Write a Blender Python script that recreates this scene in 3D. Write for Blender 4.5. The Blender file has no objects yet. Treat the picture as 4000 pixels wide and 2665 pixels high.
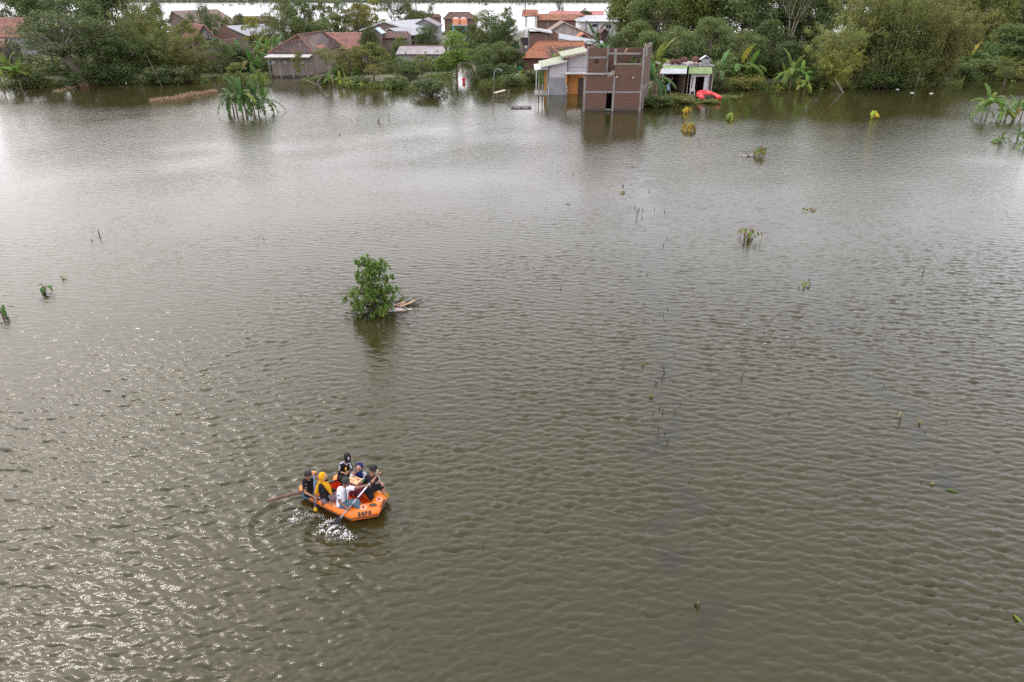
import bpy, bmesh, math, random
import numpy as np
from mathutils import Vector, Matrix, Quaternion

SC = bpy.context.scene
COL = SC.collection
PI = math.pi
V = Vector

# ------------------------------------------------------------------ camera
CAM_H = 11.5
FPX = 2667.0                      # focal length in pixels of the 4000 px wide photograph
PITCH = math.radians(27.05)
cam_data = bpy.data.cameras.new('camera')
cam = bpy.data.objects.new('camera', cam_data)
COL.objects.link(cam)
cam.location = (0, 0, CAM_H)
cam.rotation_euler = (PI / 2 - PITCH, 0, 0)
cam_data.sensor_width = 36
cam_data.lens = 36 * FPX / 4000
cam_data.clip_start = 0.1
cam_data.clip_end = 12000
SC.camera = cam

# ------------------------------------------------------------------ sky, sun, exposure
SUN_ELEV = math.radians(47)
SUN_AZ = math.radians(-47)        # measured from +Y, negative = to the left
w = bpy.data.worlds.new('World')
SC.world = w
w.use_nodes = True
nt = w.node_tree
bg = nt.nodes['Background']
sky = nt.nodes.new('ShaderNodeTexSky')
sky.sky_type = 'NISHITA'
sky.sun_disc = False
sky.sun_elevation = SUN_ELEV
sky.sun_rotation = SUN_AZ
sky.air_density = 1.0
sky.dust_density = 10.0
sky.ozone_density = 1.0
# thin bright overcast: the same grey-white veil over the whole sky
veil = nt.nodes.new('ShaderNodeMix')
veil.data_type = 'RGBA'
veil.inputs[0].default_value = 0.55
veil.inputs[7].default_value = (24.8, 24.4, 26.2, 1)
nt.links.new(sky.outputs[0], veil.inputs[6])
nt.links.new(veil.outputs[2], bg.inputs[0])
bg.inputs[1].default_value = 0.10
sun_data = bpy.data.lights.new('sun', 'SUN')
sun_data.energy = 1.1
sun_data.angle = math.radians(0.53)
sun_data.color = (1.0, 0.975, 0.945)
sun = bpy.data.objects.new('sun', sun_data)
COL.objects.link(sun)
sun_dir = V((math.sin(SUN_AZ) * math.cos(SUN_ELEV), math.cos(SUN_AZ) * math.cos(SUN_ELEV), math.sin(SUN_ELEV)))
sun.rotation_euler = sun_dir.to_track_quat('Z', 'Y').to_euler()
sun.location = (-60, 60, 90)
SC.view_settings.view_transform = 'Standard'
SC.view_settings.look = 'None'
SC.view_settings.exposure = 0.56
SC.view_settings.gamma = 1.0
SC.view_settings.use_curve_mapping = False
SC.cycles.max_bounces = 6
SC.cycles.diffuse_bounces = 3
SC.cycles.glossy_bounces = 3
SC.cycles.transparent_max_bounces = 6
SC.cycles.sample_clamp_indirect = 6
SC.cycles.sample_clamp_direct = 6
SC.cycles.use_denoising = False

# ------------------------------------------------------------------ measuring helpers (survey of the place from the photograph)
CS, SS = math.cos(PITCH), math.sin(PITCH)

def ray(px, py):
    u = (px - 2000) / FPX
    v = (1332.5 - py) / FPX
    return V((u, CS + v * SS, -SS + v * CS))

def P(px, py, z=0.0):             # the point of height z seen there
    d = ray(px, py)
    t = (z - CAM_H) / d.z
    return V((d.x * t, d.y * t, z))

def PY(px, py, Y):                # the point at distance Y seen there
    d = ray(px, py)
    t = Y / d.y
    return V((d.x * t, Y, CAM_H + d.z * t))

def pxm(Y, z=0.0):                # photo pixels per metre at distance Y
    return FPX / (Y * CS - (z - CAM_H) * SS)

# ------------------------------------------------------------------ object helpers
def link(o, parent=None):
    COL.objects.link(o)
    if parent is not None:
        o.parent = parent
    return o

def tag(o, label=None, cat=None, group=None, kind=None):
    if label: o['label'] = label
    if cat: o['category'] = cat
    if group: o['group'] = group
    if kind: o['kind'] = kind
    return o

def thing(name, label, cat, loc=(0, 0, 0), rz=0.0, group=None):
    o = bpy.data.objects.new(name, None)
    o.empty_display_size = 0.2
    o.location = loc
    o.rotation_euler = (0, 0, rz)
    link(o)
    return tag(o, label, cat, group)

class MB:
    def __init__(s, off=(0, 0, 0)):
        s.v = []; s.f = []; s.m = []; s.uv = {}; s.off = V(off)
    def add(s, vs, fs, mi=0, uvs=None):
        b = len(s.v)
        s.v += [tuple(V(p) - s.off) for p in vs]
        for i, f in enumerate(fs):
            if uvs: s.uv[len(s.f)] = uvs[i]
            s.f.append([b + k for k in f]); s.m.append(mi)
        return s
    def box(s, x0, x1, y0, y1, z0, z1, mi=0):
        if x0 > x1: x0, x1 = x1, x0
        if y0 > y1: y0, y1 = y1, y0
        if z0 > z1: z0, z1 = z1, z0
        vs = [(x0, y0, z0), (x1, y0, z0), (x1, y1, z0), (x0, y1, z0), (x0, y0, z1), (x1, y0, z1), (x1, y1, z1), (x0, y1, z1)]
        return s.add(vs, [(0, 3, 2, 1), (4, 5, 6, 7), (0, 1, 5, 4), (1, 2, 6, 5), (2, 3, 7, 6), (3, 0, 4, 7)], mi)
    def prism(s, poly, y0, y1, mi=0):     # polygon in x,z extruded along y
        n = len(poly)
        vs = [(x, y0, z) for x, z in poly] + [(x, y1, z) for x, z in poly]
        fs = [tuple(range(n)), tuple(range(2 * n - 1, n - 1, -1))]
        for i in range(n):
            j = (i + 1) % n
            fs.append((j, i, i + n, j + n))
        return s.add(vs, fs, mi)
    def slab(s, a, b, c, d, th, mi=0):    # quad with thickness along its normal
        a, b, c, d = V(a), V(b), V(c), V(d)
        n = (b - a).cross(d - a)
        if n.length < 1e-9: n = (c - a).cross(d - a)
        n = n.normalized() * th
        vs = [a, b, c, d, a - n, b - n, c - n, d - n]
        return s.add(vs, [(0, 1, 2, 3), (7, 6, 5, 4), (0, 4, 5, 1), (1, 5, 6, 2), (2, 6, 7, 3), (3, 7, 4, 0)], mi)
    def tube(s, pts, rs, n=8, mi=0, cap=True, flat=1.0):
        pts = [V(p) for p in pts]
        if not hasattr(rs, '__len__'): rs = [rs] * len(pts)
        vs = []; fs = []
        t0 = (pts[1] - pts[0]).normalized()
        ref = V((0, 0, 1)) if abs(t0.z) < 0.9 else V((1, 0, 0))
        u = t0.cross(ref).normalized()
        for i, p in enumerate(pts):
            if i == 0: t = pts[1] - p
            elif i == len(pts) - 1: t = p - pts[i - 1]
            else: t = pts[i + 1] - pts[i - 1]
            t = t.normalized()
            u = (u - t * u.dot(t))
            if u.length < 1e-6: u = t.orthogonal()
            u.normalize()
            q = t.cross(u)
            for k in range(n):
                a = 2 * PI * k / n
                vs.append(p + (u * math.cos(a) + q * math.sin(a) * flat) * rs[i])
        for i in range(len(pts) - 1):
            for k in range(n):
                k2 = (k + 1) % n
                fs.append((i * n + k, i * n + k2, (i + 1) * n + k2, (i + 1) * n + k))
        if cap:
            fs.append(tuple(range(n - 1, -1, -1)))
            fs.append(tuple((len(pts) - 1) * n + k for k in range(n)))
        return s.add(vs, fs, mi)
    def cone(s, p0, r0, p1, r1, n=10, mi=0):   # round-ended tapered capsule
        p0, p1 = V(p0), V(p1)
        ax = p1 - p0
        if ax.length < 1e-5: ax = V((0, 0, 1e-4))
        d = ax.normalized()
        pts = []; rs = []
        for k in range(4):
            a = PI / 2 * k / 4
            pts.append(p0 - d * r0 * math.cos(a)); rs.append(max(r0 * math.sin(a), 1e-4))
        pts.append(p0); rs.append(r0); pts.append(p1); rs.append(r1)
        for k in range(3, -1, -1):
            a = PI / 2 * k / 4
            pts.append(p1 + d * r1 * math.cos(a)); rs.append(max(r1 * math.sin(a), 1e-4))
        return s.tube(pts, rs, n, mi)
    def ball(s, c, r, n=10, mi=0, rot=None):   # ellipsoid, r = 3 radii
        c = V(c)
        if not hasattr(r, '__len__'): r = (r, r, r)
        vs = []; fs = []
        m = max(4, n // 2 + 1)
        for i in range(m + 1):
            th = PI * i / m
            for k in range(n):
                a = 2 * PI * k / n
                p = V((r[0] * math.sin(th) * math.cos(a), r[1] * math.sin(th) * math.sin(a), r[2] * math.cos(th)))
                if rot is not None: p = rot @ p
                vs.append(c + p)
        for i in range(m):
            for k in range(n):
                k2 = (k + 1) % n
                fs.append((i * n + k, (i + 1) * n + k, (i + 1) * n + k2, i * n + k2))
        return s.add(vs, fs, mi)
    def mesh(s, name, mats, smooth=False):
        me = bpy.data.meshes.new(name)
        me.from_pydata(s.v, [], s.f)
        if not isinstance(mats, (list, tuple)): mats = [mats]
        for m in mats: me.materials.append(m)
        if len(mats) > 1: me.polygons.foreach_set('material_index', s.m)
        if s.uv:
            ul = me.uv_layers.new(name='UVMap')
            for p in me.polygons:
                q = s.uv.get(p.index)
                if q:
                    for li, uv in zip(p.loop_indices, q): ul.data[li].uv = uv
        if smooth: me.polygons.foreach_set('use_smooth', [True] * len(me.polygons))
        me.update()
        return me
    def build(s, name, mats, parent=None, smooth=False):
        return link(bpy.data.objects.new(name, s.mesh(name, mats, smooth)), parent)

# ------------------------------------------------------------------ materials
def nodes_of(name):
    m = bpy.data.materials.new(name)
    m.use_nodes = True
    t = m.node_tree
    return m, t, t.nodes, t.links, t.nodes['Principled BSDF']

def mixc(t, fac, a, b, mode='MIX'):
    n = t.nodes.new('ShaderNodeMix'); n.data_type = 'RGBA'; n.blend_type = mode
    for sock, val in ((n.inputs[0], fac), (n.inputs[6], a), (n.inputs[7], b)):
        if isinstance(val, (int, float)): sock.default_value = val
        elif isinstance(val, tuple): sock.default_value = val if len(val) == 4 else (*val, 1)
        else: t.links.new(val, sock)
    return n.outputs[2]

def ramp(t, fac, a, b):
    n = t.nodes.new('ShaderNodeMapRange')
    n.inputs[1].default_value = min(a, b); n.inputs[2].default_value = max(a, b)
    if a > b: n.inputs[3].default_value = 1.0; n.inputs[4].default_value = 0.0
    t.links.new(fac, n.inputs[0])
    return n.outputs[0]

def noise_n(t, scale, detail=4, vec=None, rough=0.55):
    n = t.nodes.new('ShaderNodeTexNoise')
    n.inputs['Scale'].default_value = scale; n.inputs['Detail'].default_value = detail
    n.inputs['Roughness'].default_value = rough
    if vec is not None: t.links.new(vec, n.inputs['Vector'])
    return n.outputs[0]

def objco(t):
    n = t.nodes.get('CO') or t.nodes.new('ShaderNodeTexCoord')
    n.name = 'CO'
    return n.outputs['Object']

def pm(name, c1, c2=None, scale=3.0, rough=0.75, metal=0.0, bump=0.0, lo=0.35, hi=0.65, c3=None, scale3=0.8, spec=None):
    m, t, N, L, b = nodes_of(name)
    b.inputs['Roughness'].default_value = rough
    b.inputs['Metallic'].default_value = metal
    if spec is not None: b.inputs['Specular IOR Level'].default_value = spec
    if c2 is None: c2 = tuple(x * 0.72 for x in c1)
    n = noise_n(t, scale, 6, objco(t))
    c = mixc(t, ramp(t, n, lo, hi), c1, c2)
    if c3 is not None:
        c = mixc(t, ramp(t, noise_n(t, scale3, 5, objco(t), 0.65), 0.5, 0.72), c, c3)
    L.new(c, b.inputs['Base Color'])
    if bump:
        bn = N.new('ShaderNodeBump'); bn.inputs['Strength'].default_value = 0.6; bn.inputs['Distance'].default_value = bump
        L.new(n, bn.inputs['Height']); L.new(bn.outputs[0], b.inputs['Normal'])
    return m

def brick_mat(name, c1, c2, mortar, stain, bw=0.21, bh=0.07, stain_amt=0.6):
    m, t, N, L, b = nodes_of(name)
    b.inputs['Roughness'].default_value = 0.9
    sep = N.new('ShaderNodeSeparateXYZ'); L.new(objco(t), sep.inputs[0])
    ad = N.new('ShaderNodeMath'); ad.operation = 'ADD'; L.new(sep.outputs[0], ad.inputs[0]); L.new(sep.outputs[1], ad.inputs[1])
    cb = N.new('ShaderNodeCombineXYZ'); L.new(ad.outputs[0], cb.inputs[0]); L.new(sep.outputs[2], cb.inputs[1])
    br = N.new('ShaderNodeTexBrick')
    br.inputs['Scale'].default_value = 1.0
    br.inputs['Brick Width'].default_value = bw; br.inputs['Row Height'].default_value = bh
    br.inputs['Mortar Size'].default_value = 0.009
    br.inputs['Color1'].default_value = (*c1, 1); br.inputs['Color2'].default_value = (*c2, 1); br.inputs['Mortar'].default_value = (*mortar, 1)
    L.new(cb.outputs[0], br.inputs['Vector'])
    n = noise_n(t, 1.1, 7, objco(t), 0.65)
    sc = N.new('ShaderNodeMath'); sc.operation = 'MULTIPLY'; sc.inputs[1].default_value = stain_amt
    L.new(ramp(t, n, 0.42, 0.7), sc.inputs[0])
    c = mixc(t, sc.outputs[0], br.outputs['Color'], stain)
    # damp, silty band the flood has left just above the water
    zz_ = N.new('ShaderNodeMath'); zz_.operation = 'ADD'; L.new(sep.outputs[2], zz_.inputs[0])
    nz = N.new('ShaderNodeMath'); nz.operation = 'MULTIPLY'; nz.inputs[1].default_value = 0.5; L.new(n, nz.inputs[0]); L.new(nz.outputs[0], zz_.inputs[1])
    c = mixc(t, ramp(t, zz_.outputs[0], 0.62, 0.42), c, (0.05, 0.042, 0.032))
    L.new(c, b.inputs['Base Color'])
    bn = N.new('ShaderNodeBump'); bn.inputs['Strength'].default_value = 0.5; bn.inputs['Distance'].default_value = 0.01
    L.new(br.outputs['Fac'], bn.inputs['Height']); bn.invert = True
    L.new(bn.outputs[0], b.inputs['Normal'])
    return m

def tile_mat(name, c1, c2, dark, amount=0.5, patch=0.6, moss=None):   # roof tiles: UV in metres
    m, t, N, L, b = nodes_of(name)
    b.inputs['Roughness'].default_value = 0.85
    uv = N.new('ShaderNodeUVMap')
    br = N.new('ShaderNodeTexBrick'); br.offset = 0.0
    br.inputs['Scale'].default_value = 1.0
    br.inputs['Brick Width'].default_value = 0.28; br.inputs['Row Height'].default_value = 0.36
    br.inputs['Mortar Size'].default_value = 0.022
    br.inputs['Color1'].default_value = (*c1, 1); br.inputs['Color2'].default_value = (*c2, 1)
    br.inputs['Mortar'].default_value = (*[x * 0.45 for x in c2], 1)
    L.new(uv.outputs[0], br.inputs['Vector'])
    vo = N.new('ShaderNodeTexWhiteNoise'); vo.noise_dimensions = '2D'
    sn = N.new('ShaderNodeVectorMath'); sn.operation = 'SNAP'; sn.inputs[1].default_value = (0.28, 0.36, 1)
    L.new(uv.outputs[0], sn.inputs[0]); L.new(sn.outputs[0], vo.inputs['Vector'])
    pn = noise_n(t, patch, 5, uv.outputs[0], 0.6)
    ad = N.new('ShaderNodeMath'); ad.operation = 'ADD'; L.new(vo.outputs[0], ad.inputs[0])
    mu = N.new('ShaderNodeMath'); mu.operation = 'MULTIPLY'; mu.inputs[1].default_value = 3.2; L.new(pn, mu.inputs[0]); L.new(mu.outputs[0], ad.inputs[1])
    f = ramp(t, ad.outputs[0], 2.75 - amount * 1.6, 3.15 - amount * 1.6)
    c = mixc(t, f, br.outputs['Color'], dark)
    if moss:                                             # a part of the roof laid with old, mossy tiles (from, to along the eave; height)
        sp = N.new('ShaderNodeSeparateXYZ'); L.new(sn.outputs[0], sp.inputs[0])
        a = ramp(t, sp.outputs[0], moss[0] - .5, moss[0] + .5); b_ = ramp(t, sp.outputs[0], moss[1] + .3, moss[1] - .3); d_ = ramp(t, sp.outputs[1], moss[2] + .3, moss[2] - .3)
        q = N.new('ShaderNodeMath'); q.operation = 'MULTIPLY'; L.new(a, q.inputs[0]); L.new(b_, q.inputs[1])
        q2 = N.new('ShaderNodeMath'); q2.operation = 'MULTIPLY'; L.new(q.outputs[0], q2.inputs[0]); L.new(d_, q2.inputs[1])
        q3 = N.new('ShaderNodeMath'); q3.operation = 'MULTIPLY'; L.new(q2.outputs[0], q3.inputs[0]); L.new(ramp(t, vo.outputs[0], .2, .3), q3.inputs[1])
        c = mixc(t, q3.outputs[0], c, dark)
    L.new(c, b.inputs['Base Color'])
    return m

def leaf_mat(name, dark, light, yellow=None, trans=0.36):
    m, t, N, L, b = nodes_of(name)
    geo = N.new('ShaderNodeNewGeometry')
    oi = N.new('ShaderNodeObjectInfo')
    c = mixc(t, geo.outputs['Random Per Island'], dark, light)
    big = noise_n(t, 0.55, 3, objco(t))
    c = mixc(t, ramp(t, big, 0.4, 0.62), c, mixc(t, 0.55, dark, light))
    if yellow:
        gt = N.new('ShaderNodeMath'); gt.operation = 'GREATER_THAN'; gt.inputs[1].default_value = 0.955
        L.new(geo.outputs['Random Per Island'], gt.inputs[0])
        c = mixc(t, gt.outputs[0], c, yellow)
    c = mixc(t, 1.0, c, oi.outputs['Color'], 'MULTIPLY')
    L.new(c, b.inputs['Base Color'])
    b.inputs['Roughness'].default_value = 0.6
    b.inputs['Specular IOR Level'].default_value = 0.16
    tr = N.new('ShaderNodeBsdfTranslucent'); L.new(c, tr.inputs[0])
    mx = N.new('ShaderNodeMixShader'); mx.inputs[0].default_value = trans
    L.new(b.outputs[0], mx.inputs[1]); L.new(tr.outputs[0], mx.inputs[2])
    L.new(mx.outputs[0], N['Material Output'].inputs[0])
    return m

M = {}
M['brick'] = brick_mat('brown_brick', (0.14, 0.057, 0.033), (0.07, 0.033, 0.022), (0.1, 0.072, 0.053), (0.075, 0.053, 0.04))
M['brick_red'] = brick_mat('red_brick', (0.17, 0.075, 0.055), (0.12, 0.055, 0.042), (0.15, 0.12, 0.1), (0.13, 0.09, 0.07))
M['brick_grey'] = brick_mat('grey_brown_brick', (0.19, 0.135, 0.105), (0.12, 0.085, 0.068), (0.2, 0.175, 0.155), (0.16, 0.13, 0.11))
M['block_white'] = brick_mat('white_block', (0.46, 0.44, 0.45), (0.4, 0.385, 0.39), (0.32, 0.31, 0.31), (0.34, 0.32, 0.31), 0.6, 0.2, 0.4)
M['concrete'] = pm('concrete', (0.23, 0.22, 0.205), (0.145, 0.138, 0.13), 2.5, 0.9, bump=0.01, c3=(0.085, 0.08, 0.072))
M['plaster_grey'] = pm('grey_plaster', (0.26, 0.26, 0.27), (0.19, 0.19, 0.2), 1.2, 0.9, c3=(0.13, 0.13, 0.12))
M['plaster_pink'] = pm('bare_plaster', (0.42, 0.36, 0.33), (0.33, 0.28, 0.26), 1.5, 0.9, c3=(0.22, 0.18, 0.16))
M['plaster_white'] = pm('white_plaster', (0.66, 0.65, 0.66), (0.5, 0.49, 0.49), 1.0, 0.85, c3=(0.36, 0.35, 0.34))
M['orange_paint'] = pm('orange_wall_paint', (0.56, 0.22, 0.045), (0.5, 0.2, 0.05), 0.8, 0.75, c3=(0.5, 0.25, 0.1))
M['green_paint'] = pm('light_green_paint', (0.15, 0.225, 0.075), (0.12, 0.175, 0.065), 1.2, 0.75, c3=(0.24, 0.3, 0.14))
M['pale_green'] = pm('pale_green_sheet', (0.26, 0.28, 0.19), (0.19, 0.21, 0.145), 1.0, 0.6)
M['navy'] = pm('navy_print', (0.012, 0.022, 0.085))
M['white_paint'] = pm('white_paint', (0.52, 0.52, 0.52), (0.43, 0.43, 0.43), 2, 0.6)
M['metal_white'] = pm('white_roof_sheet', (0.33, 0.34, 0.36), (0.26, 0.27, 0.29), 0.7, 0.5, c3=(0.27, 0.26, 0.25), scale3=0.3)
M['metal_blue'] = pm('bluish_roof_sheet', (0.42, 0.5, 0.58), (0.34, 0.42, 0.5), 0.7, 0.45)
M['asbestos'] = pm('weathered_grey_sheet', (0.27, 0.245, 0.25), (0.19, 0.17, 0.175), 0.9, 0.9, c3=(0.14, 0.12, 0.12))
M['eave_sheet'] = pm('pale_corrugated_sheet', (0.42, 0.4, 0.37), (0.33, 0.31, 0.29), 1.2, 0.8)
M['tile_orange'] = tile_mat('orange_roof_tiles', (0.37, 0.155, 0.08), (0.28, 0.115, 0.062), (0.09, 0.055, 0.045), 0.4)
M['tile_patched'] = tile_mat('orange_tiles_with_mossy_patch', (0.37, 0.15, 0.078), (0.28, 0.115, 0.06), (0.075, 0.045, 0.038), 0.1, moss=(4.1, 9.9, 3.7))
M['tile_new'] = tile_mat('bright_orange_roof_tiles', (0.4, 0.18, 0.1), (0.32, 0.14, 0.08), (0.2, 0.09, 0.055), 0.1)
M['tile_dark'] = tile_mat('dark_mossy_roof_tiles', (0.34, 0.13, 0.075), (0.2, 0.085, 0.06), (0.065, 0.045, 0.042), 0.86)
M['tile_red'] = tile_mat('faded_red_roof_tiles', (0.29, 0.125, 0.09), (0.21, 0.092, 0.07), (0.1, 0.062, 0.052), 0.35)
M['tile_brown'] = tile_mat('brown_roof_tiles', (0.2, 0.095, 0.07), (0.14, 0.07, 0.055), (0.08, 0.05, 0.045), 0.6)
M['tile_grey'] = tile_mat('grey_brown_roof_tiles', (0.3, 0.22, 0.18), (0.23, 0.17, 0.14), (0.15, 0.12, 0.1), 0.5)
M['red_sheet'] = pm('red_roof_sheet', (0.28, 0.065, 0.055), (0.21, 0.05, 0.045), 0.8, 0.6)
M['wood'] = pm('weathered_wood', (0.2, 0.14, 0.1), (0.11, 0.075, 0.055), 6, 0.85, bump=0.004)
M['wood_pale'] = pm('pale_bamboo', (0.5, 0.34, 0.2), (0.36, 0.23, 0.14), 8, 0.7)
M['wood_white'] = pm('bleached_log', (0.55, 0.48, 0.42), (0.4, 0.33, 0.28), 7, 0.85, bump=0.004)
M['wood_dark'] = pm('wet_dark_wood', (0.06, 0.045, 0.038), (0.035, 0.028, 0.025), 8, 0.6)
M['door_dark'] = pm('dark_wood_door', (0.06, 0.032, 0.028), (0.04, 0.022, 0.02), 3, 0.6)
M['glass_dark'] = pm('dark_window_glass', (0.02, 0.022, 0.025), (0.015, 0.016, 0.02), 1, 0.1)
M['tarp_green'] = pm('green_tarpaulin', (0.02, 0.24, 0.13), (0.015, 0.17, 0.1), 1.2, 0.6)
M['tank'] = pm('orange_tank_plastic', (0.75, 0.3, 0.16), (0.66, 0.25, 0.13), 1.2, 0.5)
M['blue_steel'] = pm('light_blue_painted_steel', (0.22, 0.42, 0.55), (0.17, 0.33, 0.45), 3, 0.6)
M['stake_grey'] = pm('blue_grey_stake', (0.25, 0.32, 0.36), (0.17, 0.22, 0.25), 3, 0.7)
M['grey_steel'] = pm('grey_steel', (0.4, 0.41, 0.42), (0.3, 0.31, 0.32), 3, 0.5)
M['rust'] = pm('rusty_bales', (0.13, 0.055, 0.045), (0.07, 0.032, 0.028), 5, 0.95)
M['bark'] = pm('bark', (0.13, 0.105, 0.08), (0.07, 0.055, 0.042), 5, 0.95, bump=0.01)
M['bark_pale'] = pm('pale_bark', (0.26, 0.22, 0.18), (0.16, 0.135, 0.11), 5, 0.95)
M['culm'] = pm('bamboo_culm', (0.16, 0.17, 0.08), (0.1, 0.11, 0.055), 3, 0.6)
M['bstem'] = pm('banana_stem', (0.16, 0.14, 0.07), (0.09, 0.055, 0.04), 3, 0.8)
M['leaf_tree'] = leaf_mat('tree_leaves', (0.044, 0.066, 0.025), (0.17, 0.21, 0.07), (0.2, 0.14, 0.04))
M['leaf_bamboo'] = leaf_mat('bamboo_leaves', (0.072, 0.092, 0.03), (0.22, 0.23, 0.078), (0.26, 0.21, 0.09))
M['leaf_banana'] = leaf_mat('banana_leaf', (0.07, 0.125, 0.034), (0.125, 0.19, 0.055), None, 0.35)
M['leaf_young'] = leaf_mat('glossy_young_leaf', (0.026, 0.058, 0.011), (0.12, 0.2, 0.03), None, 0.25)
M['dry'] = leaf_mat('dry_grass', (0.2, 0.135, 0.085), (0.34, 0.235, 0.15), None, 0.2)
M['soil'] = pm('wet_soil', (0.075, 0.07, 0.035), (0.045, 0.045, 0.024), 0.4, 0.95, c3=(0.05, 0.075, 0.025), scale3=0.2)
M['far_green'] = leaf_mat('far_tree_leaves', (0.05, 0.07, 0.045), (0.1, 0.125, 0.08), None, 0.2)
# ------------------------------------------------------------------ flood water: one big sheet with real waves
def wave_tile(n, L, seed, wdir, lam, spread, cut):
    rng = np.random.default_rng(seed)
    k = 2 * np.pi * np.fft.fftfreq(n, L / n)
    kx, ky = np.meshgrid(k, k, indexing='ij')
    kk = np.hypot(kx, ky); kk[0, 0] = 1e-6
    kp = 2 * np.pi / lam
    amp = np.where(kk > 0.45 * kp, kk ** -1.8, 0) * np.exp(-0.7 * (kp / kk) ** 3) * np.exp(-(kk * cut) ** 2)
    cosd = (kx * wdir[0] + ky * wdir[1]) / kk
    amp = amp * (0.07 + np.abs(cosd) ** spread)
    h = amp * np.exp(2j * np.pi * rng.random((n, n))) * np.abs(rng.normal(1, 0.4, (n, n)))
    h[0, 0] = 0
    z = np.fft.ifft2(h)
    s = np.sqrt((np.real(z) ** 2).mean())
    z = np.real(z) / s
    dx = np.real(np.fft.ifft2(-1j * kx / kk * h)) / s
    dy = np.real(np.fft.ifft2(-1j * ky / kk * h)) / s
    return z, dx, dy

def samp(t, L, X, Y):
    n = t.shape[0]
    u = (X / L * n) % n; v = (Y / L * n) % n
    i = np.floor(u).astype(int) % n; j = np.floor(v).astype(int) % n
    fu = u - np.floor(u); fv = v - np.floor(v)
    i2 = (i + 1) % n; j2 = (j + 1) % n
    return t[i, j] * (1 - fu) * (1 - fv) + t[i2, j] * fu * (1 - fv) + t[i, j2] * (1 - fu) * fv + t[i2, j2] * fu * fv

TA = wave_tile(512, 12.7, 5, (math.sin(math.radians(-12)), -math.cos(math.radians(-12))), 0.5, 4.0, 0.009)
TB = wave_tile(512, 9.3, 9, (math.sin(math.radians(28)), -math.cos(math.radians(28))), 0.33, 3.0, 0.008)
TC = wave_tile(256, 173.0, 3, (0.4, -0.9), 22.0, 1.0, 0.5)     # slow wind patches
ROTB = math.radians(23)
PADDLE = P(1000 + 480 / 3.678, 1700 + 1290 / 3.678)
SPLASH = P(1000 + 1170 / 3.678, 1700 + 1400 / 3.678)
TREE = P(1462, 1238); RAFT = P(1330, 1985)
_st = [P(*q) for q in ((2480, 640), (2560, 1050), (2600, 1500), (2640, 2050), (2720, 2500))]
STREAKS = [(a.x, a.y, b_.x, b_.y) for a, b_ in zip(_st[:-1], _st[1:])]
_st = [P(*q) for q in ((3120, 1080), (3340, 1400), (3560, 1640), (3680, 1900))]
STREAKS += [(a.x, a.y, b_.x, b_.y) for a, b_ in zip(_st[:-1], _st[1:])]
# the lee of the trees: calm water between the bank and this line (photo survey, brought to the ground)
CALM = [P(a, b) for a, b in ((-400, 370), (0, 385), (300, 415), (520, 440), (900, 395), (1200, 385), (1500, 420), (1900, 440), (2240, 520), (2300, 575), (2480, 560), (2620, 515), (2900, 500), (3250, 490), (3500, 450), (3750, 395), (4000, 378), (4400, 372))]
_cx = np.array([p.x / p.y for p in CALM]); _cy = np.array([p.y for p in CALM])

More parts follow.
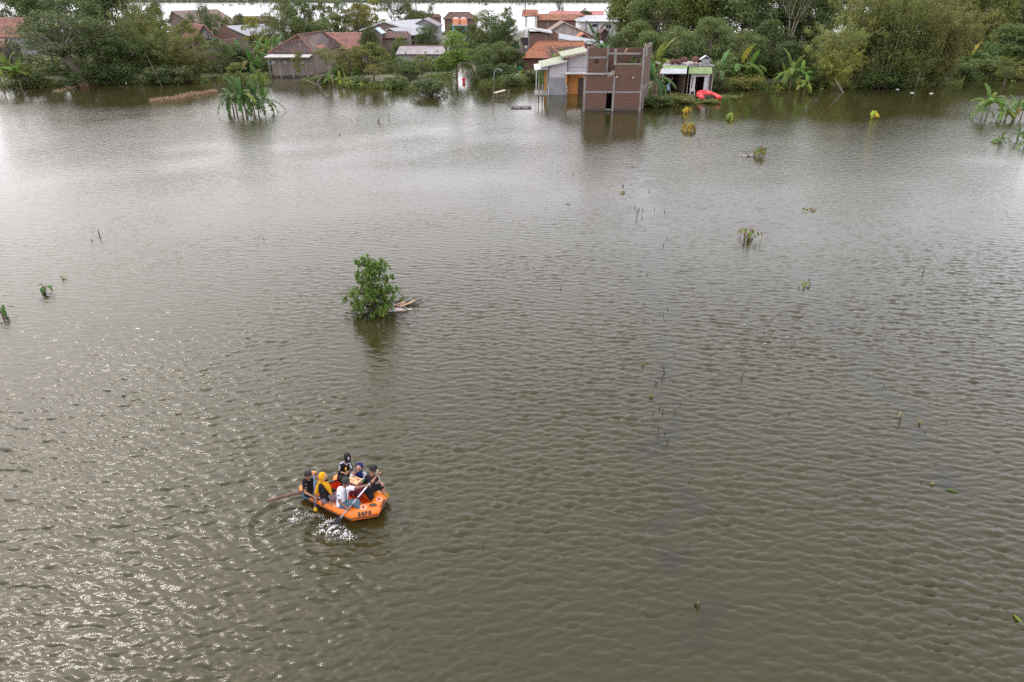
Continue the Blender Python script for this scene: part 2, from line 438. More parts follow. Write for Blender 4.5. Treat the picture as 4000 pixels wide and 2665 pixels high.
def wave_field(X, Y):
    z1, a1, b1 = [samp(t, 12.7, X, Y) for t in TA]
    c, s = math.cos(ROTB), math.sin(ROTB)
    XR, YR = X * c - Y * s, X * s + Y * c
    z2, a2, b2 = [samp(t, 9.3, XR, YR) for t in TB]
    patch = samp(TC[0], 173.0, X, Y)
    yc = np.interp(X / np.maximum(Y, 1), _cx, _cy)
    rough = 1 / (1 + np.exp(np.clip((Y - yc) / np.maximum(0.045 * yc, .5), -30, 30)))
    rough = 0.16 + 0.84 * rough
    rough = rough * np.clip(1 + 0.2 * patch, 0.6, 1.35)
    rough = np.where(Y > 300, 1.3, rough)                       # the second sheet of flood lies open to the wind
    weed = np.zeros_like(X)
    for (ax, ay, bx, by) in STREAKS:                            # slicks over drowned hedge lines
        L2 = (bx - ax) ** 2 + (by - ay) ** 2
        u = np.clip(((X - ax) * (bx - ax) + (Y - ay) * (by - ay)) / L2, 0, 1)
        dd = np.hypot(X - ax - u * (bx - ax) + .35 * np.sin(Y * 1.7) + .2 * np.sin(Y * 4.1), Y - ay - u * (by - ay))
        gs = np.exp(-(dd / (0.24 + 0.011 * Y)) ** 2); weed = np.maximum(weed, gs)
        rough = rough * (1 - 0.45 * gs)
    lee = np.exp(-((X - TREE.x) / 1.0) ** 4) * np.clip((TREE.y + .6 - Y) / .8, 0, 1) * np.clip((Y - TREE.y + 6.5) / 4, 0, 1)
    rough = rough * (1 - 0.76 * lee)                            # slack water behind the young tree
    geo = np.clip((56 - Y) / 26, 0, 1)
    A1, A2 = 0.0088, 0.0056
    e = rough * geo * np.clip(1.12 - (Y - 10) * 0.014, 0.62, 1.1)
    d = np.hypot(X - PADDLE.x, (Y - PADDLE.y))
    inside = np.exp(-(d / 0.75) ** 4)
    ring = 0.026 * np.exp(-((d - 0.98 - 0.06 * np.sin(3 * np.arctan2(Y - PADDLE.y, X - PADDLE.x))) / 0.085) ** 2) - 0.018 * np.exp(-((d - 0.82) / 0.1) ** 2)
    ring = ring * np.clip(0.5 - 0.9 * (X - PADDLE.x), 0, 1)
    d2 = np.hypot(X - SPLASH.x, Y - SPLASH.y)
    ring = ring + 0.05 * np.exp(-(d2 / 0.22) ** 2) * np.sin(d2 * 30 + 1) + 0.012 * np.sin(d2 * 17) * np.exp(-(d2 / 0.9) ** 2)
    dr = np.hypot(X - RAFT.x, Y - RAFT.y)                       # rings spreading from the raft
    ring = ring + 0.006 * np.sin(dr * 15) * np.exp(-((dr - 1.9) / 0.75) ** 2)
    z = e * (A1 * z1 + A2 * z2 * (1 + 1.5 * inside)) + ring
    ch = 1.05
    dx = ch * e * (A1 * a1 + A2 * (a2 * c + b2 * s))
    dy = ch * e * (A1 * b1 + A2 * (-a2 * s + b2 * c))
    return z, dx, dy, rough, geo, weed

def water_z(x, y):
    return float(wave_field(np.array([x * 1.0]), np.array([y * 1.0]))[0][0])

ys = [6.6]
while ys[-1] < 124:
    t = ys[-1] - 6.6
    ys.append(ys[-1] + 0.031 + 0.0013 * t + (0.012 * max(0, ys[-1] - 66)))
ys = np.array([-3500, -60] + ys + [180, 320, 700, 1500, 4000, 9000.])
ncol = 660
us = np.concatenate([[-1], np.linspace(-1, 1, ncol), [1]])
Yg, Ug = np.meshgrid(ys, us, indexing='ij')
half = 0.82 * np.clip(Yg, 6.6, 124) + 7.5
Xg = Ug * half
Xg[:, 0] = -6000; Xg[:, -1] = 6000
zz, dx, dy, rgh, geo, weed = wave_field(Xg, Yg)
edge = np.ones_like(zz); edge[:3] = 0; edge[-8:] = 0; edge[:, :2] = 0; edge[:, -2:] = 0
co = np.stack([Xg + dx * edge, Yg + dy * edge, zz * edge], -1).reshape(-1, 3)
nr, nc = Yg.shape
idx = np.arange(nr * nc).reshape(nr, nc)
quads = np.stack([idx[:-1, :-1], idx[:-1, 1:], idx[1:, 1:], idx[1:, :-1]], -1).reshape(-1, 4)
me = bpy.data.meshes.new('flood_water')
me.vertices.add(len(co)); me.vertices.foreach_set('co', co.ravel().astype(np.float32))
me.loops.add(quads.size); me.loops.foreach_set('vertex_index', quads.ravel().astype(np.int32))
me.polygons.add(len(quads))
me.polygons.foreach_set('loop_start', np.arange(0, quads.size, 4, dtype=np.int32))
me.polygons.foreach_set('loop_total', np.full(len(quads), 4, np.int32))
me.polygons.foreach_set('use_smooth', np.ones(len(quads), bool))
for nm, arr in (('wind', rgh), ('relief', np.clip(1 - geo, 0, 1) * rgh), ('weed', weed)):
    at = me.attributes.new(nm, 'FLOAT', 'POINT')
    at.data.foreach_set('value', arr.ravel().astype(np.float32))
me.update(calc_edges=True)
m, t, N, L, b = nodes_of('muddy_flood_water')
mud = mixc(t, ramp(t, noise_n(t, 0.06, 3, objco(t)), 0.35, 0.65), (0.0225, 0.0208, 0.0062), (0.027, 0.0248, 0.0085))
wa = N.new('ShaderNodeAttribute'); wa.attribute_name = 'weed'     # drowned hedges darken the water they stand in
wn = N.new('ShaderNodeMath'); wn.operation = 'MULTIPLY'; L.new(wa.outputs['Fac'], wn.inputs[0]); L.new(ramp(t, noise_n(t, 0.8, 5, objco(t), 0.65), 0.42, 0.7), wn.inputs[1])
mud = mixc(t, wn.outputs[0], mud, (0.013, 0.013, 0.011))
N.remove(b)
# light welling up out of the turbid water does not follow the slope of the surface: diffuse with an upright normal under a Fresnel gloss
dif = N.new('ShaderNodeBsdfDiffuse'); L.new(mud, dif.inputs['Color'])
upn = N.new('ShaderNodeCombineXYZ'); upn.inputs[2].default_value = 1; L.new(upn.outputs[0], dif.inputs['Normal'])
glo = N.new('ShaderNodeBsdfGlossy'); glo.inputs['Roughness'].default_value = 0.06; glo.inputs['Color'].default_value = (1, 1, 1, 1)
fre = N.new('ShaderNodeFresnel'); fre.inputs['IOR'].default_value = 1.333
mxs = N.new('ShaderNodeMixShader'); L.new(fre.outputs[0], mxs.inputs[0]); L.new(dif.outputs[0], mxs.inputs[1]); L.new(glo.outputs[0], mxs.inputs[2])
L.new(mxs.outputs[0], N['Material Output'].inputs[0])
def attr(nm):
    a = N.new('ShaderNodeAttribute'); a.attribute_name = nm
    return a.outputs['Fac']
def mul(a, bb):
    n = N.new('ShaderNodeMath'); n.operation = 'MULTIPLY'
    for s_, x in ((n.inputs[0], a), (n.inputs[1], bb)):
        if isinstance(x, (int, float)): s_.default_value = x
        else: L.new(x, s_)
    return n.outputs[0]
mp = N.new('ShaderNodeMapping'); mp.inputs['Rotation'].default_value = (0, 0, 0.15); mp.inputs['Scale'].default_value = (0.75, 1.5, 1)
L.new(objco(t), mp.inputs[0])
far_h = mul(noise_n(t, 2.0, 4, mp.outputs[0], 0.55), attr('relief'))
near_h = mul(noise_n(t, 6.0, 5, mp.outputs[0], 0.62), attr('wind'))
b1 = N.new('ShaderNodeBump'); b1.inputs['Strength'].default_value = 1; b1.inputs['Distance'].default_value = 0.055
b2 = N.new('ShaderNodeBump'); b2.inputs['Strength'].default_value = 1; b2.inputs['Distance'].default_value = 0.012
L.new(far_h, b1.inputs['Height']); L.new(near_h, b2.inputs['Height']); L.new(b1.outputs[0], b2.inputs['Normal'])
L.new(b2.outputs[0], glo.inputs['Normal']); L.new(b2.outputs[0], fre.inputs['Normal'])
me.materials.append(m)
water = link(bpy.data.objects.new('flood_water', me))
tag(water, 'murky olive brown flood water rippled by the wind', kind='structure')

# ------------------------------------------------------------------ ground: one sheet under the flood, a low village rise, and the far bank
g = MB(); g.add([(-6000, -3500, -1.3), (6000, -3500, -1.3), (6000, 9000, -1.3), (-6000, 9000, -1.3)], [(0, 1, 2, 3)])
tag(g.build('ground', M['soil']), 'flooded muddy field under the water', kind='structure')
BANK = [P(a, b) for a, b in ((-500, 352), (0, 345), (250, 322), (500, 318), (760, 312), (860, 300), (1000, 292), (1250, 296), (1400, 330), (1560, 318), (1720, 296), (1785, 290), (1798, 252), (1838, 252), (1852, 286), (2000, 292), (2240, 285), (2480, 330), (2600, 372), (2760, 366), (2900, 338), (3100, 330), (3400, 335), (3600, 328), (3760, 312), (4000, 304), (4500, 300))]
rng = random.Random(11)
g = MB()
front = [(p.x, p.y) for p in BANK]
rows = []
rows.append([(x, y - 0.6, -0.5) for x, y in front])
rows.append([(x, y + 2.2, 0.02) for x, y in front])
rows.append([(x * 1.03, y * 1.03 + 4, 0.16) for x, y in front])
for k in range(1, 6):
    rows.append([(x / y * (y + k * 26), y + k * 26, 0.2 + rng.uniform(-.1, .12)) for x, y in front])
rows.append([(x / y * (y + 150), y + 150, -0.6) for x, y in front])
n = len(front)
g.add([p for r in rows for p in r], [(i * n + j, i * n + j + 1, (i + 1) * n + j + 1, (i + 1) * n + j) for i in range(len(rows) - 1) for j in range(n - 1)])
tag(g.build('village_ground', M['soil'], smooth=True), 'low muddy village ground just clear of the flood', kind='structure')
g = MB()
g.add([(-2600, 960, -.5), (2600, 900, -.5), (2600, 985, .8), (-2600, 1045, .8), (2600, 2600, 2), (-2600, 2600, 2)], [(0, 1, 2, 3), (3, 2, 4, 5)])
tag(g.build('far_bank', M['soil']), 'low green bank across the far flood', kind='structure')
# ------------------------------------------------------------------ roofs and houses
def roof_plane(mb, A, B, C, D, kind='tile', mi=0, th=0.06):
    """A,B = eave (left, right), C,D = ridge (right, left), seen from outside; real corrugation and courses"""
    A, B, C, D = V(A), V(B), V(C), V(D)
    wdt = max((B - A).length, (C - D).length); hgt = max(((D - A).length, (C - B).length))
    nrm = (B - A).cross((D + C) / 2 - A).normalized()
    step = 0.14 if kind == 'tile' else 0.12
    nu = max(4, min(150, int(wdt / step)))
    nv = max(2, min(26, int(hgt / 0.36))) if kind == 'tile' else 2
    vs = []; uvs = []
    rows = []
    for j in range(nv):
        rows.append((j / nv, 0.045)); rows.append(((j + 0.97) / nv, 0.0))
    if kind != 'tile': rows = [(0, 0), (0.5, 0), (1, 0)]
    amp = 0.03 if kind == 'tile' else (0.022 if kind == 'sheet' else 0.0)
    for (v, lift) in rows:
        for i in range(nu + 1):
            u = i / nu
            p = (A.lerp(B, u)).lerp(D.lerp(C, u), v)
            p = p + nrm * (lift + amp * (1 if i % 2 else -1))
            vs.append(p); uvs.append((p - A).dot((B - A).normalized()))
    fs = []; fuv = []
    for j in range(len(rows) - 1):
        for i in range(nu):
            a = j * (nu + 1) + i
            f = (a, a + 1, a + nu + 2, a + nu + 1)
            fs.append(f)
            v0, v1 = rows[j][0] * hgt, rows[j + 1][0] * hgt
            fuv.append([(uvs[f[0]], v0), (uvs[f[1]], v0), (uvs[f[2]], v1), (uvs[f[3]], v1)])
    mb.add(vs, fs, mi, fuv)
    b = [A - nrm * .05, B - nrm * .05, C - nrm * .05, D - nrm * .05]   # underside
    if (C - D).length < 0.02: b = b[:3]
    c2 = [p - nrm * th for p in b]
    k = len(b)
    mb.add(b + c2, [tuple(range(k)), tuple(range(2 * k - 1, k - 1, -1))] + [((i + 1) % k, i, i + k, (i + 1) % k + k) for i in range(k)], mi)

def ridge_caps(mb, pts_pairs, mi=0, r=0.11):
    for a, b in pts_pairs:
        a, b = V(a), V(b)
        n = max(2, int((b - a).length / 0.34))
        for i in range(n):
            p = a.lerp(b, i / n); q = a.lerp(b, (i + 1.06) / n)
            mb.tube([p + V((0, 0, .03)), q + V((0, 0, .045))], [r, r * .86], 6, mi)

def opening_wall(mb, x0, x1, z0, z1, y0, y1, holes=(), mi=0):
    """wall in the xz plane between y0 and y1 with rectangular holes (hx0,hx1,hz0,hz1) left open"""
    xs = sorted({x0, x1, *[min(max(h[0], x0), x1) for h in holes], *[min(max(h[1], x0), x1) for h in holes]})
    for xa, xb in zip(xs[:-1], xs[1:]):
        xm = (xa + xb) / 2
        segs = [(z0, z1)]
        for h in holes:
            if h[0] < xm < h[1]:
                ns = []
                for a, b in segs:
                    if h[2] > a: ns.append((a, min(b, h[2])))
                    if h[3] < b: ns.append((max(a, h[3]), b))
                segs = [q for q in ns if q[1] - q[0] > 1e-4]
        for a, b in segs: mb.box(xa, xb, y0, y1, a, b, mi)

def front_house(name, label, cat, Yf, depth, eave, ridge, roofmat, wallmat, kind='tile', hip=False, wall_inset=0.4, back=True, group=None, caps=None, base_z=-0.4, ridge_frac=0.5, trim=None, windows=(), win_mat='glass_dark', posts=()):
    """a house whose roof slope faces the water. eave, ridge = (xl, xr, y) in the photo survey"""
    el, er = PY(eave[0], eave[2], Yf), PY(eave[1], eave[2], Yf)
    rl, rr = PY(ridge[0], ridge[2], Yf + depth * ridge_frac), PY(ridge[1], ridge[2], Yf + depth * ridge_frac)
    org = V(((el.x + er.x) / 2, Yf, 0))
    t = thing(name, label, cat, org, 0, group)
    yb = Yf + depth
    bl, brr = V((el.x, yb, el.z)), V((er.x, yb, er.z))
    mb = MB(org)
    roof_plane(mb, el, er, rr, rl, kind)
    roof_plane(mb, brr, bl, rl, rr, kind)
    if hip:
        roof_plane(mb, bl, el, rl, rl, kind); roof_plane(mb, er, brr, rr, rr, kind)
    roof = mb.build('roof', M[roofmat], t)
    if caps:
        cb = MB(org)
        prs = [(rl, rr)]
        if hip: prs += [(el, rl), (er, rr)]
        ridge_caps(cb, prs)
        cb.build('ridge_cap', M[caps], roof)
    mb = MB(org)
    i = wall_inset
    x0, x1 = el.x + i, er.x - i
    if not hip: x0, x1 = el.x + .18, er.x - .18
    ztop = el.z - 0.06
    ft = Yf + i
    hz = []
    for (a, b_, c, d) in windows:
        p, q = PY(a, d, ft), PY(b_, c, ft)
        hz.append((p.x, q.x, p.z, q.z))
    opening_wall(mb, x0, x1, base_z, ztop, ft, ft + .15, hz)
    mb.box(x0, x1, yb - i - .15, yb - i, base_z, ztop)
    for xa, xb in ((x0, x0 + .15), (x1 - .15, x1)):
        mb.box(xa, xb, ft + .151, yb - i - .151, base_z, ztop)
        if not hip:
            ry = Yf + depth * ridge_frac
            mb.add([(xa, ft, ztop), (xa, yb - i, ztop), (xa, ry, rl.z - .12), (xb, ft, ztop), (xb, yb - i, ztop), (xb, ry, rl.z - .12)],
                   [(0, 2, 1), (3, 4, 5), (0, 3, 5, 2), (1, 2, 5, 4)])
    mb.build('wall', M[wallmat], t)
    for h in hz:
        wb = MB(org); wb.box(h[0] + .05, h[1] - .05, ft + .06, ft + .09, h[2] + .05, h[3] - .05)
        wn = wb.build('window', M[win_mat], t)
        fb = MB(org)
        for q in ((h[0] + .004, h[0] + .05, h[2] + .05, h[3] - .05), (h[1] - .05, h[1] - .004, h[2] + .05, h[3] - .05), (h[0] + .004, h[1] - .004, h[3] - .05, h[3] - .004), (h[0] + .004, h[1] - .004, h[2] + .004, h[2] + .05)):
            fb.box(q[0], q[1], ft - .02, ft + .12, q[2], q[3])
        fb.build('frame', M['plaster_white'], wn)
    if trim:
        for q in posts:
            cb = MB(org); x = PY(q, eave[2], ft).x
            cb.box(x - .11, x + .11, ft - .03, ft + .1, base_z, ztop - .01)
            cb.build('column', M[trim], t)
    return t, dict(el=el, er=er, rl=rl, rr=rr, ft=ft, x0=x0, x1=x1, org=org, ztop=ztop)

def gable_house(name, label, cat, Yf, depth, left, apex, right, roofmat, wallmat, kind='sheet', overhang=0.35, base_z=-0.4, group=None, trim=None, ridge_shift=(0, 0), th=0.08, edge=None, holes=()):
    """a house whose gable faces the water: left eave, apex, right eave in the photo survey at Yf"""
    l, a, r = PY(*left, Yf), PY(*apex, Yf), PY(*right, Yf)
    org = V((a.x, Yf, 0))
    t = thing(name, label, cat, org, 0, group)
    dv = V((ridge_shift[0], depth, 0))
    mb = MB(org)
    o = V((0, -overhang, 0))
    roof_plane(mb, l + o + dv, l + o, a + o, a + o + dv, kind, th=th)
    roof_plane(mb, r + o, r + o + dv, a + o + dv, a + o, kind, th=th)
    rf = mb.build('roof', M[roofmat], t)
    if edge:
        eb = MB(org)
        for p, q in ((l, a), (a, r)):
            eb.slab(p + o + V((0, -.03, .07)), q + o + V((0, -.03, .07)), q + o + V((0, -.03, -.13)), p + o + V((0, -.03, -.13)), .03)
        eb.build('barge_board', M[edge], rf)
    mb = MB(org)
    ins = 0.3
    lz, rz = l.z - .12 - 0.0, r.z - .12
    sl = (a.z - l.z) / max(.1, a.x - l.x); sr = (a.z - r.z) / max(.1, r.x - a.x)
    xl, xr = l.x + ins, r.x - ins
    poly = [(xl, base_z), (xr, base_z), (xr, rz + sr * ins), (a.x, a.z - .12), (xl, lz + sl * ins)]
    mb.prism(poly, Yf, Yf + .15)
    mb.prism(poly, Yf + depth - .5, Yf + depth - .35)
    mb.box(xl, xl + .15, Yf + .151, Yf + depth - .501, base_z, lz + sl * ins - .02)
    mb.box(xr - .15, xr, Yf + .151, Yf + depth - .501, base_z, rz + sr * ins - .02)
    mb.build('wall', M[wallmat], t)
    if trim:
        for (qa, qb, qc, qd) in trim:
            p, q = PY(qa, qd, Yf), PY(qb, qc, Yf)
            cb = MB(org); cb.box(p.x, q.x, Yf - .03, Yf + .1, p.z, q.z); cb.build('column' if abs(q.z - p.z) > abs(q.x - p.x) else 'beam', M['concrete'], t)
    for (qa, qb, qc, qd) in holes:
        p, q = PY(qa, qd, Yf), PY(qb, qc, Yf)
        cb = MB(org); cb.box(p.x, q.x, Yf - .025, Yf + .02, p.z, q.z); cb.build('window', M['glass_dark'], t)
    return t, dict(l=l, a=a, r=r, org=org)

# -- the unfinished brick building standing in the water (survey from a 700 px wide crop, 3.363 px per photo px, left edge 1950)
def Z5(x, y): return (1950 + x / 3.363, y / 3.363)
Yb = P(*Z5(1495, 1462)).y
bt = thing('brick_building', 'unfinished two storey bare brick building standing in the flood', 'building', (P(*Z5(1495, 1462)).x, Yb, 0))
org = V(bt.location)
def q5(x, y, Y): return PY(*Z5(x, y), Y)
def rect5(x0, x1, y0, y1, Y):
    a, b_ = q5(x0, y1, Y), q5(x1, y0, Y)
    return q5(x0, (y0 + y1) / 2, Y).x, q5(x1, (y0 + y1) / 2, Y).x, a.z, b_.z
XL, XR = q5(1106, 1080, Yb).x, q5(1885, 1080, Yb).x
zl = q5(1300, 985, Yb).z          # top of the left ground floor front
zr = q5(1700, 850, Yb).z          # balcony parapet
zb0, zb1 = q5(1300, 1222, Yb).z, q5(1300, 1200, Yb).z
xm = q5(1500, 1200, Yb).x
dx0, dx1, dz0, dz1 = rect5(1405, 1485, 1222, 1432, Yb)
D6 = 6.2
mb = MB(org)
opening_wall(mb, XL, xm, -1, zl, Yb, Yb + .15, [(dx0, dx1, dz0, zb0)])
opening_wall(mb, xm + .001, XR, -1, zr, Yb, Yb + .15)
SK = q5(1975, 1000, Yb + D6).x - XR
def flank(mb, xa, y0, y1, z0, z1, th=.15, left=False):
    f0, f1 = SK * (y0 - Yb) / D6, SK * (y1 - Yb) / D6
    xs_ = (xa, xa + th) if left else (xa - th, xa)
    vs = [(xs_[0] + f0, y0, z0), (xs_[1] + f0, y0, z0), (xs_[1] + f1, y1, z0), (xs_[0] + f1, y1, z0)]
    vs += [(x, y, z1) for x, y, z in vs]
    mb.add(vs, [(0, 3, 2, 1), (4, 5, 6, 7), (0, 1, 5, 4), (1, 2, 6, 5), (2, 3, 7, 6), (3, 0, 4, 7)])
flank(mb, XL, Yb + .151, Yb + D6, -1, zl - .004, left=True)
mb.build('wall', M['brick'], bt)
ztopR = q5(1900, 600, Yb).z
mb = MB(org)                       # right flank, stepping down to the back
flank(mb, XR, Yb + .151, Yb + 2.1, -1, q5(1900, 745, Yb).z)
flank(mb, XR, Yb + 2.101, Yb + D6, -1, ztopR - .3)
mb.build('side_wall', M['brick'], bt)
Yu = Yb + 1.25                     # upper left room, set back behind the slab edge
ux0, ux1 = q5(1152, 800, Yu).x, q5(1428, 800, Yu).x
uz1 = q5(1300, 632, Yu).z
wx0, wx1, wz0, wz1 = rect5(1246, 1309, 770, 840, Yu)
mb = MB(org)
opening_wall(mb, ux0, ux1, zl - .1, uz1, Yu, Yu + .15, [(wx0, wx1, wz0, wz1)])
flank(mb, ux0 - SK * 1.25 / D6, Yu + .151, Yb + D6, zl - .1, uz1, left=True)
mb.box(ux1 - .151, ux1 - .001, Yu + .151, Yb + 4.4, zl - .1, uz1 - .35)
mb.box(ux1, xm + .2, Yu + 1.6, Yu + 1.75, zl - .1, uz1 - .25)
mb.build('upper_wall', M['brick'], bt)
mb = MB(org)                       # rear wall with an opening showing the leaves behind
Yr = Yb + D6
rzt = q5(1700, 632, Yr).z
hx0, hx1, hz0, hz1 = rect5(1732, 1800, 752, 850, Yr)
hx2, hx3, hz2, hz3 = rect5(1830, 1870, 770, 860, Yr)
opening_wall(mb, XL + SK, XR + SK, -1, rzt, Yr, Yr + .15, [(hx0, hx1, hz0, hz1), (hx2, hx3, hz2, hz3)])
mb.build('rear_wall', M['brick'], bt)
mb = MB(org)
mb.box(XL + SK + .16, XR - .16, Yb + .151, Yb + D6 - .001, zl - .28, zl - .12)
mb.build('floor_slab', M['concrete'], bt)
def member(nm, x0, x1, y0, y1, Y, dep=.2, proud=.025):
    a = rect5(x0, x1, y0, y1, Y)
    m_ = MB(org); m_.box(a[0], a[1], Y - proud, Y + dep, a[2], a[3]); return m_.build(nm, M['concrete'], bt)
member('column', 1106, 1132, 1006, 1490, Yb)
member('column', 1486, 1512, 1000, 1490, Yb)
member('column', 1862, 1887, 640, 1490, Yb, proud=.03)
member('beam', 1132.5, 1485.5, 1198, 1222, Yb, proud=.02)
member('beam', 1512.5, 1861.5, 1202, 1222, Yb, proud=.02)
member('column', 1150, 1170, 610, 965, Yu)
member('column', 1411, 1433, 612, 965, Yu)
member('beam', 1170.5, 1410.5, 745, 768, Yu, proud=.015)
member('column', 1514, 1542, 645, 858, Yb + .1)
member('beam', 1433.5, 1513.5, 697, 717, Yb + .1)
member('beam', 1542.5, 1861.5, 697, 717, Yb + .1)
member('parapet_sill', 1542.5, 1861.5, 838, 852, Yb, proud=.02)
m_ = MB(org); m_.box(XL + .1, xm - .05, Yb - .12, Yu - .03, zl + .002, zl + .1); m_.build('slab_edge', M['concrete'], bt)
for k, yy in enumerate((1.9, 3.9, 5.9)):
    m_ = MB(org); xx = XR + SK * yy / D6; m_.box(xx - .1, xx + .05, Yb + yy, Yb + yy + .24, -1, ztopR - .05 + .12 * (k % 2)); m_.build('column', M['concrete'], bt)
m_ = MB(org); flank(m_, XR + .03, Yb + .25, Yb + 1.88, zb0 + .3, zb0 + .52); flank(m_, XR + .03, Yb + 2.2, Yb + 3.88, zb0 + .3, zb0 + .52); m_.build('beam', M['concrete'], bt)
m_ = MB(org); m_.box(dx0 - .02, dx1 + .05, Yb - .06, Yb + .2, dz0 - .09, dz0); m_.build('door_sill', M['concrete'], bt)
for (a, b_, c) in ((1545, 990, 1010), (1758, 1002, 1018)):        # wooden putlogs left in the brickwork
    p = q5(a, c, Yb); m_ = MB(org); m_.tube([p + V((.1, .2, .1)), p + V((-.08, -.35, -.05))], .05, 6); m_.build('putlog', M['wood_white'], bt)
for (a, c) in ((1195, 1190), (1473, 1190), (1667, 1192), (1600, 1000)):
    p = q5(a, c, Yb); m_ = MB(org); m_.box(p.x - .06, p.x + .06, Yb - .004, Yb + .05, p.z - .06, p.z + .06); m_.build('putlog_hole', M['glass_dark'], bt)
for x0, y0, x1, y1, yy in ((1895, 690, 1925, 570, 3.5), (1650, 690, 1672, 640, 5.2), (1660, 685, 1690, 630, 5.3)):
    p, q = q5(x0, y0, Yb + yy), q5(x1, y1, Yb + yy)
    m_ = MB(); m_.tube([p - p, q - p], .05, 6)
    pl = m_.build('bamboo_pole', M['wood_pale']); pl.location = p
    tag(pl, {1895: 'tall pale bamboo pole leaning on the right flank of the brick building', 1650: 'left one of two short bamboo poles on the brick building rear parapet', 1660: 'right one of two short bamboo poles on the brick building rear parapet'}[x0], 'pole', 'bamboo poles left on the brick building')
p0, p1 = q5(1420, 1008, Yb - .1), q5(1506, 978, Yb - .1)
m_ = MB(p0); m_.slab(p0, p1, p1 + V((0, .5, .02)), p0 + V((0, .5, .02)), .05); m_.tube([p0 + V((.1, .2, -.05)), p0 + V((.55, .3, .6))], .035, 5)
tag(m_.build('plank', M['wood_white']), 'bleached planks lying on the ledge of the brick building', 'planks').location = p0

# -- the orange and white house left of it
Yo = P(*Z5(760, 1252)).y
ot = thing('orange_house', 'orange fronted house with white block gables beside the brick building', 'house', (q5(880, 1250, Yo).x, Yo, 0))
oo = V(ot.location)
def R(x0, x1, y0, y1, Y, th, nm, mt, par=ot, o_=oo, dz=0):
    a = rect5(x0, x1, y0, y1, Y); m_ = MB(o_); m_.box(a[0], a[1], Y, Y + th, a[2], a[3] + dz); return m_.build(nm, M[mt], par)
R(652, 878, 1022, 1300, Yo, .2, 'lower_wall', 'plaster_grey')
a = [q5(660, 1021, Yo), q5(888, 1021, Yo), q5(888, 800, Yo), q5(660, 885, Yo)]
m_ = MB(oo); m_.prism([(p.x, p.z) for p in a], Yo, Yo + .2); m_.build('upper_wall', M['block_white'], ot)
Yo2 = Yo + .6
a = [q5(905, 966, Yo2), q5(1175, 966, Yo2), q5(1175, 700, Yo2), q5(905, 770, Yo2)]
m_ = MB(oo); m_.prism([(p.x, p.z) for p in a], Yo2, Yo2 + .2); m_.build('upper_wall', M['block_white'], ot)
R(888, 906, 768, 1000, Yo + .3, .3, 'column', 'plaster_grey')
R(868, 1180, 957, 976, Yo - .5, 1.05, 'porch_slab', 'plaster_white')
R(908, 1175, 884, 892, Yo2 - .02, .05, 'beam', 'plaster_grey')
R(880, 1180, 980, 1300, Yo + 1.2, .2, 'porch_wall', 'orange_paint')
d_ = R(1045, 1105, 1026, 1300, Yo + 1.12, .06, 'door', 'door_dark')
R(1036, 1044, 1020, 1300, Yo + 1.1, .09, 'door_frame', 'wood_dark', d_)
R(872, 893, 1132, 1300, Yo - .3, .3, 'gate_post', 'plaster_grey')
R(878, 890, 985, 1131, Yo - .2, .12, 'porch_post', 'orange_paint')
# side and rear walls, hidden mass
a = rect5(652, 1180, 900, 1300, Yo)
m_ = MB(oo); m_.box(a[0], a[0] + .2, Yo + .21, Yo + 7, -1, a[3]); m_.box(a[1] - .2, a[1], Yo + 1.5, Yo + 7, -1, a[3] + 1); m_.box(a[0] + .21, a[1] - .21, Yo + 6.8, Yo + 7, -1, a[3]); m_.build('side_wall', M['plaster_grey'], ot)
for (xa, ya, xb, yb2) in ((540, 872, 892, 792), (822, 742, 1176, 668)):
    l0, r0 = q5(xa, ya, Yo - .5), q5(xb, yb2, Yo - .5)
    m_ = MB(oo)
    roof_plane(m_, l0 + V((0, 7, .0)), l0, r0, r0 + V((0, 7, .0)), 'sheet', th=.1)
    rf = m_.build('roof', M['pale_green'], ot)
    m_ = MB(oo); m_.slab(l0 + V((0, -.04, -.02)), r0 + V((0, -.04, -.02)), r0 + V((0, -.04, -.2)), l0 + V((0, -.04, -.2)), .035); m_.build('fascia', M['pale_green'] if xa == 822 else M['white_paint'], rf)
a = rect5(475, 645, 1210, 1240, Yo - .2)
m_ = MB(oo); m_.box(a[0], a[1], Yo - .4, Yo + 4, -.4, .13); m_.build('porch_floor', M['concrete'], ot)
for x, mt, y0, y1 in ((522, 'green_paint', 925, 1215), (571, 'green_paint', 925, 1190), (632, 'green_paint', 925, 1235)):
    p, q = q5(x - 9, y1, Yo + .3 + (x == 571) * 1.2), q5(x + 9, y0, Yo + .3 + (x == 571) * 1.2)
    Yc = Yo + .3 + (x == 571) * 1.2
    m_ = MB(oo); m_.box(p.x, q.x, Yc, Yc + .25, p.z + .75, q.z)
    c_ = m_.build('porch_column', M['green_paint'], ot)
    m_ = MB(oo); m_.box(p.x - .03, q.x + .03, Yc - .03, Yc + .28, -.3, p.z + .749); m_.build('plinth', M['plaster_grey'], c_)
R(592, 622, 935, 1190, Yo + 3, .2, 'porch_wall', 'orange_paint')
m_ = MB(oo); l0, r0 = q5(466, 915, Yo - .4), q5(640, 888, Yo - .4)
m_.slab(l0, r0, r0 + V((0, 4, .25)), l0 + V((0, 4, .25)), .14); m_.build('porch_canopy', M['white_paint'], ot)
p = q5(484, 1240, Yo - .3); m_ = MB(oo); m_.tube([(p.x, p.y, -.4), (p.x, p.y, l0.z)], .05, 6); m_.build('porch_pole', M['white_paint'], ot)
p = q5(645, 1240, Yo - .3); m_ = MB(oo); m_.tube([(p.x, p.y, -.4), (p.x, p.y, 1.2)], .05, 6); m_.build('porch_pole', M['white_paint'], ot)

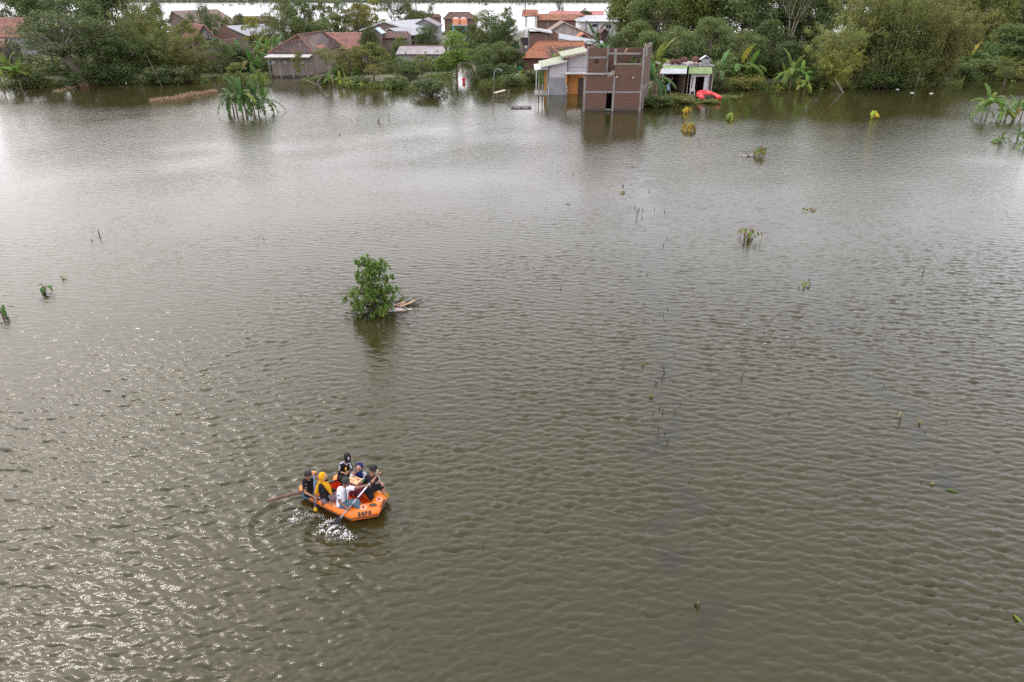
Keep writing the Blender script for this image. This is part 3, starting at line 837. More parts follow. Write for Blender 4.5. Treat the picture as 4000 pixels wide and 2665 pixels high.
# -- orange tiled house behind
Yd = P(2100, 288).y
ht, hi_ = front_house('tiled_house', 'long brown brick house under a bright orange tiled roof with dark mossy patch', 'house', Yd, 8,
    (*[Z5(x, 0)[0] for x in (275, 1165)], 765 / 3.363), (*[Z5(x, 0)[0] for x in (505, 1110)], 545 / 3.363), 'tile_patched', 'brick', caps='tile_new', windows=((2104, 2130, 237, 262),))
m_ = MB(hi_['org'])
a_, b_ = q5(140, 790, Yd + 1), q5(505, 790, Yd + 1)
c_, d_ = q5(500, 640, Yd + 4.2), q5(235, 640, Yd + 4.2)
roof_plane(m_, a_, b_, c_, d_); m_.build('side_roof', M['tile_dark'], ht)
tp = MB(); p = q5(230, 835, Yd + .5); q = q5(335, 930, Yd + .5)
n_ = 8; vs = []
for j in range(5):
    for i in range(n_ + 1):
        u = i / n_; v_ = j / 4
        vs.append((u * (q.x - p.x), .25 * math.sin(u * 9) * v_ + .1 * math.sin(v_ * 5 + u * 4), v_ * (q.z - p.z) - .25 * math.sin(u * PI) * (1 - v_)))
fs = [(j * (n_ + 1) + i, j * (n_ + 1) + i + 1, (j + 1) * (n_ + 1) + i + 1, (j + 1) * (n_ + 1) + i) for j in range(4) for i in range(n_)]
tp.add(vs + [(x, y + .03, z) for x, y, z in vs], fs + [tuple(k + len(vs) for k in reversed(f)) for f in fs])
o_ = tag(tp.build('tarpaulin', M['tarp_green']), 'green tarpaulin hung at the left end of the orange tiled house', 'tarpaulin'); o_.location = p

# -- brown brick house with white eave sheets, further back
Ye = P(2080, 262).y
et = thing('brick_house', 'brown brick upper storey house with two thin white sloping roof wings', 'house', (q5(580, 600, Ye).x, Ye, 0))
eo = V(et.location)
def RE(x0, x1, y0, y1, Y, th, nm, mt, par=et, o_=eo): return R(x0, x1, y0, y1, Y, th, nm, mt, par, o_)
a = rect5(398, 775, 440, 700, Ye)
m_ = MB(eo); m_.box(a[0], a[1], Ye, Ye + .2, -.4, a[3]); m_.box(a[0], a[0] + .2, Ye + .21, Ye + 6, -.4, a[3]); m_.box(a[1] - .2, a[1], Ye + .21, Ye + 6, -.4, a[3]); m_.box(a[0] + .21, a[1] - .21, Ye + 5.8, Ye + 6, -.4, a[3])
m_.build('wall', M['brick_red'], et)
RE(380, 397, 395, 700, Ye - .05, .25, 'column', 'concrete'); RE(606, 618, 450, 640, Ye - .03, .2, 'column', 'concrete'); RE(765, 778, 470, 600, Ye - .03, .2, 'column', 'concrete')
for (x0, y0, x1, y1) in ((145, 448, 400, 372), (400, 372, 700, 425)):
    l0, r0 = q5(x0, y0, Ye - .6), q5(x1, y1, Ye - .6)
    m_ = MB(eo); roof_plane(m_, l0 + V((0, 6.5, 0)), l0, r0, r0 + V((0, 6.5, 0)), 'sheet', th=.12); m_.build('roof', M['metal_white'], et)
    m_ = MB(eo); m_.slab(l0 + V((0, -.05, .03)), r0 + V((0, -.05, .03)), r0 + V((0, -.05, -.22)), l0 + V((0, -.05, -.22)), .04); m_.build('fascia', M['white_paint'], et)
l0, r0 = q5(780, 505, Ye - .5), q5(1370, 610, Ye - .5)
m_ = MB(eo); roof_plane(m_, l0 + V((0, 1.2, .75)), l0, r0, r0 + V((0, 1.2, .75)), 'flat', th=.1); m_.build('lean_to_roof', M['metal_white'], et)
for x in (193, 275):
    p = q5(x, 650, Ye); q = q5(x, 435, Ye); m_ = MB(eo); m_.tube([(p.x, Ye, -.4), q], .05, 6); m_.build('porch_post', M['grey_steel'], et)
a = rect5(200, 385, 640, 660, Ye); m_ = MB(eo); m_.box(a[0], a[1], Ye, Ye + 4, a[2] - .1, a[3] - .1); m_.build('balcony_floor', M['concrete'], et)
a = rect5(280, 380, 495, 600, Ye + 3); m_ = MB(eo); m_.box(a[0], a[1], Ye + 3, Ye + 3.1, a[2], a[3]); m_.build('screen_wall', M['asbestos'], et)
a = rect5(205, 300, 617, 640, Ye); m_ = MB(); m_.box(0, a[1] - a[0], 0, .06, 0, a[3] - a[2]); o_ = m_.build('tarpaulin', M['tarp_green']); o_.location = (a[0], Ye - .1, a[2]); tag(o_, 'small green tarpaulin tied along the balcony of the brick upper storey house', 'tarpaulin')

# -- gable houses in the middle distance
Yg_ = P(2240, 232).y
gable_house('plaster_house', 'bare plaster gable house behind the orange tiled roof', 'house', Yg_, 10, Z5(650, 425), Z5(850, 295), Z5(1235, 470), 'tile_grey', 'plaster_pink', 'tile', trim=[(*[Z5(x, 0)[0] for x in (840, 858)], 95, 175), (*[Z5(x, 0)[0] for x in (1005, 1020)], 115, 175), (Z5(790, 0)[0], Z5(1150, 0)[0], 138, 142)])
gable_house('small_tiled_house', 'small dark gable with an orange tiled edge right of the bare plaster gable', 'house', P(2290, 248).y, 6, Z5(1000, 520), Z5(1112, 440), Z5(1265, 550), 'tile_new', 'brick_red', 'tile')
Yl = P(2190, 200).y
lt, li = front_house('long_house', 'long brick house under mottled red tiles with pale concrete columns', 'house', Yl, 9, (Z5(495, 0)[0], Z5(1060, 0)[0], 268 / 3.363), (Z5(510, 0)[0], Z5(1055, 0)[0], 180 / 3.363), 'tile_orange', 'brick_red', trim='concrete', posts=[Z5(x, 0)[0] for x in (640, 785, 1020)])
gate = thing('tiled_gatehouse', 'open tower on pale columns with a small red tiled roof beside the long house', 'gatehouse', (q5(410, 300, Yl).x, Yl, 0))
go = V(gate.location)
for x0, x1 in ((340, 372), (470, 492)):
    a = rect5(x0, x1, 215, 420, Yl)
    for yy in (0, 3): m_ = MB(go); m_.box(a[0], a[1], Yl + yy, Yl + yy + .4, -.4, a[3]); m_.build('column', M['plaster_white'], gate)
a = rect5(335, 495, 210, 222, Yl); m_ = MB(go); m_.box(a[0], a[1], Yl - .05, Yl + 3.5, a[2] + .002, a[3]); m_.build('beam', M['plaster_white'], gate)
m_ = MB(go); A, B_, C_, D_ = q5(300, 215, Yl - .4), q5(512, 208, Yl - .4), q5(508, 125, Yl + 1.8), q5(312, 125, Yl + 1.8)
roof_plane(m_, A, B_, C_, D_); roof_plane(m_, V((B_.x, Yl + 4, B_.z)), V((A.x, Yl + 4, A.z)), D_, C_); m_.build('roof', M['tile_orange'], gate)
Yw = P(2340, 222).y
wt, wi = front_house('white_roof_house', 'white walled house under a bright white hipped metal roof', 'house', Yw, 10, (2258, 2447, 283 / 3.363), (2290, 2425, 200 / 3.363), 'metal_white', 'plaster_white', 'sheet', hip=True, trim='plaster_grey', posts=(2290, 2336, 2378), windows=((2312, 2338, 94, 106), (2366, 2388, 96, 112)))
gable_house('dark_gable_hut', 'little dark gable hut in front of the white roofed house', 'hut', P(2360, 240).y, 4, Z5(1325, 440), Z5(1388, 378), Z5(1448, 430), 'tile_brown', 'door_dark', 'tile')
front_house('red_roof_house', 'far house with a plain red sheet roof behind the long house', 'house', P(2280, 180).y, 9, (2147, 2360, 205 / 3.363), (2150, 2358, 143 / 3.363), 'red_sheet', 'brick_red', 'sheet')

# -- left of centre
front_house('grey_shed', 'low grey block shed under a weathered grey sheet roof', 'shed', P(1650, 268).y, 6, (1545, 1752, 712 / 3.363), (1562, 1730, 602 / 3.363), 'asbestos', 'plaster_grey', 'sheet', caps='tile_new')
Yk = P(1500, 226).y
gable_house('white_gable_house', 'brick gable house with a long bright white metal roof', 'house', Yk, 14, (1405, 118), (1500, 84), (1590, 112), 'metal_white', 'brick_grey', 'sheet', ridge_shift=(5.5, 0), edge='white_paint')
gable_house('second_white_roof_house', 'lower house with white sheet roof tucked against the white gable house', 'house', P(1545, 236).y, 9, (1490, 128), (1520, 110), (1585, 140), 'metal_white', 'brick_grey', 'sheet', ridge_shift=(4.0, 0))
front_house('brown_roof_house', 'low house with rusty brown tiled roof below the white gable house', 'house', P(1535, 248).y, 7, (1478, 1592, 150), (1496, 1590, 122), 'tile_brown', 'brick_grey')
gable_house('blue_roof_shed', 'small lean-to with a bluish metal roof sheet', 'shed', P(1475, 250).y, 4, (1452, 124), (1468, 110), (1494, 132), 'metal_blue', 'brick_grey', 'sheet')
gable_house('grey_gable_house', 'small grey roofed gable house behind the round dark tree', 'house', P(1660, 215).y, 9, (1622, 92), (1656, 73), (1715, 102), 'asbestos', 'plaster_grey', 'sheet')
front_house('far_red_house', 'far house with red hipped tile roof above the orange tanks', 'house', P(1795, 138).y, 10, (1730, 1862, 75), (1755, 1832, 48), 'tile_brown', 'brick_red', hip=True, caps='tile_red')
front_house('hidden_brown_house', 'brown tiled roof almost hidden by trees left of the far red house', 'house', P(1680, 138).y, 8, (1640, 1716, 68), (1645, 1712, 54), 'tile_brown', 'brick_red')

# -- brown tiled hip roof house near the left bank
Yp = P(1160, 302).y
pt = thing('hip_roof_house', 'grey brick house with a mossy brown hipped tile roof and pale eave sheet', 'house', (PY(1130, 207, Yp).x, Yp, 0))
pi_ = {'org': V(pt.location)}
hL, hR, hA, hB = PY(1045, 207, Yp), PY(1226, 207, Yp), PY(1165, 136, Yp + 3.6), PY(1258, 123, Yp + 12)
dlt = V((PY(1335, 165, Yp + 15.5).x - hR.x, 15.5, 0)); hR2, hL2 = hR + dlt, hL + dlt
mb = MB(pi_['org'])
roof_plane(mb, hL, hR, hA, hA); roof_plane(mb, hR, hR2, hB, hA); roof_plane(mb, hR2, hL2, hB, hB); roof_plane(mb, hL2, hL, hA, hB)
rf = mb.build('roof', M['tile_dark'], pt)
mb = MB(pi_['org']); ridge_caps(mb, [(hA, hB), (hL, hA), (hR, hA), (hR2, hB)]); mb.build('ridge_cap', M['tile_new'], rf)
mb = MB(pi_['org']); zt_ = hL.z - .06
wl, wr = hL.x + .3, hR.x - .3
mb.box(wl, wr, Yp + .15, Yp + .3, -.4, zt_)
for xx in (wl, wr):
    o1 = .3 * dlt.x / dlt.y; o2 = dlt.x * 15 / 15.5
    vs = [(xx - .08 + o1, Yp + .301, -.4), (xx + .08 + o1, Yp + .301, -.4), (xx + .08 + o2, Yp + 15, -.4), (xx - .08 + o2, Yp + 15, -.4)]
    mb.add(vs + [(x, y, zt_) for x, y, z in vs], [(0, 3, 2, 1), (4, 5, 6, 7), (0, 1, 5, 4), (1, 2, 6, 5), (2, 3, 7, 6), (3, 0, 4, 7)])
mb.build('wall', M['brick_grey'], pt)
for q in (1051, 1092, 1140, 1196):
    x = PY(q, 250, Yp + .15).x; cb = MB(pi_['org']); cb.box(x - .11, x + .11, Yp + .12, Yp + .25, -.4, zt_ - .01); cb.build('column', M['concrete'], pt)
m_ = MB(pi_['org']); A, B_ = PY(1028, 224, Yp - 1.1), PY(1205, 224, Yp - 1.1); C_, D_ = PY(1222, 211, Yp + .1), PY(1052, 211, Yp + .1)
roof_plane(m_, A, B_, C_, D_, 'sheet', th=.05); m_.build('eave_sheet', M['eave_sheet'], pt)
m_ = MB(pi_['org']); a, b_ = PY(1046, 252, Yp), PY(1218, 247, Yp); m_.box(a.x, b_.x, Yp + .13, Yp + .25, a.z, b_.z); m_.build('beam', M['concrete'], pt)
for x, mt in ((1057, 'glass_dark'), (1068, 'plaster_white'), (1115, 'plaster_white'), (1182, 'plaster_white')):
    a, b_ = PY(x - 5, 247, Yp + .1), PY(x + 5, 241, Yp + .1)
    m_ = MB(pi_['org']); m_.box(a.x, b_.x, Yp + .1, Yp + .2, a.z, b_.z); v_ = m_.build('vent', M['plaster_white'] if mt != 'glass_dark' else M['glass_dark'], pt)
    if mt != 'glass_dark':
        m_ = MB(pi_['org']); m_.box(a.x + .07, b_.x - .07, Yp + .085, Yp + .1, a.z + .05, b_.z - .05); m_.build('vent_hole', M['brick_grey'], v_)
front_house('rear_tiled_house', 'reddish tiled house behind the hip roofed house', 'house', P(1350, 262).y, 9, (1262, 1432, 192), (1272, 1420, 126), 'tile_red', 'brick_grey')
gable_house('white_sheet_barn', 'barn with a bright white sheet roof among the left trees', 'barn', P(925, 225).y, 9, (878, 103), (884, 101), (970, 140), 'metal_white', 'brick_grey', 'sheet', ridge_shift=(4.6, 0))
front_house('brown_row_house', 'long low brown tiled roof in front of the far flood', 'house', P(910, 190).y, 9, (822, 985, 98), (825, 980, 84), 'tile_brown', 'brick_red')
front_house('second_brown_house', 'upper brown tiled roof behind the long low brown roof', 'house', P(950, 165).y, 9, (905, 1050, 84), (910, 1045, 63), 'tile_brown', 'brick_red')
gable_house('tall_gable_house', 'big house with steep grey brown roof rising above the left trees', 'house', P(740, 215).y, 15, (660, 92), (672, 42), (870, 165), 'tile_grey', 'brick_grey', 'tile', ridge_shift=(3.4, 0))
gable_house('brick_gable_house', 'old red brick gable with pale columns right of the left bamboo', 'house', P(820, 268).y, 9, (755, 170), (800, 97), (862, 165), 'tile_red', 'brick_red', 'tile', ridge_shift=(-6, 0), trim=[(805, 808, 105, 215), (826, 829, 120, 215), (795, 858, 152, 156)])
front_house('left_red_house', 'faded red tiled roof at the left edge behind the spreading tree', 'house', P(40, 225).y, 9, (-120, 105, 146), (-100, 128, 68), 'tile_red', 'plaster_grey')
front_house('left_edge_shed', 'small brown tiled shed cut by the left edge of the view', 'shed', P(5, 268).y, 5, (-60, 12, 186), (-60, 22, 152), 'tile_red', 'door_dark')
gable_house('right_white_house', 'white sheet roof showing between the right hand trees', 'house', P(3900, 205).y, 8, (3868, 82), (3875, 64), (3920, 74), 'metal_white', 'brick_red', 'sheet')

# -- the shed with green fascias
Ys = P(2700, 374).y
st = thing('green_fascia_shed', 'half flooded small shop with light green fascia boards and open dark bays', 'shop', (PY(2680, 370, Ys).x, Ys, 0))
so = V(st.location)
def S(x0, x1, y0, y1, Y, th, nm, mt, par=st): 
    a, b_ = PY(x0, y1, Y), PY(x1, y0, Y); m_ = MB(so); m_.box(a.x, b_.x, Y, Y + th, a.z, b_.z); return m_.build(nm, M[mt], par)
a, b_ = PY(2588, 380, Ys), PY(2786, 256, Ys + .6)
zt = PY(2700, 262, Ys).z
m_ = MB(so); m_.box(a.x, a.x + .15, Ys + 2.5, Ys + 6, -.6, zt); m_.box(b_.x - .15, b_.x, Ys + .41, Ys + 6, -.6, zt); m_.box(a.x + .151, b_.x - .151, Ys + 5.8, Ys + 6, -.6, zt)
xm2 = PY(2682, 300, Ys).x; m_.box(xm2 - .1, xm2 + .1, Ys + .8, Ys + 5.79, -.6, zt)
m_.build('wall', M['brick'], st)
m_ = MB(so); m_.box(a.x - .2, b_.x + .1, Ys + .32, Ys + 6.3, zt + .002, zt + .16); m_.build('roof_slab', M['concrete'], st)
m_ = MB(so); A, B_, C_, D_ = PY(2587, 268, Ys - .3), PY(2685, 268, Ys - .3), PY(2685, 257, Ys + .3), PY(2592, 257, Ys + .3)
m_.slab(A, B_, C_, D_, .1); m_.build('fascia', M['green_paint'], st)
m_ = MB(so); A, B_, C_, D_ = PY(2689, 288, Ys - .5), PY(2782, 288, Ys - .5), PY(2782, 262, Ys + .3), PY(2692, 262, Ys + .3)
m_.slab(A, B_, C_, D_, .12); m_.build('fascia', M['green_paint'], st)
m_ = MB(so); A, B_, C_, D_ = PY(2579, 288, Ys - 1.2), PY(2682, 288, Ys - 1.2), PY(2684, 268, Ys - .32), PY(2584, 268, Ys - .32)
roof_plane(m_, A, B_, C_, D_, 'sheet', th=.03); m_.build('canopy', M['metal_white'], st)
p = PY(2581, 375, Ys - 1.1); m_ = MB(so); m_.tube([(p.x, p.y, -.5), (p.x + .05, p.y, PY(2581, 290, Ys - 1.1).z)], .05, 6); m_.build('post', M['white_paint'], st)
S(2681, 2691, 290, 385, Ys, .3, 'pillar', 'plaster_pink'); S(2775, 2785, 290, 385, Ys, .3, 'pillar', 'plaster_pink')
a, b_ = PY(2691, 384, Ys + .5), PY(2775, 290, Ys + .5)
dxa, dxb = PY(2719, 300, Ys + .5), PY(2753, 300, Ys + .5)
w1, w2 = PY(2699, 346, Ys + .5), PY(2708, 300, Ys + .5); w3, w4 = PY(2764, 346, Ys + .5), PY(2772, 300, Ys + .5)
m_ = MB(so); opening_wall(m_, a.x, b_.x, -.6, b_.z, Ys + .5, Ys + .65, [(dxa.x, dxb.x, -.5, dxa.z), (w1.x, w2.x, w1.z, w2.z), (w3.x, w4.x, w3.z, w4.z)]); m_.build('front_wall', M['white_paint'], st)
for c_, d_ in ((w1, w2), (w3, w4)):
    m_ = MB(so); m_.box(c_.x, d_.x, Ys + .56, Ys + .6, c_.z, d_.z); m_.build('window', M['door_dark'], st)
S(2693, 2716, 352, 376, Ys + .44, .05, 'low_panel', 'white_paint'); S(2754, 2774, 352, 376, Ys + .44, .05, 'low_panel', 'white_paint')
S(2697, 2712, 357, 371, Ys + .42, .015, 'panel_inset', 'brick')
for i, (x, y, r_) in enumerate(((2628, 240, .45), (2645, 246, .4), (2672, 231, .55), (2652, 248, .35), (2714, 238, .6), (2730, 244, .45))):
    p = PY(x, y + 10, Ys + 1.2 + .5 * (i % 3)); rr = random.Random(i)
    m_ = MB()
    for k in range(60):
        d_ = V((rr.gauss(0, 1), rr.gauss(0, 1), rr.gauss(0, .7))).normalized(); c_ = V((0, 0, r_ * .8))
        s_ = d_.orthogonal().normalized() * .12
        m_.add([c_ + d_ * r_ * .3 - s_, c_ + d_ * r_ * .3 + s_, c_ + d_ * r_ * rr.uniform(.85, 1.1)], [(0, 1, 2)])
    m_.ball((0, 0, r_ * .8), (r_ * .8, r_ * .8, r_ * .75), 10)
    o_ = m_.build('scrap_bundle', M['rust'], None); o_.location = (p.x, p.y, zt + .161)
    tag(o_, ('leftmost rusty brown scrap bundle on the shop roof', 'second rusty scrap bundle from the left on the shop roof', 'tall rusty scrap bundle behind the left ones on the shop roof', 'small rusty scrap bundle at the roof edge of the shop', 'biggest rusty scrap bundle right of the stone heap on the shop roof', 'rusty scrap bundle beside the little white roof on the shop')[i], 'scrap bundle', 'rusty scrap bundles on the shop roof')
rr = random.Random(4); p = PY(2698, 252, Ys + 1.0); m_ = MB()
for k in range(40):
    m_.ball((rr.gauss(0, .55), rr.gauss(0, .3), abs(rr.gauss(.08, .1))), (rr.uniform(.08, .2), rr.uniform(.08, .16), rr.uniform(.06, .12)), 5)
o_ = m_.build('rubble_heap', M['plaster_pink']); o_.location = (p.x, p.y, zt + .16); tag(o_, 'pale rubble heap in the middle of the shop roof', 'rubble', kind='stuff')
hv = thing('roof_vent', 'little white gabled vent standing on the shop roof', 'roof vent', (PY(2755, 243, Ys + 1.5).x, Ys + 1.5, zt + .16))
m_ = MB(); m_.slab((-.75, -.3, .55), (0, -.3, 1.05), (0, .5, 1.05), (-.75, .5, .55), .06); m_.slab((0, -.3, 1.05), (.75, -.3, .55), (.75, .5, .55), (0, .5, 1.05), .06); m_.build('roof', M['metal_white'], hv)
m_ = MB(); m_.box(-.5, .5, -.2, .4, 0, .62); m_.build('wall', M['plaster_grey'], hv)
lad = thing('drying_rack', 'blue cloth on crossed poles inside the dark open bay of the shop', 'drying rack', PY(2608, 370, Ys + .8) * 1.0)
lad.location.z = 0
m_ = MB(); m_.tube([(-.4, 0, -.3), (.1, 0, 1.9)], .03, 5); m_.tube([(.5, 0, -.3), (-.1, .1, 1.9)], .03, 5); m_.tube([(-.55, .1, .6), (.45, 0, 2)], .025, 5); m_.build('pole', M['wood_white'], lad)
m_ = MB(); m_.box(-.13, .15, -.1, .05, .55, 1.9); m_.build('cloth', M['blue_steel'], lad)

# -- water tanks on a light blue frame, lamp poles
tt = thing('tank_stand', 'light blue steel stand carrying two orange water tanks', 'tank stand', (PY(1795, 150, 178).x, 178, 0))
to = V(tt.location)
x0, x1, z1 = PY(1768, 96, 178).x - to.x, PY(1824, 96, 178).x - to.x, PY(1795, 98, 178).z
m_ = MB(); m_.box(x0, x1, -1.2, 1.2, z1 - .15, z1); m_.build('platform', M['blue_steel'], tt)
for xx in (x0 + .1, x1 - .1):
    for yy in (-1.1, 1.1): m_ = MB(); m_.box(xx - .08, xx + .08, yy - .08, yy + .08, -.4, z1 - .151); m_.build('leg', M['blue_steel'], tt)
m_ = MB()
for a, b_ in (((x0 + .1, -1.12, .8), (x1 - .1, -1.12, z1 - .4)), ((x1 - .1, -1.12, .8), (x0 + .1, -1.12, z1 - .4))): m_.tube([a, b_], .05, 5)
m_.build('brace', M['blue_steel'], tt)
for i, x in enumerate((1782, 1811)):
    p = PY(x, 96, 178); r_ = 12.6 / pxm(178); h_ = z1 + (PY(x, 72, 178).z - z1) * 1.0
    k_ = thing('water_tank', 'left orange plastic water tank on the light blue stand' if i == 0 else 'right orange plastic water tank on the light blue stand', 'water tank', (p.x, 178, z1), 0, 'orange water tanks')
    H_ = PY(x, 72, 178).z - z1
    m_ = MB(); pts = []; rs = []
    for q in range(9):
        f_ = q / 8; pts.append((0, 0, f_ * H_)); rs.append(r_ * (1.0 + .035 * (q % 2)) * (1 if q < 8 else .9))
    m_.tube(pts, rs, 16); m_.build('body', M['tank'], k_)
    m_ = MB(); m_.tube([(0, 0, H_ + .001), (0, 0, H_ + .14), (0, 0, H_ + .3)], [r_ * .85, r_ * .6, r_ * .2], 14); m_.build('lid', M['plaster_pink'], k_)
for i, (x, yb, yt) in enumerate(((1636, 190, -40), (2052, 175, -40))):
    p = P(x, yb); o_ = thing('utility_pole', 'dark utility pole rising above the white gable house' if i == 0 else 'dark utility pole above the tiled gatehouse tower', 'utility pole', (p.x, p.y, 0), 0, 'utility poles')
    zt_ = PY(x, yt, p.y).z; m_ = MB(); m_.tube([(0, 0, -.5), (-.12, 0, zt_)], [.16, .1], 8); m_.build('pole', M['wood_dark'], o_)
    m_ = MB(); m_.box(-1.1, .9, -.06, .06, zt_ - .9, zt_ - .75); m_.build('crossarm', M['wood_dark'], o_)
# ------------------------------------------------------------------ trees: prototypes in a 1 x 1 x 1 frame, shared by every copy
def leaf_quads(pts, nrm, size, rng, asp=0.5, droop=0.0):
    """arrays of leaf centres and facing -> vertices and quads (diamond leaves, slightly folded)"""
    n = len(pts)
    rnd = rng.normal(size=(n, 3))
    a = np.cross(nrm, rnd); a /= np.linalg.norm(a, axis=1, keepdims=True) + 1e-9
    if droop: a[:, 2] -= droop; a /= np.linalg.norm(a, axis=1, keepdims=True)
    b_ = np.cross(nrm, a); b_ /= np.linalg.norm(b_, axis=1, keepdims=True) + 1e-9
    s = size * rng.uniform(0.6, 1.35, n)[:, None]
    v = np.stack([pts - a * s, pts + b_ * s * asp, pts + a * s, pts - b_ * s * asp], 1)
    return v.reshape(-1, 3), np.arange(4 * n).reshape(n, 4)

def np_mesh(name, v, f, mats, smooth=False):
    me = bpy.data.meshes.new(name)
    me.vertices.add(len(v)); me.vertices.foreach_set('co', np.ascontiguousarray(v, np.float32).ravel())
    k = f.shape[1]
    me.loops.add(f.size); me.loops.foreach_set('vertex_index', f.ravel().astype(np.int32))
    me.polygons.add(len(f)); me.polygons.foreach_set('loop_start', np.arange(0, f.size, k, dtype=np.int32)); me.polygons.foreach_set('loop_total', np.full(len(f), k, np.int32))
    me.materials.append(mats); me.update(calc_edges=True)
    return me

def unit(a): return a / (np.linalg.norm(a, axis=-1, keepdims=True) + 1e-9)

def proto_broad(seed, nl=46, leaves=11500, zlo=0.2, size=0.0152, flat=0.75, gap=0.0, rad=(0.09, 0.19)):
    rng = np.random.default_rng(seed); rr = random.Random(seed)
    C = []
    while len(C) < nl:
        p = rng.uniform(-1, 1, 3)
        r = np.linalg.norm(p)
        if r > 1 or r < 0.45: continue
        z = zlo + (1 - zlo) * (p[2] * .5 + .5)
        C.append((p[0] * .42 * (1.05 - .45 * abs(z - .45)), p[1] * .42 * (1.05 - .45 * abs(z - .45)), z * 0.93))
    C = np.array(C); R = rng.uniform(*rad, nl)
    k = rng.choice(nl, leaves, p=R ** 2 / (R ** 2).sum())
    d = unit(rng.normal(size=(leaves, 3)))
    d[:, 2] = np.where(d[:, 2] < -.3, -d[:, 2], d[:, 2])
    pts = C[k] + d * (R[k] * rng.uniform(.55, 1.12, leaves) ** .7)[:, None] * np.array([1, 1, flat])
    nrm = unit(d * .7 + rng.normal(size=(leaves, 3)) * .55 + np.array([0, 0, .5]))
    v, f = leaf_quads(pts, nrm, size, rng, .55)
    crown = np_mesh('crown', v, f, M['leaf_tree'])
    m_ = MB(); top = V((rr.uniform(-.03, .03), rr.uniform(-.03, .03), .62))
    m_.tube([(0, 0, -.06), (0, 0, .12), top * .55 + V((.02, 0, 0)), top], [.03, .024, .018, .008], 7)
    for i in rr.sample(range(nl), min(nl, 12)):
        c = V(C[i]); b0 = top * rr.uniform(.35, .9)
        m_.tube([b0, b0.lerp(c, .5) + V((0, 0, -.03)), c], [.011, .007, .003], 5)
    return crown, m_.mesh('trunk', M['bark'], True)

def proto_umbrella(seed):                   # wide layered feathery crown on a leaning trunk
    rng = np.random.default_rng(seed); rr = random.Random(seed)
    nl = 60
    ang = rng.uniform(0, 2 * PI, nl); ra = np.sqrt(rng.uniform(0.02, 1, nl)) * .48
    z = .93 - ra ** 2 * 1.5 + rng.uniform(-.16, .03, nl) - .18 * (rng.random(nl) < .35)
    C = np.stack([np.cos(ang) * ra, np.sin(ang) * ra, z], 1)
    R = rng.uniform(.07, .13, nl); n = 9000
    k = rng.integers(0, nl, n); d = rng.normal(size=(n, 3))
    pts = C[k] + d * R[k][:, None] * np.array([.62, .62, .28])
    v, f = leaf_quads(pts, unit(rng.normal(size=(n, 3)) * .5 + np.array([0, 0, 1.])), .0115, rng, .5)
    m_ = MB(); fork = V((-.02, 0, .34))
    m_.tube([(.1, 0, -.06), (.07, 0, .15), fork], [.042, .034, .028], 8)
    for i in range(0, nl, 3):
        c = V(C[i]); m_.tube([fork, fork.lerp(c, .5) + V((0, 0, .05)), c], [.014, .009, .003], 5)
    return np_mesh('crown', v, f, M['leaf_tree']), m_.mesh('trunk', M['bark'], True)

def proto_bamboo(seed, nc=30, leaves=15500, spread=.42, lo=.16):
    rng = np.random.default_rng(seed); rr = random.Random(seed)
    m_ = MB(); P_ = []; 
    for i in range(nc):
        a = rr.uniform(0, 2 * PI); out = rr.uniform(.12, 1) * spread; b0 = V((math.cos(a), math.sin(a), 0)) * rr.uniform(.01, .1)
        hgt = rr.uniform(.62, 1.0) * (1 - .25 * out)
        pts = []
        for j in range(8):
            s_ = j / 7
            pts.append(b0 + V((math.cos(a), math.sin(a), 0)) * out * s_ ** 2.2 + V((0, 0, hgt * (s_ - .17 * s_ ** 4 * (out / spread)))))
        m_.tube([p + V((0, 0, -.04 if j == 0 else 0)) for j, p in enumerate(pts)], [.0055 * (1 - .75 * j / 7) for j in range(8)], 5)
        P_.append(np.array([list(p) for p in pts]))
    k = rng.integers(0, nc, leaves); s_ = lo + (1 - lo) * rng.beta(1.6, 1.2, leaves)
    cl = np.round(s_ * 13 + rng.normal(0, .16, leaves)) / 13         # sprays sit at the nodes
    cl = np.clip(.25 * s_ + .75 * cl, lo * .8, 1)
    P_ = np.array(P_); t_ = cl * 7; i0 = np.clip(t_.astype(int), 0, 6); fr = (t_ - i0)[:, None]
    base = P_[k, i0] * (1 - fr) + P_[k, i0 + 1] * fr
    side = rng.normal(size=(leaves, 3)); 
    ph = (k * 7.3 + np.round(cl * 13) * 2.4)
    dirn = np.stack([np.cos(ph), np.sin(ph), np.zeros(leaves)], 1)
    pts = base + dirn * (rng.uniform(0, .13, leaves) * (1.15 - cl * .6))[:, None] + side * .017 + np.array([0, 0, -.03]) * rng.random(leaves)[:, None]
    v, f = leaf_quads(pts, unit(side + dirn * .5 + np.array([0, 0, .7])), .0112, rng, .36, .45)
    return np_mesh('crown', v, f, M['leaf_bamboo']), m_.mesh('culm', M['culm'], True)

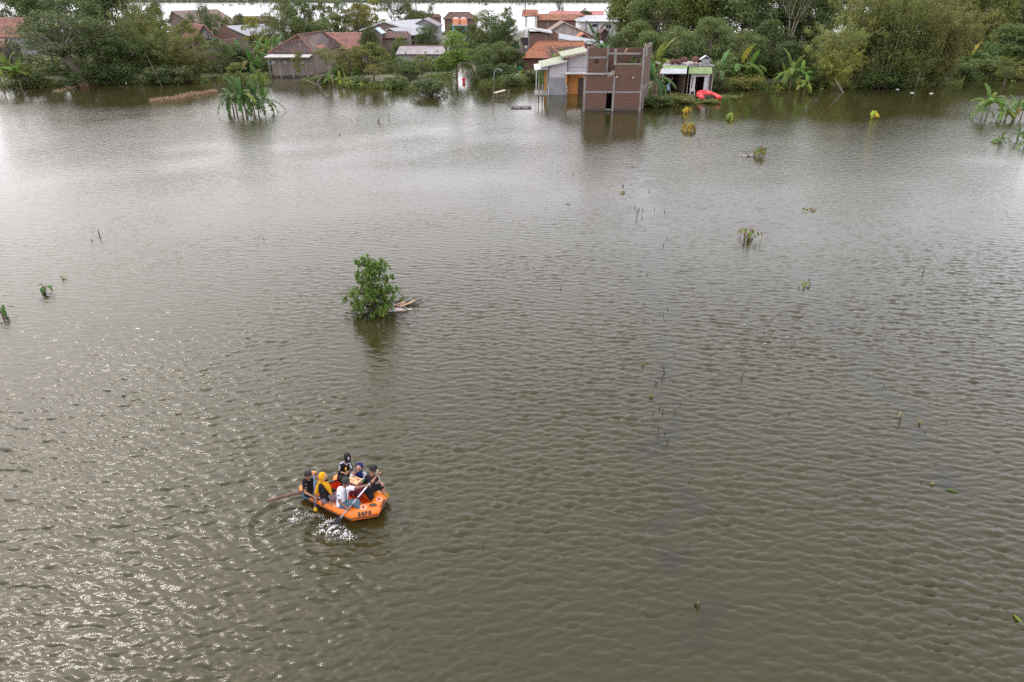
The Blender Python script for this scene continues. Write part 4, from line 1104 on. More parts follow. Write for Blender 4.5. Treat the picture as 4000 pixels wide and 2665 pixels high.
def proto_sparse(seed, leaves=2300):         # thin tree, branches show
    rng = np.random.default_rng(seed); rr = random.Random(seed)
    m_ = MB(); tips = []
    def grow(p, d, ln, r, lev):
        q = p + d * ln; mid = p + d * ln * .5 + V((rr.uniform(-1, 1), rr.uniform(-1, 1), 0)) * ln * .07
        m_.tube([p, mid, q], [r, r * .8, r * .62], 5)
        if lev == 0: tips.append(q); return
        if lev < 3: tips.append(mid)
        for _ in range(rr.choice((2, 3, 3))):
            nd = (d + V((rr.uniform(-1, 1), rr.uniform(-1, 1), rr.uniform(-.25, .6))) * .75).normalized()
            grow(q, nd, ln * rr.uniform(.62, .85), r * .62, lev - 1)
    grow(V((0, 0, -.05)), V((0, 0, 1)), .3, .019, 4)
    T = np.array([list(p) for p in tips])
    T[:, 2] /= T[:, 2].max() * 1.02
    sc = max(np.abs(T[:, :2]).max() * 2.1, 1e-3); zmax = max(p.z for p in tips) * 1.02
    m_.v = [(x / sc, y / sc, z / zmax if z > 0 else z) for x, y, z in m_.v]
    T[:, :2] /= sc
    k = rng.integers(0, len(T), leaves)
    pts = T[k] + rng.normal(size=(leaves, 3)) * np.array([.045, .045, .035])
    v, f = leaf_quads(pts, unit(rng.normal(size=(leaves, 3)) + np.array([0, 0, .8])), .014, rng, .5)
    return np_mesh('crown', v, f, M['leaf_tree']), m_.mesh('trunk', M['bark_pale'], True)

def proto_bush(seed, leaves=2600, mat='leaf_tree'):
    rng = np.random.default_rng(seed); rr = random.Random(seed)
    nl = 22
    C = np.stack([rng.uniform(-.36, .36, nl), rng.uniform(-.36, .36, nl), rng.uniform(.12, .78, nl)], 1); C[:, 2] *= 1 - .9 * (C[:, 0] ** 2 + C[:, 1] ** 2)
    R = rng.uniform(.12, .22, nl); k = rng.integers(0, nl, leaves); d = unit(rng.normal(size=(leaves, 3)))
    pts = C[k] + d * (R[k] * rng.uniform(.5, 1.15, leaves))[:, None]
    pts[:, 2] = np.abs(pts[:, 2])
    v, f = leaf_quads(pts, unit(d + rng.normal(size=(leaves, 3)) * .6 + np.array([0, 0, .5])), .034, rng, .5)
    m_ = MB()
    for i in range(0, nl, 2): c = V(C[i]); m_.tube([(c.x * .2, c.y * .2, -.15), c * .6, c], [.014, .01, .004], 4)
    return np_mesh('crown', v, f, M[mat]), m_.mesh('stem', M['bark'], True)

def proto_palm(seed):
    rng = np.random.default_rng(seed); rr = random.Random(seed)
    m_ = MB(); m_.tube([(0, 0, -.05), (.02, 0, .3), (0, 0, .72)], [.028, .022, .02], 8)
    pts = []; nr = []
    for i in range(22):
        a = i * 2.4; el_ = rr.uniform(-.2, 1.25)
        for j in range(34):
            s_ = .05 + .95 * j / 33
            r_ = .46 * s_ * math.cos(el_ * .8); z = .72 + .33 * s_ * math.sin(el_) - .28 * s_ ** 2.4
            for sd in (-1, 1):
                pts.append((math.cos(a) * r_ - math.sin(a) * sd * .03 * (1 - s_ * .6), math.sin(a) * r_ + math.cos(a) * sd * .03 * (1 - s_ * .6), z - .015))
                nr.append((rr.uniform(-.3, .3), rr.uniform(-.3, .3), 1))
    v, f = leaf_quads(np.array(pts), unit(np.array(nr)), .026, rng, .3, .3)
    return np_mesh('crown', v, f, M['leaf_tree']), m_.mesh('trunk', M['bark'], True)

PR = {'broad': [proto_broad(i) for i in (1, 2, 3, 4)],
      'airy': [proto_broad(i, 30, 3800, .25, .017, .7, rad=(.07, .14)) for i in (11, 12, 13)],
      'layer': [proto_broad(i, 34, 4600, .25, .02, .42, rad=(.1, .2)) for i in (21, 22)],
      'umbrella': [proto_umbrella(5)],
      'bamboo': [proto_bamboo(i) for i in (1, 2, 3)],
      'thin_bamboo': [proto_bamboo(7, 16, 3300, .28, .3), proto_bamboo(8, 14, 3000, .3, .35)],
      'sparse': [proto_sparse(i) for i in (3, 8, 14)],
      'bush': [proto_bush(i) for i in (1, 2, 3)],
      'bright_bush': [proto_bush(5, 2600, 'leaf_bamboo')],
      'palm': [proto_palm(2)]}
NAMES = {'broad': 'broadleaf_tree', 'airy': 'open_crowned_tree', 'layer': 'layered_tree', 'umbrella': 'spreading_tree', 'bamboo': 'bamboo_clump', 'thin_bamboo': 'bamboo_clump', 'sparse': 'thin_tree', 'bush': 'bush', 'bright_bush': 'bush', 'palm': 'palm_tree'}
CATS = {'bush': 'bush', 'bright_bush': 'bush', 'bamboo': 'bamboo', 'thin_bamboo': 'bamboo', 'palm': 'palm'}
_cnt = {}
trng = random.Random(77)
def tree(kind, px, py, top, wpx, label, tint=(1, 1, 1), rz=None, group=None, depth=1.0):
    p = P(px, py); zt = PY(px, top, p.y).z; wd = wpx / pxm(p.y)
    i = _cnt.get(kind, 0); _cnt[kind] = i + 1
    crown, trunk = PR[kind][i % len(PR[kind])]
    t = thing(NAMES[kind], label, CATS.get(kind, 'tree'), (p.x, p.y, 0), trng.uniform(0, 6.28) if rz is None else rz, group)
    t.scale = (wd, wd * depth, zt)
    k = 1.0
    c = link(bpy.data.objects.new('crown', crown), t)
    c.color = (tint[0] * k, tint[1] * k, tint[2] * k, 1)
    link(bpy.data.objects.new(trunk.name.split('.')[0], trunk), t)
    return t
DK = (.62, .68, .62); OL = (1.15, 1.05, .75); YL = (1.6, 1.4, .7); GR = (1.05, 1.1, 1.1); BR = (1.3, 1.0, .8); LG = (1.2, 1.5, .75); NO = (.9, .95, .85)
GT = 'trees crowding the flooded village'; GB = 'bamboo along the flooded bank'; GS = 'bushes standing along the water'
T_ = [
 # left bank
 ('umbrella', 285, 322, 18, 420, 'wide spreading dark tree with layered crown leaning over the left bank', DK, 0.2, GT),
 ('broad', 330, 285, -60, 330, 'tall dark tree rising behind the spreading tree at the left', DK, None, GT),
 ('broad', 20, 200, 18, 110, 'dark round tree above the faded red roof at the left edge', DK, None, GT),
 ('bamboo', 430, 312, -20, 260, 'dark bamboo clump with bare culms right of the spreading tree', (.55, .65, .62), None, GB),
 ('thin_bamboo', 520, 305, -50, 230, 'tall thin bamboo with culms against the far water at the left', (.8, .8, .7), None, GB),
 ('bamboo', 590, 312, 70, 230, 'dense green bamboo thicket behind the leaning dead trunk', (.62, .75, .62), None, GB),
 ('thin_bamboo', 590, 300, -40, 140, 'tall upright bamboo stems just left of the steep grey roof', (.85, .8, .65), None, GB),
 ('broad', 510, 318, 150, 170, 'low dark leafy tree at the water between the left bamboo clumps', DK, None, GT),
 ('bamboo', 700, 312, 75, 240, 'olive bamboo thicket in front of the steep grey brown roof', (.85, .85, .7), None, GB),
 ('bamboo', 770, 314, 150, 170, 'brownish tangled thicket at the end of the left bank', (.75, .68, .6), None, GB),
 ('airy', 640, 300, 55, 170, 'olive tree before the steep grey roof, half hiding its ridge', OL, None, GT),
 ('broad', 640, 200, 4, 90, 'small dark tree on the skyline left of the steep grey roof', DK, None, GT),
 ('sparse', 800, 215, 14, 100, 'thin sapling with dark tufts against the far water', DK, None, GT),
 ('sparse', 845, 225, 22, 90, 'second thin sapling nearer the white sheet barn', DK, None, GT),
 ('broad', 880, 215, 45, 110, 'dark bushy tree just above the white sheet barn', NO, None, GT),
 ('broad', 955, 205, 48, 70, 'small round tree on the long low brown roof line', NO, None, GT),
 ('airy', 870, 302, 140, 150, 'two stemmed green tree standing in water right of the left bank', NO, None, GT),
 ('broad', 930, 285, 170, 150, 'dark green tree below the white sheet barn', DK, None, GT),
 ('airy', 940, 345, 245, 120, 'yellowish open shrub tree behind the banana clump in the water', OL, None, GT),
 ('broad', 215, 275, -30, 180, 'tall dark tree at the top left beyond the spreading tree crown', DK, None, GT),
 ('airy', 440, 262, -50, 190, 'open dark tree on the skyline behind the left bamboo', (.7, .75, .65), None, GT),
 ('broad', 560, 245, -20, 170, 'dark tree on the skyline left of the steep grey brown roof', NO, None, GT),
 ('airy', 765, 285, 62, 150, 'olive open tree half hiding the steep grey brown roof', OL, None, GT),
 ('airy', 1125, 208, -15, 170, 'dark green tree behind the tall central bamboo', NO, None, GT),
 ('airy', 1320, 178, -15, 150, 'grey green tree on the skyline over the rear tiled house', NO, None, GT),
 ('broad', 1415, 175, 8, 120, 'dark skyline tree behind the big brownish olive tree', NO, None, GT),
 ('broad', 130, 198, -50, 160, 'tall dark tree at the top left corner behind the faded red roof', DK, None, GT),
 ('broad', 470, 270, -70, 200, 'tall dark tree topping the left bamboo thicket', DK, None, GT),
 ('bamboo', 640, 290, -30, 170, 'tall olive bamboo rising left of the steep grey brown roof', (.75, .78, .65), None, GB),
 ('broad', 1180, 182, -20, 150, 'dark skyline tree at the foot of the palm crown', DK, None, GT),
 ('airy', 1600, 178, 0, 130, 'dark open skyline tree over the small grey roofed house', (.6, .65, .55), None, GT),
 # centre left
 ('airy', 1005, 235, 64, 130, 'yellow green rounded tree left of the tall central bamboo', YL, None, GT),
 ('thin_bamboo', 1115, 225, -60, 190, 'tall dark bamboo clump behind the hip roofed house', (.6, .68, .55), None, GB),
 ('thin_bamboo', 1060, 232, -10, 160, 'thin grey bamboo left of the tall central clump', (.7, .7, .6), None, GB),
 ('palm', 1205, 195, -20, 110, 'dark palm crown on the skyline above the hip roofed house', DK, None, None),
 ('broad', 1180, 225, 60, 120, 'dark tree below the skyline palm, nearer the hip roof', NO, None, GT),
 ('broad', 1260, 222, 70, 140, 'round green tree above the hip roof ridge', GR, None, GT),
 ('airy', 1250, 180, -20, 120, 'grey green open tree right of the skyline palm', NO, None, GT),
 ('layer', 1330, 205, 30, 130, 'layered green tree behind the rear tiled house', NO, None, GT),
 ('airy', 1410, 205, 0, 170, 'big brownish olive tree behind the reddish tiled house', BR, None, GT),
 ('airy', 1480, 195, -10, 150, 'yellow olive tree left of the white gable house ridge', YL, None, GT),
 ('sparse', 1550, 195, -20, 130, 'tall dark thin crowned tree behind the white gable roof', (.5, .55, .5), None, GT),
 ('sparse', 1590, 200, 5, 110, 'open leafed dark tree beside the utility pole', (.6, .65, .55), None, GT),
 ('broad', 1640, 180, 40, 130, 'low dark tree in front of the hidden brown roof', NO, None, GT),
 ('sparse', 1715, 185, 20, 90, 'thin tree against the far flood near the far red house', (.6, .65, .55), None, GT),
 ('broad', 1675, 245, 88, 110, 'round dark green tree at the end of the white gable roof', DK, None, GT),
 ('broad', 1570, 258, 140, 80, 'round bright green tree just above the grey sheet roof', GR, None, GT),
 ('broad', 1450, 262, 100, 90, 'dark bushy tree left of the bluish roof sheet', DK, None, GT),
 ('airy', 1370, 318, 165, 160, 'olive open tree right of the hip roofed house', BR, None, GT),
 ('airy', 1462, 322, 155, 160, 'broad olive brown tree in front of the grey shed', OL, None, GT),
 ('airy', 1420, 320, 185, 150, 'grey olive tree over the yellow banana plants', BR, None, GT),
 ('sparse', 1300, 330, 190, 120, 'bare branched leaning tree before the hip roofed house corner', OL, None, GT),
 ('airy', 1175, 318, 185, 60, 'thin leafy creeper tree against the hip roofed house wall', OL, None, GT),
 ('airy', 1560, 322, 222, 130, 'grey green scrub tree hiding the grey shed wall', NO, None, GT),
 ('airy', 1650, 318, 214, 120, 'scrub tree under the right half of the grey sheet roof', OL, None, GT),
 ('sparse', 1490, 340, 250, 110, 'tangle of bare grey branches at the water edge', BR, None, GT),
 ('broad', 1600, 330, 255, 110, 'dark shrub tree at the water below the grey shed', DK, None, GT),
 ('broad', 1792, 174, 80, 120, 'dark tree behind the orange tanks, hiding the far red house wall', NO, None, GT),
 # centre
 ('layer', 1785, 296, 108, 150, 'bright green layered almond tree below the orange tanks', LG, None, GT),
 ('broad', 1750, 292, 205, 100, 'bright green bushy tree at the corner of the grey shed', LG, None, GT),
 ('broad', 1886, 308, 172, 105, 'mid green tree right of the gap where the person wades', GR, None, GT),
 ('broad', 1902, 322, 250, 100, 'low dark tree on the right side of the wading gap', DK, None, GT),
 ('broad', 1915, 255, 30, 170, 'big rounded green tree right of the orange tanks', NO, None, GT),
 ('airy', 1985, 215, 8, 80, 'tall narrow tree left of the tiled gatehouse tower', NO, None, GT),
 ('broad', 1975, 262, 70, 130, 'dark tree between the big rounded tree and the gatehouse', DK, None, GT),
 ('broad', 1955, 298, 165, 170, 'grey green wide tree left of the orange tiled house', NO, None, GT),
 ('broad', 2005, 300, 190, 110, 'dark tree overhanging the green tarpaulin', DK, None, GT),
 ('broad', 1975, 318, 245, 110, 'low dark round tree at the water left of the orange house porch', (.6, .75, .65), None, GT),
 ('broad', 1850, 238, 92, 120, 'dark tree just right of the two orange tanks', DK, None, GT),
 ('sparse', 2180, 172, -5, 70, 'small dark tufted tree on the skyline over the long house', (.45, .5, .45), None, GT),
 ('layer', 2285, 178, 18, 80, 'flat topped dark tree above the red sheet roof', (.55, .6, .5), None, GT),
 # right of the brick building, upper wood
 ('broad', 2455, 235, -90, 212, 'olive green tree behind the white hipped roof, right side', OL, None, GT),
 ('airy', 2400, 190, 5, 110, 'small olive tree peeping over the white hipped roof', OL, None, GT),
 ('broad', 2470, 280, 80, 180, 'dark leafy tree right of the white walled house', NO, None, GT),
 ('broad', 2400, 285, 135, 90, 'dark glossy tree behind the brick building parapet', DK, None, GT),
 ('broad', 2555, 262, -80, 235, 'grey green tree high in the wood above the brick building flank', NO, None, GT),
 ('broad', 2650, 250, -130, 268, 'tall yellow tinged tree above the shop with green fascia', OL, None, GT),
 ('broad', 2530, 305, 120, 170, 'vine covered dark tree between brick building and shop', GR, None, GT),
 ('broad', 2640, 305, 95, 190, 'dense green tree directly behind the shop roof', GR, None, GT),
 ('broad', 2760, 300, 60, 220, 'broad mid green tree behind the right end of the shop', GR, None, GT),
 ('broad', 2760, 245, -130, 257, 'tall dark tree at the top edge left of the bare grey trees', NO, None, GT),
 ('broad', 2880, 262, -110, 268, 'big green tree in the middle of the right hand wood', GR, None, GT),
 ('broad', 2900, 318, 110, 190, 'green tree with dark trunk right of the shop', NO, None, GT),
 ('broad', 2980, 305, 70, 200, 'dark tree above the right bank bananas', DK, None, GT),
 ('sparse', 3060, 290, -110, 212, 'bare greyish tree between the green wood and the bamboo', (.6, .6, .6), None, GT),
 ('broad', 3010, 255, -140, 246, 'dark tree at the top edge above the bananas', DK, None, GT),
 ('broad', 3080, 325, 160, 170, 'dark tree behind the tall right bank bananas', DK, None, GT),
 ('broad', 3130, 262, -140, 246, 'deep green tree behind the yellow green bamboo', DK, None, GT),
 ('broad', 2840, 335, 220, 130, 'low round tree at the water right of the shop', NO, None, GT),
 # right bamboo and wood
 ('bamboo', 3240, 342, 25, 330, 'yellow green bamboo clump left part of the big right bamboo stand', (1.15, 1.2, .95), None, GB),
 ('bamboo', 3270, 350, 150, 240, 'low bright yellow bamboo clump bowing over the right bank water', (1.5, 1.4, .95), None, GB),
 ('bamboo', 3330, 325, -150, 369, 'high olive bamboo behind the yellow clump', (1.0, 1.0, .85), None, GB),
 ('bamboo', 3450, 338, -170, 380, 'big olive bamboo clump in the middle of the right stand', (.85, .88, .72), None, GB),
 ('bamboo', 3560, 336, -130, 369, 'olive bamboo clump with a dark leaning culm near the stand centre', (.9, .9, .72), None, GB),
 ('bamboo', 3520, 342, 160, 260, 'low dark green bamboo skirt at the foot of the right stand', (.75, .85, .65), None, GB),
 ('bamboo', 3660, 330, -80, 313, 'brownish bamboo clump at the right end of the big stand', (.95, .88, .72), None, GB),
 ('bamboo', 3640, 334, 210, 200, 'low olive bamboo skirt at the right end of the stand', (.9, .9, .7), None, GB),
 ('broad', 3400, 250, -190, 291, 'tall wood tree showing above the big bamboo stand', NO, None, GT),
 ('broad', 3620, 240, -180, 313, 'tall dark tree behind the right end of the bamboo stand', NO, None, GT),
 ('broad', 3790, 262, -120, 268, 'brownish tall tree right of the big bamboo stand', OL, None, GT),
 ('broad', 3850, 225, -100, 224, 'very dark tree left of the white sheet roof at right', DK, None, GT),
 ('broad', 3960, 225, -120, 257, 'dark tree in the top right corner above the white sheet roof', DK, None, GT),
 ('broad', 3912, 285, 92, 200, 'rounded grey green tree over the right bank bananas', (1.0, 1.1, 1.05), None, GT),
 ('broad', 4020, 285, 60, 190, 'grey green tree cut by the right edge of the view', (1.0, 1.1, 1.05), None, GT),
 ('airy', 3760, 288, 95, 150, 'olive scrub tree between the bamboo stand and the round grey green tree', BR, None, GT),
 ('airy', 3920, 335, 215, 110, 'thin tree standing in the shallow water at the right bank', OL, None, GT),
 ('broad', 2500, 190, -70, 260, 'far dark tree filling the skyline over the white hipped roof end', NO, None, GT),
 ('broad', 2720, 190, -80, 300, 'far dark tree on the skyline above the shop', DK, None, GT),
 ('broad', 2950, 190, -80, 300, 'far dark tree on the skyline behind the big green tree', DK, None, GT),
 ('broad', 3180, 195, -80, 300, 'far dark tree on the skyline left of the bamboo tops', NO, None, GT),
 ('broad', 3420, 195, -80, 300, 'far dark tree on the skyline behind the bamboo tops', DK, None, GT),
 ('broad', 3700, 190, -80, 300, 'far dark tree on the skyline right of the bamboo tops', DK, None, GT),
 ('broad', 4000, 185, -80, 260, 'far dark tree at the top right corner', DK, None, GT),
 # bushes
 ('bush', 1690, 372, 293, 165, 'dark leaning bush standing in the open water left of the wading person', DK, None, GS),
 ('bush', 1400, 335, 290, 120, 'dark bush behind the yellow banana plants', NO, None, GS),
 ('bush', 1555, 345, 285, 110, 'grey green bush at the water edge left of the leaning bush', NO, None, GS),
 ('bush', 1265, 325, 285, 100, 'green bush at the corner of the hip roofed house', NO, None, GS),
 ('bush', 340, 335, 262, 190, 'dark undergrowth bush beneath the spreading tree', DK, None, GS),
 ('bush', 130, 338, 268, 170, 'dark bush right of the left edge banana plants', NO, None, GS),
 ('bush', 455, 330, 235, 150, 'black green bush at the foot of the dark bamboo', (.45, .55, .5), None, GS),
 ('bush', 620, 328, 245, 150, 'dark bush by the foot of the leaning dead trunk', (.55, .62, .52), None, GS),
 ('bush', 720, 326, 240, 130, 'grey brown bush at the right end of the left bank', (.65, .62, .55), None, GS),
 ('bush', 2000, 335, 280, 110, 'low bush at the water left of the orange house', NO, None, GS),
 ('bush', 2090, 322, 262, 90, 'leafy bush between green tarpaulin and orange house porch', NO, None, GS),
 ('bright_bush', 2648, 402, 362, 140, 'yellow green weedy bush in front of the shop', (.95, .95, .7), None, GS),
 ('bush', 2550, 416, 362, 110, 'dark grassy bush against the right flank of the brick building', NO, None, GS),
 ('bush', 2590, 412, 366, 100, 'leafy bush between brick building and yellow green bush', NO, None, GS),
 ('bright_bush', 2775, 404, 386, 80, 'low yellow green weeds before the red raft', (.9, .95, .65), None, GS),
 ('bright_bush', 2845, 390, 368, 80, 'low yellow green weeds right of the red raft', (.9, .95, .65), None, GS),
 ('bright_bush', 2905, 346, 282, 160, 'yellow green bush on the bank right of the shop', (1.0, .95, .65), None, GS),
 ('bush', 2810, 352, 290, 90, 'dark green bush at the right wall of the shop', NO, None, GS),
 ('bush', 3160, 342, 270, 130, 'dark bush under the right bank bananas', DK, None, GS),
 ('bush', 3830, 306, 215, 170, 'rounded dark green bush on the right bank', NO, None, GS),
 ('bright_bush', 3960, 310, 250, 140, 'yellow olive bush at the right edge bank', (.9, .9, .65), None, GS),
 ('bush', 3760, 315, 238, 120, 'dark bush at the right end of the bamboo stand', DK, None, GS),
 ('bush', 3440, 345, 270, 190, 'dark low bush under the big bamboo', (.6, .7, .5), None, GS),
 ('bush', 1856, 330, 292, 36, 'small dark bush right beside the wading person gap', DK, None, GS),
]
for a in T_: tree(*a)

# floating weed fringe and undergrowth nobody could count
def stuff_leaves(name, label, areas, mat, seed, size, tint=(1, 1, 1), zmax=.5):
    rng = np.random.default_rng(seed); vs = []
    for (px0, px1, py0, py1, n, h) in areas:
        q = np.array([list(P(px0 + (px1 - px0) * u, py0 + (py1 - py0) * u + rng.normal(0, 3))) for u in rng.random(n)])
        q[:, 2] = np.abs(rng.normal(0, h * .5, n)) + .02
        v, f = leaf_quads(q, unit(rng.normal(size=(n, 3)) + np.array([0, -.2, .5])), size, rng, .45)
        vs.append(v)
    v = np.concatenate(vs); f = np.arange(len(v)).reshape(-1, 4)
    o = link(bpy.data.objects.new(name, np_mesh(name, v, f, M[mat]))); o.color = (*tint, 1)
    return tag(o, label, kind='stuff')
stuff_leaves('bank_weeds', 'low green weeds and undergrowth along the flooded banks', [(1180, 1330, 322, 318, 1500, .5), (1320, 1640, 338, 346, 2600, .6), (0, 420, 345, 322, 2200, .8), (420, 820, 326, 318, 2600, .7), (2500, 2700, 412, 400, 1400, .4), (2700, 2870, 402, 390, 700, .25), (2850, 3220, 348, 340, 2200, .6), (3200, 3760, 346, 330, 3600, .7), (3740, 4050, 312, 306, 2600, .6), (1862, 2140, 330, 312, 1700, .6), (1660, 1782, 305, 300, 800, .6), (850, 1060, 312, 300, 1600, .6)], 'leaf_tree', 3, .13, (1.05, 1.1, .85))
stuff_leaves('village_undergrowth', 'dense scrub filling the ground between the village houses', [(0, 900, 300, 285, 5000, 1.6), (860, 1400, 280, 270, 4500, 1.6), (1300, 1765, 300, 275, 4800, 1.6), (1862, 2000, 288, 280, 1600, 1.5), (2400, 3300, 318, 300, 9000, 2.2), (3200, 4100, 315, 285, 8000, 2.2), (0, 1500, 262, 240, 6000, 2.), (1400, 2300, 255, 225, 6000, 1.8), (2400, 4100, 280, 250, 9000, 3), (800, 2200, 215, 190, 6000, 2.2), (2400, 4100, 240, 210, 8000, 3)], 'leaf_tree', 4, .3, (.85, .9, .8))
def dry_strip(name, label, path, n, h, seed):
    rr = random.Random(seed); m_ = MB()
    for _ in range(n):
        u = rr.random() * (len(path) - 1); i = int(u); u -= i
        a, b_ = path[i], path[i + 1]
        p = P(a[0] + (b_[0] - a[0]) * u + rr.gauss(0, 5), a[1] + (b_[1] - a[1]) * u + rr.gauss(0, 1.5))
        d_ = V((rr.uniform(-.5, .5), rr.uniform(-.5, .5), 0)); hh = h * rr.uniform(.4, 1.2); w_ = V((rr.uniform(-1, 1), rr.uniform(-1, 1), 0)).normalized() * .035
        m_.add([p - w_ + V((0, 0, -.05)), p + w_ + V((0, 0, -.05)), p + d_ * .6 + w_ * .7 + V((0, 0, hh * .7)), p + d_ + V((0, 0, hh))], [(0, 1, 2, 3)])
    return tag(m_.build(name, M['dry']), label, kind='stuff')
dry_strip('dry_reeds', 'patch of dry pinkish reeds at the foot of the left bank', [(318, 338), (350, 333), (428, 326)], 900, 1.0, 1)
dry_strip('dry_grass_ridge', 'thin ridge of dry straw coloured grass lying in the left water', [(595, 396), (640, 392), (690, 386), (740, 372), (790, 368), (845, 358)], 900, .36, 2)
dry_strip('floating_straw', 'little drift of floating straw near the left bank', [(268, 345), (290, 343), (215, 357), (238, 357)], 120, .25, 3)

# far bank: a wooded strip beyond the second sheet of flood, and shrubs standing in it
rng = np.random.default_rng(8); n = 15000
ph = rng.uniform(-1000, 1000, n); base = 960 - ph * .0115
clump = 2.6 + 1.0 * np.sin(ph * .11) + .8 * np.sin(ph * .037 + 1) + .6 * np.sin(ph * .31)
pts = np.stack([ph, base + rng.uniform(0, 40, n), rng.random(n) * np.maximum(clump, 1.8) * 1.3], 1)
v, f = leaf_quads(pts, unit(rng.normal(size=(n, 3)) + np.array([0, -.6, .6])), 1.5, rng, .7)
tag(link(bpy.data.objects.new('far_treeline', np_mesh('far_treeline', v, f, M['far_green']))), 'grey green wooded strip along the far edge of the flood', kind='stuff')
for i, (x, y, wd, top) in enumerate(((873, 20, 8, 15), (902, 22, 18, 17), (935, 18, 14, 13), (953, 18, 9, 11), (985, 17, 20, 12), (1636, 14, 14, 9), (1655, 12, 14, 8), (1690, 18, 16, 10), (1872, 16, 8, 10), (1898, 19, 20, 12), (2030, 18, 10, 13), (2068, 19, 10, 13), (2085, 18, 12, 12), (2315, 12, 12, 8))):
    t = tree('bush', x, y, top, wd, ('tiny dark shrub far out in the pale flood left of the tall central bamboo', 'tiny dark shrub far out in the pale flood between the thin dark trees', 'tiny dark shrub far out in the pale flood above the gatehouse and round tree')[0 if i < 5 else (1 if i < 10 else 2)], (.5, .6, .5), None, 'shrubs standing in the far flood')
# ------------------------------------------------------------------ banana plants: stem and every leaf its own part
def banana_leaf(seed, L_=1.0, W_=.12, arch=.55, torn=.5, up=.5):
    rr = random.Random(seed); m_ = MB(); n = 12
    mid = []
    for i in range(n + 1):
        s_ = i / n
        mid.append(V((L_ * s_ * (1 - .18 * arch * s_), 0, L_ * (up * s_ - arch * s_ ** 2))))
    for sd in (-1, 1):
        for i in range(n):
            s0, s1 = i / n, (i + 1) / n
            if s0 < .12: continue
            f0 = math.sin(PI * min(1, (s0 - .1) / .93)) ** .55; f1 = math.sin(PI * min(1, max(0.02, (s1 - .1)) / .93)) ** .55
            tear = rr.random() < torn
            gp = .25 / n * L_ if tear else 0
            dz = -rr.uniform(.02, .1) * (1.6 if tear else .6)
            a, b_ = mid[i], mid[i + 1]
            m_.add([a, a.lerp(b_, 1), b_ + V((-gp + .02, sd * W_ * f1, dz * W_ * 5)), a + V((gp + .02, sd * W_ * f0, dz * W_ * 5))], [(0, 1, 2, 3) if sd > 0 else (3, 2, 1, 0)])
    m_.tube(mid[::3] if (n % 3 == 0) else mid, [.014, .012, .009, .006, .003][:len(mid[::3])], 4)
    return m_.mesh('leaf', M['leaf_banana'], False)
BL = [banana_leaf(1, arch=.5, torn=.35, up=.8), banana_leaf(2, arch=.75, torn=.6, up=.75), banana_leaf(3, arch=1.15, torn=.75, up=.6), banana_leaf(4, arch=.45, torn=.15, up=.9, W_=.1), banana_leaf(5, arch=.9, torn=.5, up=.5)]
STEM = MB(); STEM.tube([(0, 0, -.3), (.01, 0, .3), (0, .015, .7), (.005, 0, 1)], [.062, .055, .043, .03], 8)
STEM = STEM.mesh('stem', M['bstem'], True)
def banana(px, py, top, label, nleaf=8, tint=(1, 1, 1), yellow=0, size=None, seed=0, stem_frac=.55, group='banana plants'):
    rr = random.Random(seed + int(px)); p = P(px, py); H_ = max(.5, PY(px, top, p.y).z)
    t = thing('banana_plant', label, 'banana plant', (p.x, p.y, 0), rr.uniform(0, 6.28), group)
    sh = H_ * stem_frac
    s_ = link(bpy.data.objects.new('stem', STEM), t); s_.scale = (1.3 * (.5 + H_ * .18), 1.3 * (.5 + H_ * .18), sh)
    nleaf += 4; L_ = size or H_ * .68
    for k in range(nleaf):
        young = k < max(1, nleaf // 4)
        me = BL[3] if young and k == 0 else BL[rr.choice((0, 0, 1) if young else (1, 2, 4, 1))]
        o = link(bpy.data.objects.new('leaf', me), t)
        o.location = (0, 0, sh * rr.uniform(.93, 1.0))
        pitch = -rr.uniform(.35, .75) if young else rr.uniform(-.35, .35)
        if young and k == 0: pitch = -.55
        o.rotation_euler = (rr.uniform(-.25, .25), pitch, k * 2.4 + rr.uniform(-.4, .4))
        l2 = L_ * rr.uniform(.8, 1.15); o.scale = (l2, l2 * rr.uniform(.9, 1.25), l2)
        c = [x * rr.uniform(.8, 1.2) for x in tint]
        if rr.random() < yellow * .6: c = rr.choice(([2.3, 1.25, .6], [1.9, 1.35, .6], [1.5, .7, .55]))
        o.color = (*c, 1)
    return t
G1 = 'banana plants standing in a clump in the left water'
DKB = (.6, .7, .65)
for a in ((928, 455, 318, 'second banana plant from the left in the left water clump'), (950, 462, 300, 'tallest banana plant in the middle of the left water clump'), (963, 458, 312, 'banana plant with thick brown stem just right of the tallest one'), (996, 457, 322, 'banana plant right of centre in the left water clump'), (1012, 452, 345, 'short banana plant near the right end of the left water clump'), (1034, 440, 372, 'smallest banana plant at the right end of the left water clump'), (914, 448, 335, 'banana plant with drooping leaves at the left end of the left water clump')):
    banana(*a, 4, (.6, .68, .66), .05, group=G1, size=2.3)
G2 = 'banana plants along the flooded banks'
LGB = (1.1, 1.08, .75); YGB = (1.45, 1.25, .7); GGB = (.85, .92, .85)
